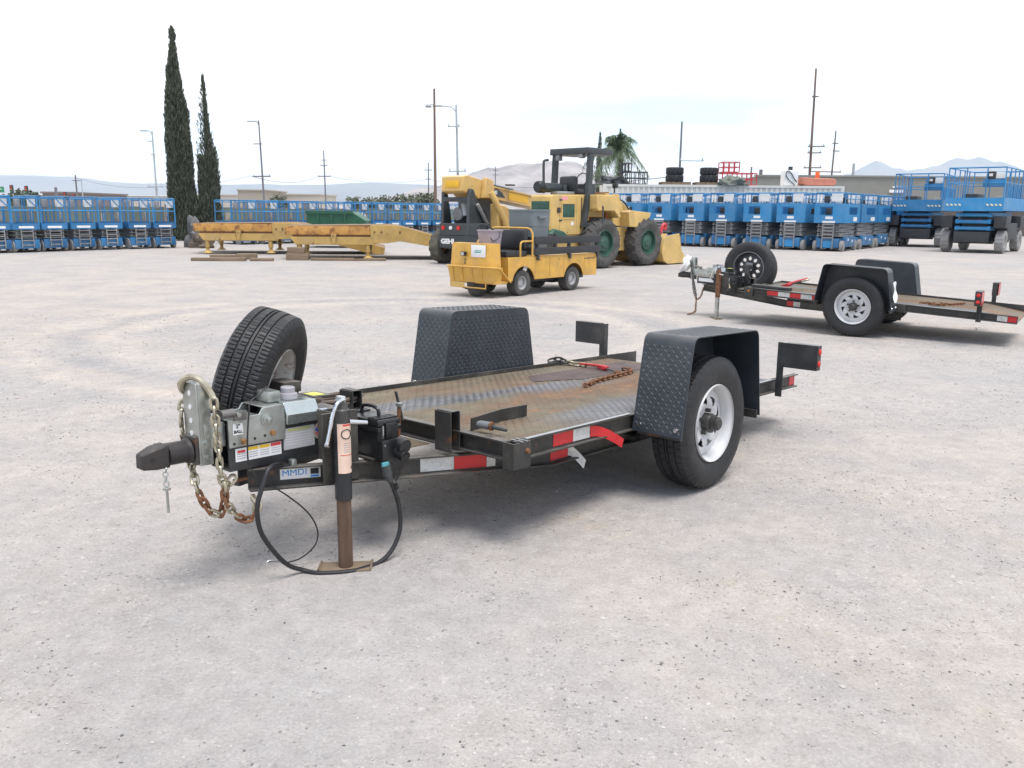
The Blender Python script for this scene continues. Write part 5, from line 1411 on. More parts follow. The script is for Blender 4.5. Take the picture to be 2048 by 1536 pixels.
    for s_ in (-1, 1):
        y0, y1 = s_ * .42, s_ * .50
        MB().prism([(1.02, .42), (1.00, 1.90), (1.22, 1.90), (1.30, 1.72), (1.42, 1.50), (1.42, 1.05), (1.9, .9), (1.9, .42)], 'y', *sorted((y0, y1))).build('loader_tower', M_CREAMY, t, bevel=.01)
        a0, a1 = s_ * .51, s_ * .60
        MB().prism([(1.34, 1.06), (1.30, 1.44), (1.42, 1.48), (2.30, 1.42), (2.22, 1.30), (2.10, 1.04), (1.9, 1.02)], 'y', *sorted((s_ * .505, s_ * .80))).build('front_mudguard', M_CREAMY, t, bevel=.012)
        MB().prism([(1.12, 1.86), (1.26, 1.84), (2.05, 1.42), (2.6, .85), (2.9, .30), (2.72, .26), (2.42, .78), (1.95, 1.24), (1.20, 1.66)], 'y', *sorted((s_ * .28, s_ * .38))).build('lift_arm', M_CREAMY, t, bevel=.01)
    MB().bx(.98, 1.06, -.30, .30, 1.0, 1.95, .01).build('hydraulic_hoses', mat('rust_red_parts', (.30, .09, .05), .6, var=.3), t)
    MB().bx(.84, 1.0, -.36, .36, 1.68, 1.92, .01).build('tower_cap', M_CREAMY, t)
    MB().bx(1.2, 2.6, -.24, .24, .45, .95, .02).build('front_frame', M_CREAMY, t)
    # bucket
    bk = []
    prof = [(3.80, .05), (3.72, .03), (2.95, .03), (2.76, .12), (2.66, .32), (2.68, .58), (2.84, .80), (2.92, .86)]
    inn = [(3.78, .075), (2.98, .06), (2.80, .15), (2.71, .33), (2.73, .57), (2.88, .78)]
    b = MB().prism(prof + inn[::-1], 'y', -.92, .92).build('bucket', M_CREAMY, t, smooth=40)
    for s_ in (-1, 1):
        MB().prism([(3.80, .05), (3.72, .03), (2.95, .03), (2.76, .12), (2.66, .32), (2.68, .58), (2.84, .80), (3.46, .86), (3.60, .40), (3.80, .20)], 'y', *sorted((s_ * .921, s_ * .95))).build('bucket_side', M_CREAMY, b, bevel=.006)
    MB().bx(3.60, 3.82, -.94, .94, .0, .028).build('cutting_edge', mat('worn_edge_brown', (.16, .12, .08), .6), b)
    MB().tube(crom([(2.9, -.70, .86), (2.95, -.70, 1.02), (3.05, -.72, 1.12), (3.10, -.72, 1.05), (3.05, -.72, .96)], 4), .045, 8).build('red_hook', M_RED, t)
    # hoses, steps, grab handles, seams and lamps
    for k, (y_, z_) in enumerate(((-.10, 1.35), (0, 1.30), (.10, 1.38))):
        MB().tube(crom([(.70, y_, z_ - .3), (.88, y_ - .04, z_ - .1), (1.0, y_, z_ - .35), (1.2, y_ + .03, z_ - .3)], 5), .022, 6).build('hydraulic_hose', M_PLASTIC, t)
    for s_ in (-1, 1):
        MB().tube(crom([(1.18, s_ * .40, 1.78), (1.5, s_ * .44, 1.72), (1.75, s_ * .44, 1.5)], 4), .02, 6).build('hydraulic_hose', M_PLASTIC, t)
        MB().cyl((1.15, s_ * .24, .95), (2.1, s_ * .24, 1.25), .06, n=12).build('lift_cylinder', M_LIFTG, t)
        MB().cyl((1.25, s_ * .0, 1.75), (2.3, s_ * .1, 1.15), .05, n=12).build('tilt_cylinder', M_LIFTG, t)
    MB().tube([(.12, -.88, 1.05), (.12, -.88, 1.55), (.12, -.84, 1.60)], .02, 6).build('grab_handle', M_DGREY, t)
    for z_ in (.55, .80, 1.05): MB().bx(.86, 1.0, -.78, -.50, z_, z_ + .035).build('step', M_LIFTDK, t)
    MB().bx(-.30, -.26, -.5035, -.5005, 1.0, 1.78).build('hood_hinge', M_LIFTDK, t)
    for z_ in (1.2, 1.7): MB().bx(-1.12, -1.02, -.512, -.5005, z_, z_ + .035).build('hood_latch', M_LIFTDK, t)
    for x_ in (-1.3, -.8, -.25): MB().cyl((x_, -.5005, .93), (x_, -.508, .93), .016, n=8).build('bolt', M_RUST, t)
    MB().cyl((1.08, -.46, 1.93), (1.08, -.46, 2.05), .02, n=8).build('lamp_stalk', M_LIFTDK, t)
    MB().bx(1.05, 1.16, -.53, -.40, 2.05, 2.17, .02).build('head_lamp', M_LIFTDK, t)
    return t
loader = make_loader()

# ------------------------------------------------------------------ telehandler
def make_telehandler():
    t = thing('telehandler', 'yellow telehandler with dark grey rear frame, boom pointing away to the right', 'telehandler', (-2.16, 23.19, 0), R(55))
    # wheels
    for x_ in (.48, 2.7):
        for y_ in (.06, -1.66):
            wh = small_wheel(t, (x_, y_, .46), .46, .34, M_ORANGERIM, mat('olive_dust_tyre', (.075, .07, .055), .9, var=.25, dirt=.5, dirt_col=(.16, .14, .11)), y_ > -1, rr=.22, lugs=14)
    MB().bx(.1, 3.2, -1.35, -.25, .42, .9, .03).build('chassis', M_DGREY, t)
    # rear counterweight panel
    cw = MB().prism([(0, .45), (-.02, .78), (0, .80), (0, 1.10), (.5, 1.10), (.5, .45)], 'y', -1.55, -.20).build('counterweight', M_DGREY, t, bevel=.02)
    MB().bx(-.034, -.003, -1.55, -.20, .792, .802).build('panel_gap', M_BLACKINK, cw)
    for y_, m_ in ((-.34, M_REDLENS), (-.60, M_WHITE), (-.86, M_REDLENS)):
        MB().cyl((-.001, y_, .98), (-.022, y_, .98), .060 if m_ is M_REDLENS else .05, n=18).build('tail_lamp', m_, cw)
    text('GEHL', .17, M_WHITE, t, (-.040, -.54, .62), (R(90), 0, R(-90)), 1.2, bold=.010)
    # uprights
    MB().prism([(.05, 1.10), (.10, 1.92), (.24, 1.96), (.42, 1.10)], 'y', -.30, -.20).build('boom_upright', M_DGREY, t, bevel=.015)
    MB().prism([(-.02, .70), (.02, 1.90), (.08, 2.0), (.20, 1.98), (.40, 1.60), (1.10, .80), (1.10, .60), (.2, .55)], 'y', -1.22, -1.12).build('boom_upright', M_DGREY, t, bevel=.02)
    MB().bx(.06, .16, -1.115, -.305, 1.66, 1.78, .01).build('cross_brace', M_DGREY, t)
    MB().bx(.5, 1.0, -1.1, -.3, .9, 1.5, .03).build('engine_block', M_LIFTDK, t)
    MB().lathe([(0, -.04), (.16, -.04), (.18, 0), (.16, .04), (0, .04)], 'x', 22, c=(.30, -.62, 1.34)).build('cooling_fan', M_LIFTG, t)
    MB().cyl((.35, -.85, 1.30), (.35, -.78, 1.62), .09, n=14).build('muffler', M_POLEG, t)
    # boom pivot head
    hd = MB()
    P = [(-.12, 1.93), (-.10, 2.30), (.10, 2.34), (.85, 2.22), (.95, 1.98), (.85, 1.80), (.55, 1.74), (.30, 1.90), (.1, 1.86)]
    hd.prism(P, 'y', -1.10, -.38)
    head = hd.build('boom_head', M_TELY, t, bevel=.02)
    MB().bx(-.135, -.121, -.98, -.52, 2.02, 2.20, .003).build('yellow_panel', M_BRIGHTY, head)
    MB().prism([(.62, 1.76), (.72, 2.30), (1.02, 2.24), (1.10, 1.98), (.98, 1.78)], 'y', -1.24, -1.105).build('boom_cheek', M_TELY, head, bevel=.02)
    # telescopic sections descend towards the front
    ang = math.atan2(-.33, 3.1)
    bm_ = MB()
    bm_.at((.95, -.74, 1.97), (0, -ang, 0)).bx(0, 2.95, -.24, .24, -.18, .18)
    b1 = bm_.build('boom_section', M_TELY, t, bevel=.02)
    MB().at((.95, -.74, 1.97), (0, -ang, 0)).bx(.1, 2.95, -.268, -.2405, .13, .17).bx(.1, 2.95, -.268, -.2405, -.17, -.13).build('boom_flange', M_TELY, b1)
    MB().at((.95, -.74, 1.97), (0, -ang, 0)).prism([(.12, -.10), (.12, .12), (.60, .12), (.85, .05), (1.0, -.08)], 'y', -.2475, -.2415).build('model_decal', M_DGREY, b1)
    text('RS8-42', .13, M_WHITE, b1, (.95 + .40 * math.cos(ang), -.992, 1.97 + .40 * math.sin(ang) + .02), (R(90), -ang, 0), 1.1, bold=.006)
    MB().at((.95, -.74, 1.97), (0, -ang, 0)).bx(1.15, 2.15, -.2475, -.2415, -.10, .11).build('yellow_panel', M_BRIGHTY, b1)
    MB().at((.95, -.74, 1.97), (0, -ang, 0)).bx(.5, 1.6, -.10, .12, .181, .25, .03).build('hose_cover', M_DGREY, b1)
    MB().at((.95, -.74, 1.97), (0, -ang, 0)).bx(2.951, 4.2, -.19, .19, -.15, .16).build('inner_boom', M_TELY, t)
    # lift cylinder and rods
    MB().tube([(.70, -1.40, 1.92), (1.02, -1.62, 1.2), (1.16, -1.64, .8)], .085, 12).build('lift_cylinder', M_TELY, t)
    MB().tube([(.30, -1.26, 1.60), (.85, -1.27, .92), (1.05, -1.27, .65)], .05, 10).build('cylinder_rod', M_LIFTG, t)
    # engine bonnet
    MB().prism([(.85, .75), (.85, 1.62), (1.15, 1.58), (1.95, 1.32), (2.0, 1.22), (2.0, .75)], 'y', -1.54, -1.26).build('bonnet', M_TELY, t, bevel=.03)
    text('GENESIS', .10, M_DGREY, t, (1.66, -1.543, 1.16), (R(90), 0, 0), 1.1)
    # cab on the far side
    MB().prism([(1.2, .9), (1.2, 1.75), (1.45, 2.05), (2.3, 2.05), (2.5, 1.5), (2.5, .9)], 'y', -.30, .12).build('cab', M_DGREY, t, bevel=.03)
    MB().bx(1.9, 2.1, -1.2, -1.0, 2.12, 2.16).build('mirror', M_PLASTIC, t)
    return t
tele = make_telehandler()

# ------------------------------------------------------------------ yellow steel loading ramps
def make_ramp(label, loc, rot, slope_end):
    t = thing('loading_ramp', label, 'ramp', loc, rot, 'yellow steel ramps')
    D = 2.3
    for y0, nm in ((0, 'front_beam'), (D - .08, 'back_beam')):
        MB().bx(-2.30, .10, y0, y0 + .08, .715, .955, .006).build(nm, M_RAMPRUST, t)
        MB().prism([(.101, .70), (.101, .985), (.62, 1.0), (.9, .98), slope_end, (slope_end[0], slope_end[1] - .34), (.95, .54), (.58, .48), (.20, .48)], 'y', y0 + .003, y0 + .077).build('side_plate', M_RAMPY, t, bevel=.006)
        MB().prism([(-2.18, .655), (-2.02, .43), (.25, .43), (.42, .655)], 'y', y0 + .012, y0 + .06).build('lower_beam', M_RAMPY, t, bevel=.008)
        MB().bx(-2.1, .1, y0 + .03, y0 + .05, .656, .714).build('slot_web', M_RUST, t)
        MB().prism([(-1.02, .742), (-.86, .742), (-.90, .46), (-.98, .46)], 'y', y0 - .05, y0 - .002).build('gusset', M_RAMPY, t)
        for x_ in (.22, .42, .95): MB().cyl((x_, y0 - .002, .80), (x_, y0 - .02, .80), .03, n=10).build('pin', M_RUST, t)
        for x_ in (-1.92, .02):
            lg = MB().lathe([(.075, .455), (.075, .22), (.055, .21), (.055, .12), (.12, .07), (.15, .055), (.15, .04)], 'z', 12, c=(x_, y0 + .1, 0)).build('leg', M_RAMPY, t)
    MB().prism([(-2.30, .957), (.62, 1.002), (.9, .982), (slope_end[0], slope_end[1] + .002), (slope_end[0], slope_end[1] - .02), (.9, .96), (.62, .98), (-2.30, .937)], 'y', .081, D - .081).build('top_plate', mat('ramp_top', (.20, .13, .07), .8, rust=.4), t)
    for x_ in (-1.5, -.7, .05): MB().bx(x_, x_ + .1, .081, D - .081, .70, .93).build('joist', M_RAMPRUST, t)
    MB().bx(-2.299, -2.24, .081, D - .081, .75, .935).build('end_beam', M_RAMPRUST, t)
    if slope_end[1] > .15:
        L_ = 3.6 - slope_end[0]
        for y0 in (0, D - .08):
            MB().prism([slope_end, (3.6, .22), (3.6, .02), (3.2, .02), (slope_end[0], slope_end[1] - .34)], 'y', y0 + .003, y0 + .077).build('side_plate', M_RAMPY, t)
        MB().prism([(slope_end[0], slope_end[1]), (3.6, .222), (3.6, .20), (slope_end[0], slope_end[1] - .022)], 'y', .081, D - .081).build('ramp_plate', mat('ramp_top', (.20, .13, .07)), t)
    return t
make_ramp('near yellow steel loading ramp behind the cart, rusted top beam', (-4.23, 24.73, 0), R(8), (1.9, .72))
make_ramp('far yellow steel loading ramp beside the cypress trees', (-7.75, 27.2, 0), R(8), (1.9, .70))
def timber(label, x, y, l, w, h, rz, z=0.0, name='timber'):
    o = MB().bx(-l / 2, l / 2, -w / 2, w / 2, 0, h, .012).build(name, M_WOOD)
    o.location = (x, y, z); o.rotation_euler = (0, 0, R(rz)); tag(o, label, 'timber', 'timbers under the ramps'); return o
timber('long weathered plank on the ground left of the yellow ramps', -8.15, 23.6, 1.45, .28, .09, 4)
timber('short plank continuing right of the long weathered plank', -7.0, 23.75, .62, .25, .08, 6)
timber('stubby wooden block on top of another under the far ramp', -7.65, 24.5, .55, .4, .16, 10)
timber('flat timber under the leftmost leg of the far ramp', -8.3, 24.6, .8, .4, .12, 5)
timber('dark upright wooden block stack between the two ramps, lower block', -6.15, 24.35, .62, .35, .20, 8)
timber('dark wooden block lying on the block stack between the ramps', -6.18, 24.35, .48, .30, .16, 3, .203)
timber('long flat plank under the near ramp between its legs', -5.0, 24.3, 1.5, .3, .07, 4)
timber('grey plank under the right leg of the near ramp', -4.1, 24.4, .9, .35, .07, 10)

# ------------------------------------------------------------------ scissor lifts
def make_small_lift():
    """narrow slab lift, rails up; ladder end faces local -x"""
    t = thing('scissor_lift', 'blue scissor lift', 'scissor lift')
    L, W = 1.80, .80
    MB().bx(-.90, .90, -.36, .36, .12, .40, .02).build('chassis', M_LIFTB, t)
    MB().bx(-.60, .60, -.40, -.362, .14, .42, .01).build('battery_tray', M_LIFTB, t)
    MB().bx(-.60, .60, .362, .40, .14, .42, .01).build('battery_tray', M_LIFTB, t)
    for x_ in (-.68, .68):
        for s_ in (-1, 1):
            w = MB().lathe([(0, -.05), (.10, -.055), (.115, -.045), (.185, -.045), (.19, -.03), (.19, .05), (0, .05)], 'y', 20).build('wheel', M_GREYTYR, t)
            w.location = (x_, s_ * .345, .19)
            if s_ > 0: w.rotation_euler = (0, 0, math.pi)
    # folded arms
    arms = MB()
    for k in range(5):
        z = .42 + k * .058
        for s_ in (-1, 1):
            a = .012 * (1 if k % 2 else -1)
            arms.add([(-.84, s_ * .27 - .02, z - a), (.84, s_ * .27 - .02, z + a), (.84, s_ * .27 + .02, z + a), (-.84, s_ * .27 + .02, z - a),
                      (-.84, s_ * .27 - .02, z + .052 - a), (.84, s_ * .27 - .02, z + .052 + a), (.84, s_ * .27 + .02, z + .052 + a), (-.84, s_ * .27 + .02, z + .052 - a)],
                     [(0, 3, 2, 1), (4, 5, 6, 7), (0, 1, 5, 4), (1, 2, 6, 5), (2, 3, 7, 6), (3, 0, 4, 7)])
        if k % 2 == 0: arms.cyl((-.80, -.31, z + .026), (-.80, .31, z + .026), .024, n=8).cyl((.80, -.31, z + .026), (.80, .31, z + .026), .024, n=8)
    arms.build('scissor_arms', M_LIFTG, t)
    lad = MB()
    for y_ in (-.17, .17): lad.bx(-.945, -.925, y_ - .015, y_ + .015, .16, .71)
    for k in range(4): lad.bx(-.95, -.915, -.155, .155, .22 + k * .14, .25 + k * .14)
    lad.build('ladder', M_LIFTG, t)
    # platform
    MB().bx(-.90, .90, -.39, .39, .72, .76).build('platform_floor', M_LIFTB, t)
    toe = MB()
    for s_ in (-1, 1): toe.bx(-.90, .90, s_ * .40 - .008, s_ * .40 + .008, .71, .93)
    toe.bx(-.918, -.902, -.39, .39, .71, .90).bx(.902, .918, -.39, .39, .71, .90)
    toe.build('toe_board', M_LIFTB, t)
    def rail(pts, r=.021, nm='guard_rail'): MB().tube(pts, r, 6).build(nm, M_LIFTB2, t)
    c = .10
    for s_ in (-1, 1):
        y_ = s_ * .385
        rail(crom([(-.89, y_, .90), (-.89, y_, 1.62), (-.86, y_, 1.71), (-.78, y_, 1.74), (.78, y_, 1.74), (.86, y_, 1.71), (.89, y_, 1.62), (.89, y_, .90)], 3))
        rail([(-.89, y_, 1.30), (.89, y_, 1.30)], .016)
        for x_ in (-.30, .30): rail([(x_, y_, .92), (x_, y_, 1.74)], .02, 'rail_post')
    for x_ in (-.89, .89):
        rail([(x_, -.385, 1.68), (x_, .385, 1.68)], .02)
        rail([(x_, -.385, 1.30), (x_, .385, 1.30)], .016)
    rail([(-.89, -.10, 1.68), (-.89, -.385, 1.40)], .016, 'gate_brace')
    MB().bx(-.921, -.919, -.22, .22, .75, .82).build('warning_plate', M_WHITE, t)
    MB().bx(-.2, .25, -.4115, -.4095, .81, .87).build('maker_decal', M_WHITE, t)
    MB().bx(-.86, -.70, -.36, -.16, 1.42, 1.68, .02).build('manual_box', M_WHITE, t)
    MB().bx(.35, .55, -.36, -.22, 1.40, 1.66, .02).build('control_box', M_LIFTG, t)
    MB().bx(-.1, .15, .30, .37, .95, 1.26, .02).build('tool_tray', mat('tan_box', (.38, .33, .26), .7), t)
    return t
def make_mid_lift():
    """wide slab lift, solid end panel with window; ladder end faces local -x"""
    t = thing('scissor_lift', 'blue scissor lift', 'scissor lift')
    MB().bx(-1.20, 1.20, -.42, .42, .14, .50, .02).build('chassis', M_LIFTB, t)
    for s_ in (-1, 1): MB().bx(-.80, .80, *sorted((s_ * .43, s_ * .57)), .16, .56, .02).build('side_tray', M_LIFTB, t)
    for s_ in (-1, 1):
        for (x_, z_) in ((-.4, .40), (.25, .34)): MB().bx(x_, x_ + .16, *sorted((s_ * .571, s_ * .574)), z_, z_ + .09).build('tray_decal', M_WHITE, t)
    for x_ in (-.95, .95):
        for s_ in (-1, 1):
            w = MB().lathe([(0, -.06), (.12, -.07), (.13, -.05), (.20, -.06), (.21, -.04), (.21, .07), (0, .07)], 'y', 20).build('wheel', M_GREYTYR, t)
            w.location = (x_, s_ * .51, .21)
            if s_ > 0: w.rotation_euler = (0, 0, math.pi)
    arms = MB()
    for k in range(6):
        z = .56 + k * .088
        for s_ in (-1, 1):
            a = .014 * (1 if k % 2 else -1)
            arms.add([(-1.1, s_ * .40 - .03, z - a), (1.1, s_ * .40 - .03, z + a), (1.1, s_ * .40 + .03, z + a), (-1.1, s_ * .40 + .03, z - a),
                      (-1.1, s_ * .40 - .03, z + .07 - a), (1.1, s_ * .40 - .03, z + .07 + a), (1.1, s_ * .40 + .03, z + .07 + a), (-1.1, s_ * .40 + .03, z + .07 - a)],
                     [(0, 3, 2, 1), (4, 5, 6, 7), (0, 1, 5, 4), (1, 2, 6, 5), (2, 3, 7, 6), (3, 0, 4, 7)])
        if k % 2 == 0: arms.cyl((-1.06, -.46, z + .035), (-1.06, .46, z + .035), .03, n=8).cyl((1.06, -.46, z + .035), (1.06, .46, z + .035), .03, n=8)
    arms.bx(-1.0, 1.0, -.36, .36, .56, 1.06)
    arms.build('scissor_arms', M_LIFTG, t)
    lad = MB()
    for y_ in (-.20, .20): lad.bx(-1.235, -1.21, y_ - .02, y_ + .02, .10, 1.08)
    for k in range(5): lad.bx(-1.245, -1.20, -.178, .178, .50 + k * .13, .55 + k * .13)
    lad.build('ladder', M_LIFTG, t)
    MB().bx(-1.215, -1.206, -.17, .17, .14, .40).build('step_panel', M_LIFTB2, t)
    MB().bx(-1.20, 1.20, -.56, .56, 1.10, 1.15).build('platform_floor', M_LIFTB, t)
    def panel(u0, u1, v0, v1, fix, ax, nm, win):
        mb = MB()
        for a in ((u0, u1, v0, win[2]), (u0, u1, win[3], v1), (u0, win[0], win[2], win[3]), (win[1], u1, win[2], win[3])):
            if ax == 'x': mb.bx(fix, fix + .02, a[0], a[1], a[2], a[3])
            else: mb.bx(a[0], a[1], fix, fix + .02, a[2], a[3])
        mb.build(nm, M_LIFTB2, t)
    panel(-.57, .57, 1.09, 1.84, -1.222, 'x', 'end_panel', (-.12, .36, 1.40, 1.72))
    panel(-.57, .57, 1.09, 1.84, 1.202, 'x', 'end_panel', (-.12, .36, 1.40, 1.72))
    for s_ in (-1, 1): panel(-1.20, 1.20, 1.09, 1.82, s_ * .572 - .01, 'y', 'side_panel', (-.55, .75, 1.42, 1.70))
    def rail(pts, r=.022, nm='guard_rail'): MB().tube(pts, r, 6).build(nm, M_LIFTB2, t)
    for s_ in (-1, 1):
        y_ = s_ * .555
        rail([(-1.19, y_, 1.80), (-1.19, y_, 2.24), (1.19, y_, 2.24), (1.19, y_, 1.80)])
        rail([(-1.19, y_, 2.02), (1.19, y_, 2.02)], .015)
        for x_ in (-.40, .40): rail([(x_, y_, 1.80), (x_, y_, 2.24)], .02, 'rail_post')
    for x_ in (-1.19, 1.19): rail([(x_, -.555, 2.24), (x_, .555, 2.24)])
    MB().bx(-1.2255, -1.2235, -.24, .24, 1.10, 1.17).build('warning_plate', M_WHITE, t)
    MB().bx(-1.2255, -1.2235, -.14, .14, 1.24, 1.34).build('maker_decal', M_WHITE, t)
    for s_ in (-1, 1): MB().bx(.15, .75, *sorted((s_ * .5835, s_ * .586)), 1.16, 1.32).build('maker_decal', M_WHITE, t)
    MB().bx(-1.16, -1.10, -.44, -.02, 1.90, 2.20, .02).build('manual_box', M_WHITE, t)
    MB().bx(-1.14, -1.0, .06, .26, 1.88, 2.12, .02).build('control_box', M_LIFTDK, t)
    MB().bx(.2, .8, -.52, -.46, 1.86, 2.16, .02).build('load_placard', M_WHITE, t)
    for x_ in (-.62, -.30, .02): MB().bx(x_, x_ + .14, -.54, -.50, 1.88, 2.18, .01).build('rail_placard', M_WHITE, t)
    for y_ in (.32, .44): MB().bx(-1.18, -1.14, y_, y_ + .08, 1.86, 2.18, .01).build('rail_placard', M_WHITE, t)
    for y_ in (-.40, .16): MB().bx(1.14, 1.18, y_, y_ + .16, 1.86, 2.18, .01).build('rail_placard', M_WHITE, t)
    MB().bx(-.95, -.80, .02, .22, 1.30, 1.66, .03).build('control_case', M_LIFTDK, t)
    return t
small0 = make_small_lift(); mid0 = make_mid_lift()
ORD = ['first', 'second', 'third', 'fourth', 'fifth', 'sixth', 'seventh', 'eighth', 'ninth', 'tenth', 'eleventh', 'twelfth', 'thirteenth', 'fourteenth', 'fifteenth']
used = {}
def put_lift(proto, key, label, x, y, rz, group):
    o = proto if key not in used else copy_tree(proto)
    used[key] = 1
    o.location = (x, y, 0); o.rotation_euler = (0, 0, R(rz)); o['label'] = label; o['group'] = group
    return o
rl = random.Random(5)
# left-hand row, then the same row beyond the cypresses
row = R(50); small_snap = None
n_left = n_mid = 0
def lift_at(px, d):
    """px: bearing as sideways over forward"""
    return px * (d * .98 + .29), d
for k in range(7):
    b_ = -.6120 + .0337 * k
    x, y = lift_at(b_ - .012, 26.2 + 5.1 * max(0, k - .3) / 6.6)
    lab = '%s blue scissor lift from the left in the row left of the cypresses' % ORD[k]
    put_lift(small0, 'small', lab, x - .30, y + .70, 138 + rl.uniform(-4, 4), 'blue scissor lifts, left row')
for k in range(13):
    s_ = k * .98
    x, y = -11.3 + s_ * math.cos(row), 35.0 + s_ * math.sin(row)
    put_lift(small0, 'small', '%s blue scissor lift right of the cypresses, row behind the yellow ramps' % ORD[k], x, y, 140 + rl.uniform(-5, 5), 'blue scissor lifts behind the ramps')
# right-hand block: columns side by side, rows one behind another
ax = R(54)
rows_n = ('front', 'second', 'third', 'fourth')
for r_ in range(4):
    for c_ in range(8):
        if r_ >= 1 and c_ > 6 and r_ > 3: continue
        bx_, by_ = 12.95, 34.5
        x = bx_ + r_ * 2.75 * math.cos(ax) - c_ * 1.44 * math.sin(ax)
        y = by_ + r_ * 2.75 * math.sin(ax) + c_ * 1.44 * math.cos(ax)
        put_lift(mid0, 'mid', '%s blue scissor lift from the right in the %s row right of the loader' % (ORD[c_], rows_n[r_]), x, y, 54 + rl.uniform(-2.5, 2.5), 'blue scissor lifts right of the loader')

# ------------------------------------------------------------------ large rough terrain lifts
def make_big_lift(label, loc, rz):
    t = thing('rough_terrain_lift', label, 'scissor lift', loc, R(rz), 'large rough terrain lifts')
    MB().bx(-2.0, 2.0, -.62, .62, .40, .82, .03).build('chassis', M_LIFTDK, t)
    for s_ in (-1, 1): MB().bx(-1.0, 1.0, *sorted((s_ * .63, s_ * 1.05)), .50, 1.15, .03).build('engine_tray', M_LIFTDK, t)
    for x_ in (-1.45, 1.45):
        MB().cyl((x_, -.7, .44), (x_, .7, .44), .09, n=10).build('axle', M_LIFTDK, t)
        for s_ in (-1, 1):
            def fn(q, h, i, j): return q - (.025 if (i // 2) % 2 and q > .40 else 0)
            w = MB().lathe([(0, -.10), (.2, -.11), (.23, -.15), (.38, -.16), (.44, -.13), (.445, 0), (.44, .13), (.38, .15), (0, .12)], 'y', 64, fn=fn).build('wheel', M_GREYTYR, t, smooth=40)
            w.location = (x_, s_ * .95, .445)
            if s_ > 0: w.rotation_euler = (0, 0, math.pi)
            MB().bx(x_ - .45, x_ + .45, *sorted((s_ * .72, s_ * 1.14)), .96, 1.42, .04).build('wheel_guard', M_LIFTDK, t)
    arms = MB()
    for k in range(3):
        z = .86 + k * .26
        for s_ in (-1, 1):
            arms.bx(-1.9, 1.9, *sorted((s_ * .50, s_ * .62)), z, z + .17, .01)
        arms.cyl((-1.86, -.62, z + .08), (-1.86, .62, z + .08), .075, n=10).cyl((1.86, -.62, z + .08), (1.86, .62, z + .08), .075, n=10)
    arms.build('scissor_arms', M_LIFTB2, t)
    MB().bx(-1.6, 1.6, -.45, .45, .86, 1.62).build('arm_cylinders', M_LIFTDK, t)
    MB().bx(-1.905, -1.88, -.30, .30, 1.16, 1.26).build('red_label', M_REDLENS, t)
    MB().bx(-2.1, 2.1, -1.0, 1.0, 1.62, 1.72).build('platform_floor', M_LIFTB2, t)
    tb = MB()
    for s_ in (-1, 1): tb.bx(-2.1, 2.1, s_ * 1.01 - .01, s_ * 1.01 + .01, 1.62, 2.10)
    for x_ in (-2.115, 2.105): tb.bx(x_ - .01, x_ + .01, -1.02, 1.02, 1.60, 2.10)
    tb.build('toe_board', M_LIFTB2, t)
    for y0 in (-.98, .42):
        for k in range(4):
            MB().prism([(y0 + k * .145, 1.80), (y0 + k * .145 + .075, 1.80), (y0 + k * .145 + .13, 1.87), (y0 + k * .145 + .055, 1.87)], 'x', -2.131, -2.126).build('hazard_stripe', mat('stripe_cream', (.72, .66, .42), .5), t)
    def rail(pts, r=.026, nm='guard_rail'): MB().tube(pts, r, 6).build(nm, M_LIFTB2, t)
    for s_ in (-1, 1):
        y_ = s_ * .98
        rail([(-2.08, y_, 2.08), (-2.08, y_, 3.22), (2.08, y_, 3.22), (2.08, y_, 2.08)])
        rail([(-2.08, y_, 2.66), (2.08, y_, 2.66)], .018)
        for x_ in (-1.2, -.4, .4, 1.2): rail([(x_, y_, 2.08), (x_, y_, 3.22)], .024, 'rail_post')
    for x_ in (-2.08, 2.08):
        rail([(x_, -.98, 3.22), (x_, .98, 3.22)]); rail([(x_, -.98, 2.66), (x_, .98, 2.66)], .018)
        for y_ in (-.35, .35): rail([(x_, y_, 2.08), (x_, y_, 3.22)], .024, 'rail_post')
    for s_ in (-1, 1):
        for x_ in (-1.75, -.85, .05, .85, 1.65): rail([(x_, s_ * .98, 2.08), (x_, s_ * .98, 2.66)], .016, 'rail_infill')
    MB().bx(-1.2, 1.9, -.90, -.86, 2.12, 2.60).build('stowed_panel', M_LIFTB2, t)
    MB().bx(.2, 1.6, .4, .9, 1.74, 2.3, .03).build('generator_box', M_LIFTDK, t)
    MB().bx(-1.98, -1.75, -.95, -.20, 2.50, 2.80, .02).build('control_panel', M_LIFTB2, t)
    MB().bx(-2.0, -1.8, -.60, -.30, 2.80, 3.08, .03).build('control_box', M_LIFTDK, t)
    MB().bx(-1.99, -1.93, -.95, -.63, 2.82, 3.05, .01).build('placard', M_WHITE, t)
    MB().bx(-2.02, -1.99, -.52, -.39, 2.90, 3.0).build('switch_plate', M_WHITE, t)
    MB().bx(-.2, .3, -.8, -.4, 1.84, 2.2, .03).build('tool_box', mat('tan_box', (.38, .33, .26)), t)
    return t
make_big_lift('large blue rough terrain scissor lift at the right edge of the yard', (19.0, 34.8, 0), 50)
make_big_lift('large blue rough terrain scissor lift left of the one at the right edge', (19.2, 40.4, 0), 56)

# ------------------------------------------------------------------ pixel-free placing: bearing (x over y) and distance
def at_b(b, y): return (b * y, y)

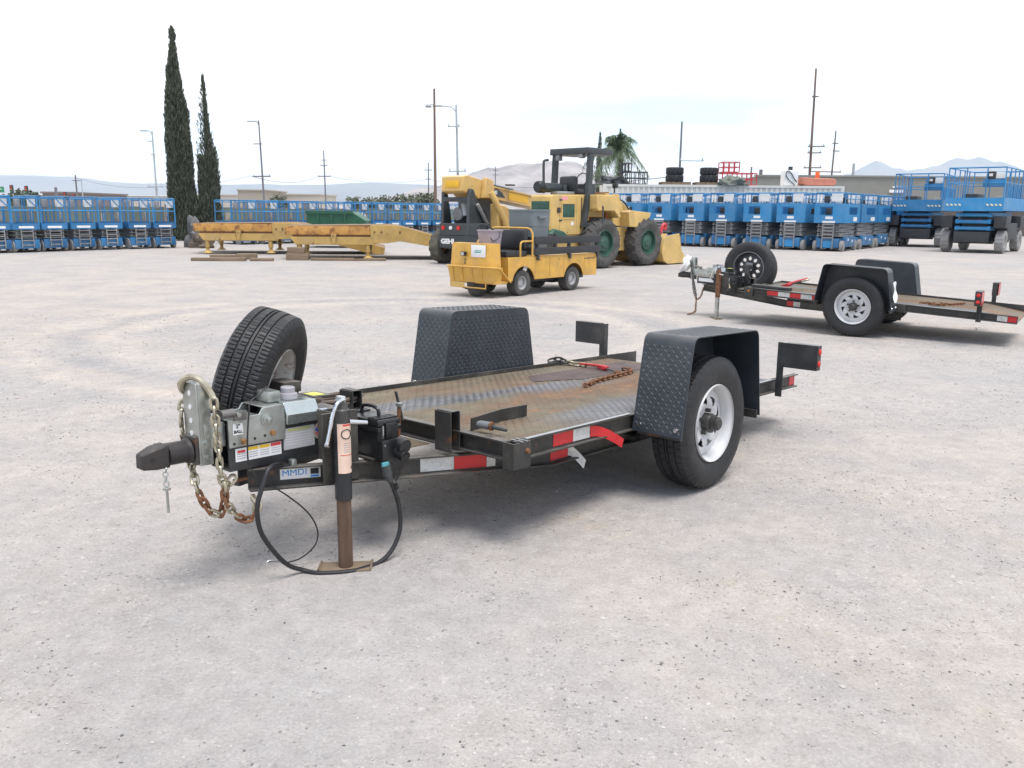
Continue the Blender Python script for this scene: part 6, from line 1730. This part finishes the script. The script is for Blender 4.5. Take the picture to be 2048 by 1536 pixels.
# corrugated freight container and what stands on it
def make_container():
    x0, y0, L, H, W = 4.55, 44.3, 12.2, 2.82, 2.44
    t = thing('freight_container', 'long cream corrugated freight container behind the blue scissor lifts', 'container', (x0, y0, 0), R(-1.5))
    pts = []
    n = 44
    for i in range(n):
        a = .16 + (L - .32) * i / n; s_ = (L - .32) / n
        pts += [(a, 0.0), (a + s_ * .28, 0.0), (a + s_ * .42, .045), (a + s_ * .80, .045), (a + s_ * .95, 0.0)]
    top = pts + [(L - .16, 0)]
    k = len(top)
    vs_ = [(p[0], p[1], .16) for p in top] + [(p[0], p[1], H - .12) for p in top]
    MB().add(vs_, [(i, i + 1, k + i + 1, k + i) for i in range(k - 1)]).build('corrugated_side', M_CONT, t, smooth=0)
    fr = MB()
    for x_ in (0, L - .16): 
        for y_ in (-.02, W - .14): fr.bx(x_, x_ + .16, y_, y_ + .16, 0, H)
    fr.bx(.16, L - .16, -.02, .06, H - .12, H).bx(.16, L - .16, -.02, .06, 0.02, .16).bx(.16, L - .16, W - .06, W, H - .12, H)
    fr.build('corner_frame', M_CONT, t)
    MB().bx(.05, L - .05, .06, W - .06, H - .05, H - .02).build('roof', M_CONT, t)
    MB().bx(.16, L - .16, W - .08, W - .06, .16, H - .12).build('back_wall', M_CONT, t)
    for x_ in (.02, L - .05): MB().bx(x_, x_ + .03, .14, W - .14, .02, H - .05).build('end_wall', M_CONT, t)
    return t, (x0, y0, H)
cont, (cx0, cy0, cH) = make_container()
def ctop(x, y=0.6): 
    a = R(-1.5); return (cx0 + x * math.cos(a) - y * math.sin(a), cy0 + x * math.sin(a) + y * math.cos(a), cH + .001)
def big_tyre(parent, z):
    def fn(q, h, i, j): return q - (.03 if (i // 2) % 2 and q > .42 else 0)
    return MB().lathe([(.24, -.15), (.27, -.17), (.40, -.18), (.455, -.15), (.46, 0), (.455, .15), (.40, .18), (.27, .17), (.24, .15)], 'z', 56, closed=True, fn=fn).build('tractor_tyre', M_TYRE, parent, smooth=40)
def pallet(label, p):
    t = thing('pallet', label, 'pallet', p, group='pallets on the container')
    for k in range(6): MB().bx(-.72 + k * .26, -.54 + k * .26, -.55, .55, .11, .14).build('slat', M_WOOD, t)
    for y_ in (-.5, 0, .5): MB().bx(-.72, .76, y_ - .05, y_ + .05, .0, .108).build('runner', M_WOOD, t)
    return t
for nm, xx in (('left', 3.70), ('right', 5.45)):
    p = ctop(xx); pallet('wooden pallet under the %s pair of tyres on the container' % nm, p)
    for k, wd in ((0, 'lower'), (1, 'upper')):
        o = big_tyre(None, 0); o.location = (p[0], p[1], p[2] + .325 + k * .37); o.rotation_euler = (0, 0, random.random())
        tag(o, '%s black lugged tyre of the %s stack on the container roof' % (wd, nm), 'tyre', 'tyres stacked on the container')
def cage(name, label, p, boxes, m_):
    t = thing(name, label, 'cage', p)
    for (x0, x1, y0, y1, z0, z1, nx, nz) in boxes:
        for z in [z0 + (z1 - z0) * i / nz for i in range(nz + 1)]:
            for y_ in (y0, y1): MB().bx(x0, x1, y_ - .02, y_ + .02, z - .02, z + .02).build('rail', m_, t)
            for x_ in (x0, x1): MB().bx(x_ - .018, x_ + .018, y0 + .02, y1 - .02, z - .018, z + .018).build('rail', m_, t)
        for x_ in [x0 + (x1 - x0) * i / nx for i in range(nx + 1)]:
            for y_ in (y0, y1): MB().bx(x_ - .022, x_ + .022, y_ - .022, y_ + .022, z0, z1).build('post', m_, t)
    return t
cage('steel_cage', 'black open steel cage frame on the left end of the container', ctop(1.0), [(-.1, 1.25, -.4, .6, .02, .62, 6, 2), (-.1, .42, -.38, .58, .66, 1.05, 3, 1)], M_LIFTDK)
cage('steel_cage', 'red open steel cage frame on the middle of the container', ctop(6.05), [(0, 1.75, -.4, .6, .02, .60, 7, 2), (.02, .85, -.38, .58, .66, 1.15, 3, 2)], M_RED)
def heap(name, label, cat, p, sx, sy, sz, m_, seed, rough=.5):
    bm = bmesh.new(); bmesh.ops.create_icosphere(bm, subdivisions=4, radius=1)
    for q in bm.verts:
        f = noise.fractal(q.co * 1.6 + Vector((seed, 0, 0)), 1, 2, 4)
        q.co = Vector((q.co.x * sx, q.co.y * sy, max(0, q.co.z) * sz)) * (1 + rough * f)
        q.co.z = max(q.co.z, 0)
    mb = MB(); mb.bm(bm)
    o = mb.build(name, m_, smooth=40); o.location = p; tag(o, label, cat); return o
heap('tarp_heap', 'dark folded tarpaulin heaped on the left end of the container', 'tarp', ctop(.55), .75, .5, .42, M_LIFTDK, 2)
heap('tarp_heap', 'grey green folded tarpaulin heaped beside the red cage', 'tarp', ctop(6.55, .1), .8, .35, .42, mat('olive_tarp', (.16, .17, .14), .8, var=.3), 6)
# white tank with hose loop
t = thing('storage_tank', 'white plastic tank with black hose loop on the container', 'tank', ctop(9.55))
MB().bx(-.35, .38, -.35, .35, .0, .78, .09).build('tank_body', M_WHITE, t)
MB().tube(crom([(.2, -.37, .02), (.1, -.38, .12), (-.12, -.38, .3), (-.28, -.38, .55), (-.2, -.38, .74), (.0, -.38, .60), (.15, -.38, .35), (.3, -.38, .2)], 5), .022, 6).build('hose', M_LIFTDK, t)
MB().bx(-.05, .15, -.05, .1, .785, .97, .03).build('filler_cap', M_LIFTDK, t)
# orange trough
t = thing('orange_trough', 'faded orange steel trough on the right end of the container', 'trough', ctop(10.95))
MB().prism([(-.85, .10), (-.85, .42), (.75, .36), (.85, .28), (.85, .10), (.70, .03), (-.70, .03)], 'y', -.5, .5).build('trough_body', M_ORANGE, t, bevel=.03)
MB().bx(-.05, .12, -.1, .1, .40, .72, .02).build('orange_box', mat('safety_orange', (.75, .14, .03), .5), t)
MB().bx(-.8, .8, -.45, .45, .0, .028).build('base_board', M_WOOD, t)

# grey green stucco building behind the container
t = thing('warehouse', 'long low grey green stucco warehouse at the right horizon', 'building', (17.2, 62, 0), R(-3))
MB().bx(0, 46, 0, 14, 0, 4.0).build('wall', M_WALLG, t)
MB().bx(-.1, 46.1, -.10, .0, 4.001, 4.12).build('parapet', M_WALLG, t)
MB().bx(0.0, 46, -.03, -.002, 0, 2.2).build('dark_base', mat('warehouse_base', (.10, .085, .075), .9), t)
v = MB().bx(9.4, 10.4, -.12, -.003, 2.95, 3.15).build('wall_vent', M_WHITE, t)
MB().bx(9.6, 10.2, -.12, -.003, 3.27, 3.39).build('wall_vent', M_WHITE, t)
MB().cyl((7.2, 1.2, 4.0), (7.2, 1.2, 5.0), .10, n=10).build('roof_vent', M_POLEG, t)
MB().cyl((-.1, 1, 3.9), (-.1, 1, 4.7), .06, n=8).build('roof_vent', M_POLED, t)
MB().bx(.4, .6, .5, .7, 4.001, 4.5).build('roof_vent', M_POLED, t)

# ------------------------------------------------------------------ screened fence behind the left row
def fence(label, p0, p1, h, n):
    t = thing('screened_fence', label, 'fence', (p0[0], p0[1], 0), math.atan2(p1[1] - p0[1], p1[0] - p0[0]))
    L = math.hypot(p1[0] - p0[0], p1[1] - p0[1])
    for i in range(n):
        a, b = L * i / n + .06, L * (i + 1) / n - .06
        MB().bx(a, b, -.012, .012, .05, h).build('screen_panel', M_FABRICG, t)
    for i in range(n + 1): MB().cyl((L * i / n, 0, 0), (L * i / n, 0, h + .12), .04, n=8).build('post', M_POLED, t)
    return t
fence('green screened yard fence behind the left row of scissor lifts', (-28.0, 27.0), (-9.0, 50.5), 1.46, 10)
fence('green screened yard fence behind the row of lifts by the ramps', (-8.7, 50.8), (12.0, 62.0), 1.5, 8)

# ------------------------------------------------------------------ far buildings across the road
def block(label, b0, b1, d, z1, m_, roof=None, name='far_building', depth=25):
    x0, x1 = b0 * d, b1 * d
    t = thing(name, label, 'building', (x0, d, 0))
    MB().bx(0, x1 - x0, 0, depth, 0, z1).build('wall', m_, t)
    MB().bx(-.3, x1 - x0 + .3, -.3, depth + .3, z1 + .001, z1 + .35).build('roof_edge', roof or m_, t)
    n_ = max(2, int((x1 - x0) / 9))
    for i in range(n_):
        a = (x1 - x0) * (i + .35) / n_
        MB().bx(a, a + 2.6, -.05, -.002, 0, min(3.4, z1 * .55)).build('door', M_POLED, t)
    return t
block('long pale beige warehouse across the road at the far left', -.64, -.405, 260, 4.6, M_BEIGE, M_FARWHITE)
block('beige warehouse between the leftmost light pole and the cypresses', -.40, -.30, 300, 5.6, M_BEIGE)
block('tall beige block right of the cypresses with grey end', -.319, -.290, 240, 6.1, mat('far_tan_wall', (.33, .29, .23), .9, var=.04, scale=.05))
block('low beige warehouse behind the lifts, left of the telehandler', -.289, -.225, 260, 5.4, M_BEIGE)
block('white roofed low shed left of the telehandler', -.22, -.11, 330, 3.6, M_FARWHITE, M_FARWHITE)
block('brown grey shed at the left behind the traffic lights', -.545, -.51, 180, 4.0, mat('far_brown_wall', (.20, .16, .15), .9, var=.04, scale=.05))

# ------------------------------------------------------------------ utility poles
def pole(label, b, d, htop, r, m_, arms=(), lean=0.0, lamp=None, name='utility_pole', cat='pole'):
    """arms: (height, left reach, right reach, thickness)"""
    t = thing(name, label, cat, (b * d, d, 0), (0, R(lean), 0))
    MB().cyl((0, 0, 0), (0, 0, htop), r, r * .62, n=10).build('mast', m_, t)
    for (z, l, rr_, th) in arms:
        MB().bx(-l, rr_, -r - th - .001 - r, -r - .001, z - th, z + th).build('cross_arm', m_, t)
        for x_ in (-l + .1, rr_ - .1): 
            if l + rr_ > 1: MB().cyl((x_, -r * 1.5 - th, z + th), (x_, -r * 1.5 - th, z + th + .18), .05, n=6).build('insulator', M_POLEG, t)
    if lamp:
        z, reach = lamp
        MB().tube(crom([(0, 0, z - .5), (reach * .4, 0, z - .08), (reach, 0, z)], 4), .05, 6).build('lamp_arm', m_, t)
        MB().bx(*sorted((reach, reach + math.copysign(.8, reach))), -.14, .14, z - .06, z + .08, .03).build('lamp_head', M_POLEG, t)
    return t
pole('tall grey steel pole left of the cypresses with stub arms', -.4128, 95, 9.5, .12, M_POLEG, ((7.0, .2, .2, .05), (8.4, .5, .1, .05), (3.6, .8, .8, .06)), 0.0, (9.5, -.5))
pole('dark wooden utility pole right of the cypresses', -.2885, 100, 11.2, .13, M_POLED, ((5.0, 1.0, 1.0, .07), (8.6, .7, .3, .05)), -1.2, (11.1, -.5))
pole('thin far utility pole above the green dumpster', -.2175, 150, 11.2, .15, M_POLED, ((6.9, 1.1, 1.1, .08), (8.7, .6, .6, .06), (9.6, .4, .4, .05)), -.5)
pole('brown wooden pole rising behind the telehandler with a lamp near its top', -.0905, 58, 9.2, .11, M_POLEW, (), -.2, None)
pole('grey street lamp pole with three arms right of the brown pole', -.0635, 75, 10.2, .13, M_POLEG, ((8.4, .75, .3, .05), (4.7, .75, .75, .05)), -1.2, (10.1, -1.2), 'street_lamp', 'street lamp')
pole('small far utility pole beside the brown wooden pole', -.0985, 170, 10.4, .16, M_POLED, ((9.0, .7, .7, .06), (7.3, .5, .5, .06)))
pole('small far utility pole on the skyline above the telehandler boom', -.0215, 190, 10.8, .14, M_POLED, ((9.0, .6, .6, .06), (9.9, .5, .5, .06)))
pole('dark wooden pole between the tyre stacks on the container', .1900, 60, 7.5, .10, M_POLED, ((4.9, .1, 1.6, .02),), 0.0)
pole('very tall brown pole with several cross arms above the orange trough', .3405, 85, 15.0, .15, M_POLEW, ((12.4, .3, .3, .05), (7.8, .4, 1.2, .05), (7.2, .4, .9, .05), (5.8, .7, 1.0, .05)), -1.0)
pole('shorter leaning pole right of the very tall brown pole', .3640, 95, 10.2, .12, M_POLEW, ((8.9, .3, .3, .05), (8.1, .2, .5, .05), (5.9, 2.6, .9, .05)), 0.8)
pole('thin utility pole at the far left behind the lifts', -.505, 110, 5.3, .14, M_POLED, ((4.6, .3, .7, .05),), 0)
pole('short thick dark post behind the left lifts', -.529, 90, 3.35, .22, M_POLED, ())
pole('thin grey street pole near the traffic lights', -.4985, 130, 5.4, .10, M_POLEG, ())
# lamp hung on the brown pole
t = thing('area_light', 'small grey floodlight clamped high on the brown wooden pole', 'floodlight', (-.0905 * 58 - .40, 57.8, 8.10))
MB().lathe([(0, .14), (.10, .12), (.22, 0), (.20, -.10), (0, -.10)], 'z', 14).build('lamp_head', M_POLEG, t)
MB().cyl((0, 0, .1), (.38, .18, .12), .03, n=6).build('bracket', M_POLEG, t)
def signal(label, b, d, z):
    t = thing('traffic_light', label, 'traffic light', (b * d, d, 0))
    MB().bx(-.22, .22, -.15, .15, z, z + 1.15, .05).build('signal_head', M_LIFTDK, t)
    for k in range(3): MB().cyl((0, -.155, z + .22 + .35 * k), (0, -.2, z + .22 + .35 * k), .12, n=12).build('lens', (M_SIGNG, M_AMBER, M_REDLENS)[k], t)
    MB().cyl((0, .24, 0), (0, .24, z + 1.2), .07, n=8).build('post', M_POLEG, t)
signal('leftmost traffic light on the far road', -.580, 125, 3.2)
signal('second traffic light from the left on the far road', -.563, 125, 3.1)
signal('third traffic light from the left, on the far road by the thin pole', -.519, 125, 2.3)
signal('rightmost traffic light on the far road', -.508, 125, 2.1)
t = thing('street_sign', 'green overhead road sign at the left edge', 'sign', (-.598 * 120, 120, 0))
MB().bx(-1.3, 1.1, -.03, .03, 3.2, 4.0, .02).build('sign_board', M_SIGNG, t)
MB().bx(-1.0, .8, -.036, -.031, 3.62, 3.70).build('print_line', M_WHITE, t)
MB().cyl((0, .12, 0), (0, .12, 4.0), .08, n=8).build('post', M_POLEG, t)
# overhead wires
def wire(label, a, b, sag, r=.018):
    pts = []
    for i in range(25):
        s_ = i / 24
        pts.append((a[0] + (b[0] - a[0]) * s_, a[1] + (b[1] - a[1]) * s_, a[2] + (b[2] - a[2]) * s_ - sag * 4 * s_ * (1 - s_)))
    o = MB().tube(pts, r, 5).build('power_line', M_POLED); tag(o, label, 'power line', 'overhead power lines'); return o
wire('overhead line from the left pole past the cypresses to the wooden pole', (-.4128 * 95 - 1.0, 94.8, 3.6), (-.2885 * 100 - 1.4, 99.8, 5.05), .4)
wire('overhead line sagging between the wooden pole and the far thin pole', (-.2885 * 100 - 1.4, 99.8, 5.05), (-.2175 * 150 - 1, 149.6, 6.9), .9, .03)
wire('overhead line from the far thin pole towards the telehandler', (-.2175 * 150 + 1, 149.6, 6.9), (-.0985 * 170, 169.6, 7.3), .9, .03)
wire('overhead line passing behind the boom and the canopy', (-.0985 * 170, 169.6, 7.3), (.19 * 60, 60, 3.9), 1.2, .03)
wire('overhead line from the cypresses left towards the road', (-.4128 * 95 + .8, 94.8, 3.6), (-.505 * 110, 109.8, 5.0), .5)

# green dumpster and dark junk pile
t = thing('dumpster', 'dark green steel dumpster standing behind the yellow ramps', 'dumpster', (-7.75, 32.2, 0), R(2))
MB().prism([(0, .15), (0, 1.34), (1.70, 1.34), (2.2, 1.02), (2.2, .15)], 'y', 0, 1.5).build('bin_body', M_DUMP, t, bevel=.02)
MB().bx(-.04, 1.74, -.05, -.002, 1.26, 1.36).build('rim', M_DUMP, t)
for x_ in (.4, .9, 1.4): MB().bx(x_, x_ + .07, -.05, -.002, .15, 1.255).build('rib', M_DUMP, t)
heap('junk_pile', 'heap of grey tarpaulin and scrap beside the trees', 'junk pile', (-11.75, 31.9, 0), .42, .40, .95, M_TARP, 9, .75)
heap('scrap_heap', 'low brown scrap heap in front of the grey tarpaulin pile', 'scrap', (-11.35, 31.2, 0), .42, .35, .5, mat('scrap_brown', (.13, .10, .075), .9, var=.5, scale=5), 14, .6)

# ------------------------------------------------------------------ trees
def leaf_material(name, a, b_):
    m, nt, b = _nt(name)
    g = nt.nodes.new('ShaderNodeNewGeometry')
    c = nramp(nt, g.outputs['Random Per Island'], 0, 1, (*a, 1), (*b_, 1))
    nt.links.new(c, b.inputs['Base Color']); b.inputs['Roughness'].default_value = .7
    return m
M_CYP = leaf_material('cypress_leaf', (.030, .040, .026), (.115, .125, .085))
M_PALM = leaf_material('palm_leaf', (.04, .075, .04), (.14, .19, .10))
M_BUSH = leaf_material('bush_leaf', (.04, .05, .03), (.11, .12, .07))
M_BARK = mat('bark', (.10, .075, .055), .9, var=.3)
def cypress(label, x, y, H, prof, n, seed, gap=None, bare=None):
    """prof: (height share, left radius, right radius)"""
    t = thing('cypress_tree', label, 'tree', (x, y, 0), group='cypress trees')
    rn = random.Random(seed)
    MB().tube([(0, 0, 0), (.03, .02, H * .3), (-.03, 0, H * .6), (.0, 0, H * .97)], .16 if H > 6 else .1, 8, taper=.12).build('trunk', M_BARK, t)
    def rad(h):
        for (a, l0, r0), (b, l1, r1) in zip(prof, prof[1:]):
            if a <= h <= b:
                s_ = (h - a) / (b - a); return l0 + (l1 - l0) * s_, r0 + (r1 - r0) * s_
        return 0, 0
    mb = MB(); br = MB()
    for i in range(n):
        h = rn.random() ** 1.05
        l_, r_ = rad(h)
        if max(l_, r_) <= 0: continue
        if rn.random() > .15 + max(l_, r_) / .8: continue
        a = rn.random() * 2 * math.pi
        lump = 1 + .22 * noise.noise(Vector((math.cos(a) * 1.4, math.sin(a) * 1.4, h * H * 1.1 + seed)))
        ca = math.cos(a); R_ = (l_ if ca < 0 else r_) * lump
        q = (rn.random() ** .45) * R_
        if gap and gap(h, ca) and rn.random() < gap(h, ca): continue
        p = Vector((q * ca, q * math.sin(a), h * H))
        up = Vector((ca * .30 + rn.uniform(-.25, .25), math.sin(a) * .30 + rn.uniform(-.25, .25), 1)).normalized()
        sz = rn.uniform(.10, .24) * (1 if H > 6 else .6); wv = up.cross(Vector((rn.uniform(-1, 1), rn.uniform(-1, 1), .1))).normalized() * sz * .26
        w2 = up.cross(wv).normalized() * sz * .10
        mb.add([(p - wv)[:], (p + up * sz * .5 + w2)[:], (p + wv)[:], (p + up * sz)[:]], [(0, 1, 3), (1, 2, 3)])
    mb.build('crown', M_CYP, t, smooth=0)
    return t
P_BIG = [(0.0, .42, .40), (.03, .66, .66), (.2, .62, .60), (.35, .58, .54), (.5, .56, .47), (.62, .50, .40), (.72, .40, .27), (.82, .29, .14), (.90, .14, .09), (.94, .04, .05), (.96, .10, .10), (.985, .06, .05), (1.0, .02, .02)]
cypress('tallest dark green cypress tree standing left of the shorter one', -.3855 * 38 + .10, 38, 8.79, P_BIG, 30000, 3)
P_SM = [(0.0, .35, .32), (.04, .52, .48), (.25, .47, .45), (.42, .42, .42), (.54, .40, .40), (.60, .34, .26), (.72, .28, .14), (.84, .17, .09), (.93, .06, .05), (1.0, .015, .015)]
cypress('shorter ragged cypress tree right of the tallest one', -.3545 * 38.3 + .1, 38.3, 6.93, P_SM, 20000, 8,
        gap=lambda h, ca: (.85 if (h > .52 and ca < -.2) else (.45 if h > .55 else 0)))
P_T = [(0, .3, .3), (.5, .26, .26), (.8, .15, .15), (1, .02, .02)]
cypress('thin dark cypress tip left of the palm behind the loader', .0975 * 66, 66, 7.2, P_T, 6000, 21)
cypress('thin dark cypress tip showing through the palm fronds', .1205 * 68, 68, 7.6, P_T, 6000, 22)
def palm(label, x, y, H, seed):
    t = thing('palm_tree', label, 'palm', (x, y, 0))
    rn = random.Random(seed)
    MB().tube([(0, 0, 0), (.05, 0, H * .5), (0, 0, H)], .24, 10, taper=.7).build('trunk', M_BARK, t)
    # crown: many arching fronds each with hanging leaflets
    for i in range(44):
        a = rn.random() * 2 * math.pi; el = rn.uniform(-.45, 1.35); ln = rn.uniform(1.7, 2.8)
        d = Vector((math.cos(a), math.sin(a), 0)); pts = []
        for k in range(11):
            s_ = k / 10
            pts.append(Vector((0, 0, H)) + d * ln * s_ * math.cos(el) * (1 - .10 * s_) + Vector((0, 0, ln * (math.sin(el) * s_ - .85 * s_ * s_ * (.55 + .3 * math.cos(el))))))
        mb = MB(); mb.tube([p[:] for p in pts], .022, 4, taper=.3)
        for k in range(2, 11):
            p = pts[k]; tg_ = (pts[k] - pts[k - 1]).normalized(); sd = tg_.cross(Vector((0, 0, 1))).normalized()
            for s_ in (-1, 1):
                for rep in range(4):
                    pp = p - tg_ * rn.random() * .2
                    ll = rn.uniform(.40, .85) * (1 - .4 * (k / 10) ** 2)
                    e = pp + sd * s_ * ll * .55 + tg_ * ll * .45 + Vector((0, 0, -ll * rn.uniform(.35, .9)))
                    w = tg_ * .026
                    mb.add([(pp - w)[:], (pp + w)[:], e[:]], [(0, 1, 2)])
        mb.build('frond', M_PALM, t, smooth=0)
    return t
palm('feathery green palm tree behind the loader canopy', .1215 * 52, 52, 5.0, 4)
def bush(label, x, y, r, h, seed, name='shrub'):
    t = thing(name, label, 'shrub', (x, y, 0), group='far shrubs'); rn = random.Random(seed)
    MB().tube([(0, 0, 0), (.1, 0, h * .5)], r * .08, 6).build('trunk', M_BARK, t)
    mb = MB()
    for i in range(700):
        v_ = Vector((rn.gauss(0, 1), rn.gauss(0, 1), rn.gauss(0, 1))).normalized() * rn.random() ** .4
        p = Vector((v_.x * r, v_.y * r, h * .62 + v_.z * h * .40)) * (1 + .2 * noise.noise(v_ * 2.5 + Vector((seed, 0, 0))))
        s_ = r * rn.uniform(.06, .13); a = Vector((rn.uniform(-1, 1), rn.uniform(-1, 1), rn.uniform(-1, 1))).normalized() * s_; b = a.orthogonal().normalized() * s_
        mb.add([(p - a)[:], (p + b)[:], (p + a)[:], (p - b)[:]], [(0, 1, 2, 3)])
    mb.build('crown', M_BUSH, t, smooth=0)
bi = ('first', 'second', 'third', 'fourth', 'fifth', 'sixth', 'seventh')
for i, (b, d, r, h) in enumerate(((-.185, 120, 1.3, 3.1), (-.168, 125, 1.5, 3.0), (-.150, 120, 1.4, 3.2), (-.130, 118, 1.6, 3.3), (-.112, 120, 1.5, 3.4), (-.100, 105, 1.5, 3.5))):
    bush('%s grey green shrub from the left in the far line by the telehandler' % bi[i], b * d, d, r, h, 31 + i)
bush('round shrub on the far road between the traffic lights', -.566 * 130, 130, 2.6, 3.6, 50)
bush('small shrub right of the cypresses against the far beige wall', -.272 * 120, 120, 1.5, 3.2, 52)

# ------------------------------------------------------------------ haze
hz = MB().bx(-11500, 11500, -600, 12500, -4.5, 600).build('haze', M_WHITE, smooth=0)
hm = bpy.data.materials.new('haze_air'); hm.use_nodes = True
hn = hm.node_tree; hn.nodes.clear()
ho = hn.nodes.new('ShaderNodeOutputMaterial'); pv = hn.nodes.new('ShaderNodeVolumePrincipled')
pv.inputs['Color'].default_value = (0.74, 0.86, 1.0, 1)
pv.inputs['Density'].default_value = 0.0001
pv.inputs['Anisotropy'].default_value = 0.1
hn.links.new(pv.outputs[0], ho.inputs['Volume'])
hz.data.materials.clear(); hz.data.materials.append(hm)
tag(hz, 'pale blue haze in the air over the far hills', 'haze', kind='stuff')

scene.cycles.volume_bounces = 1
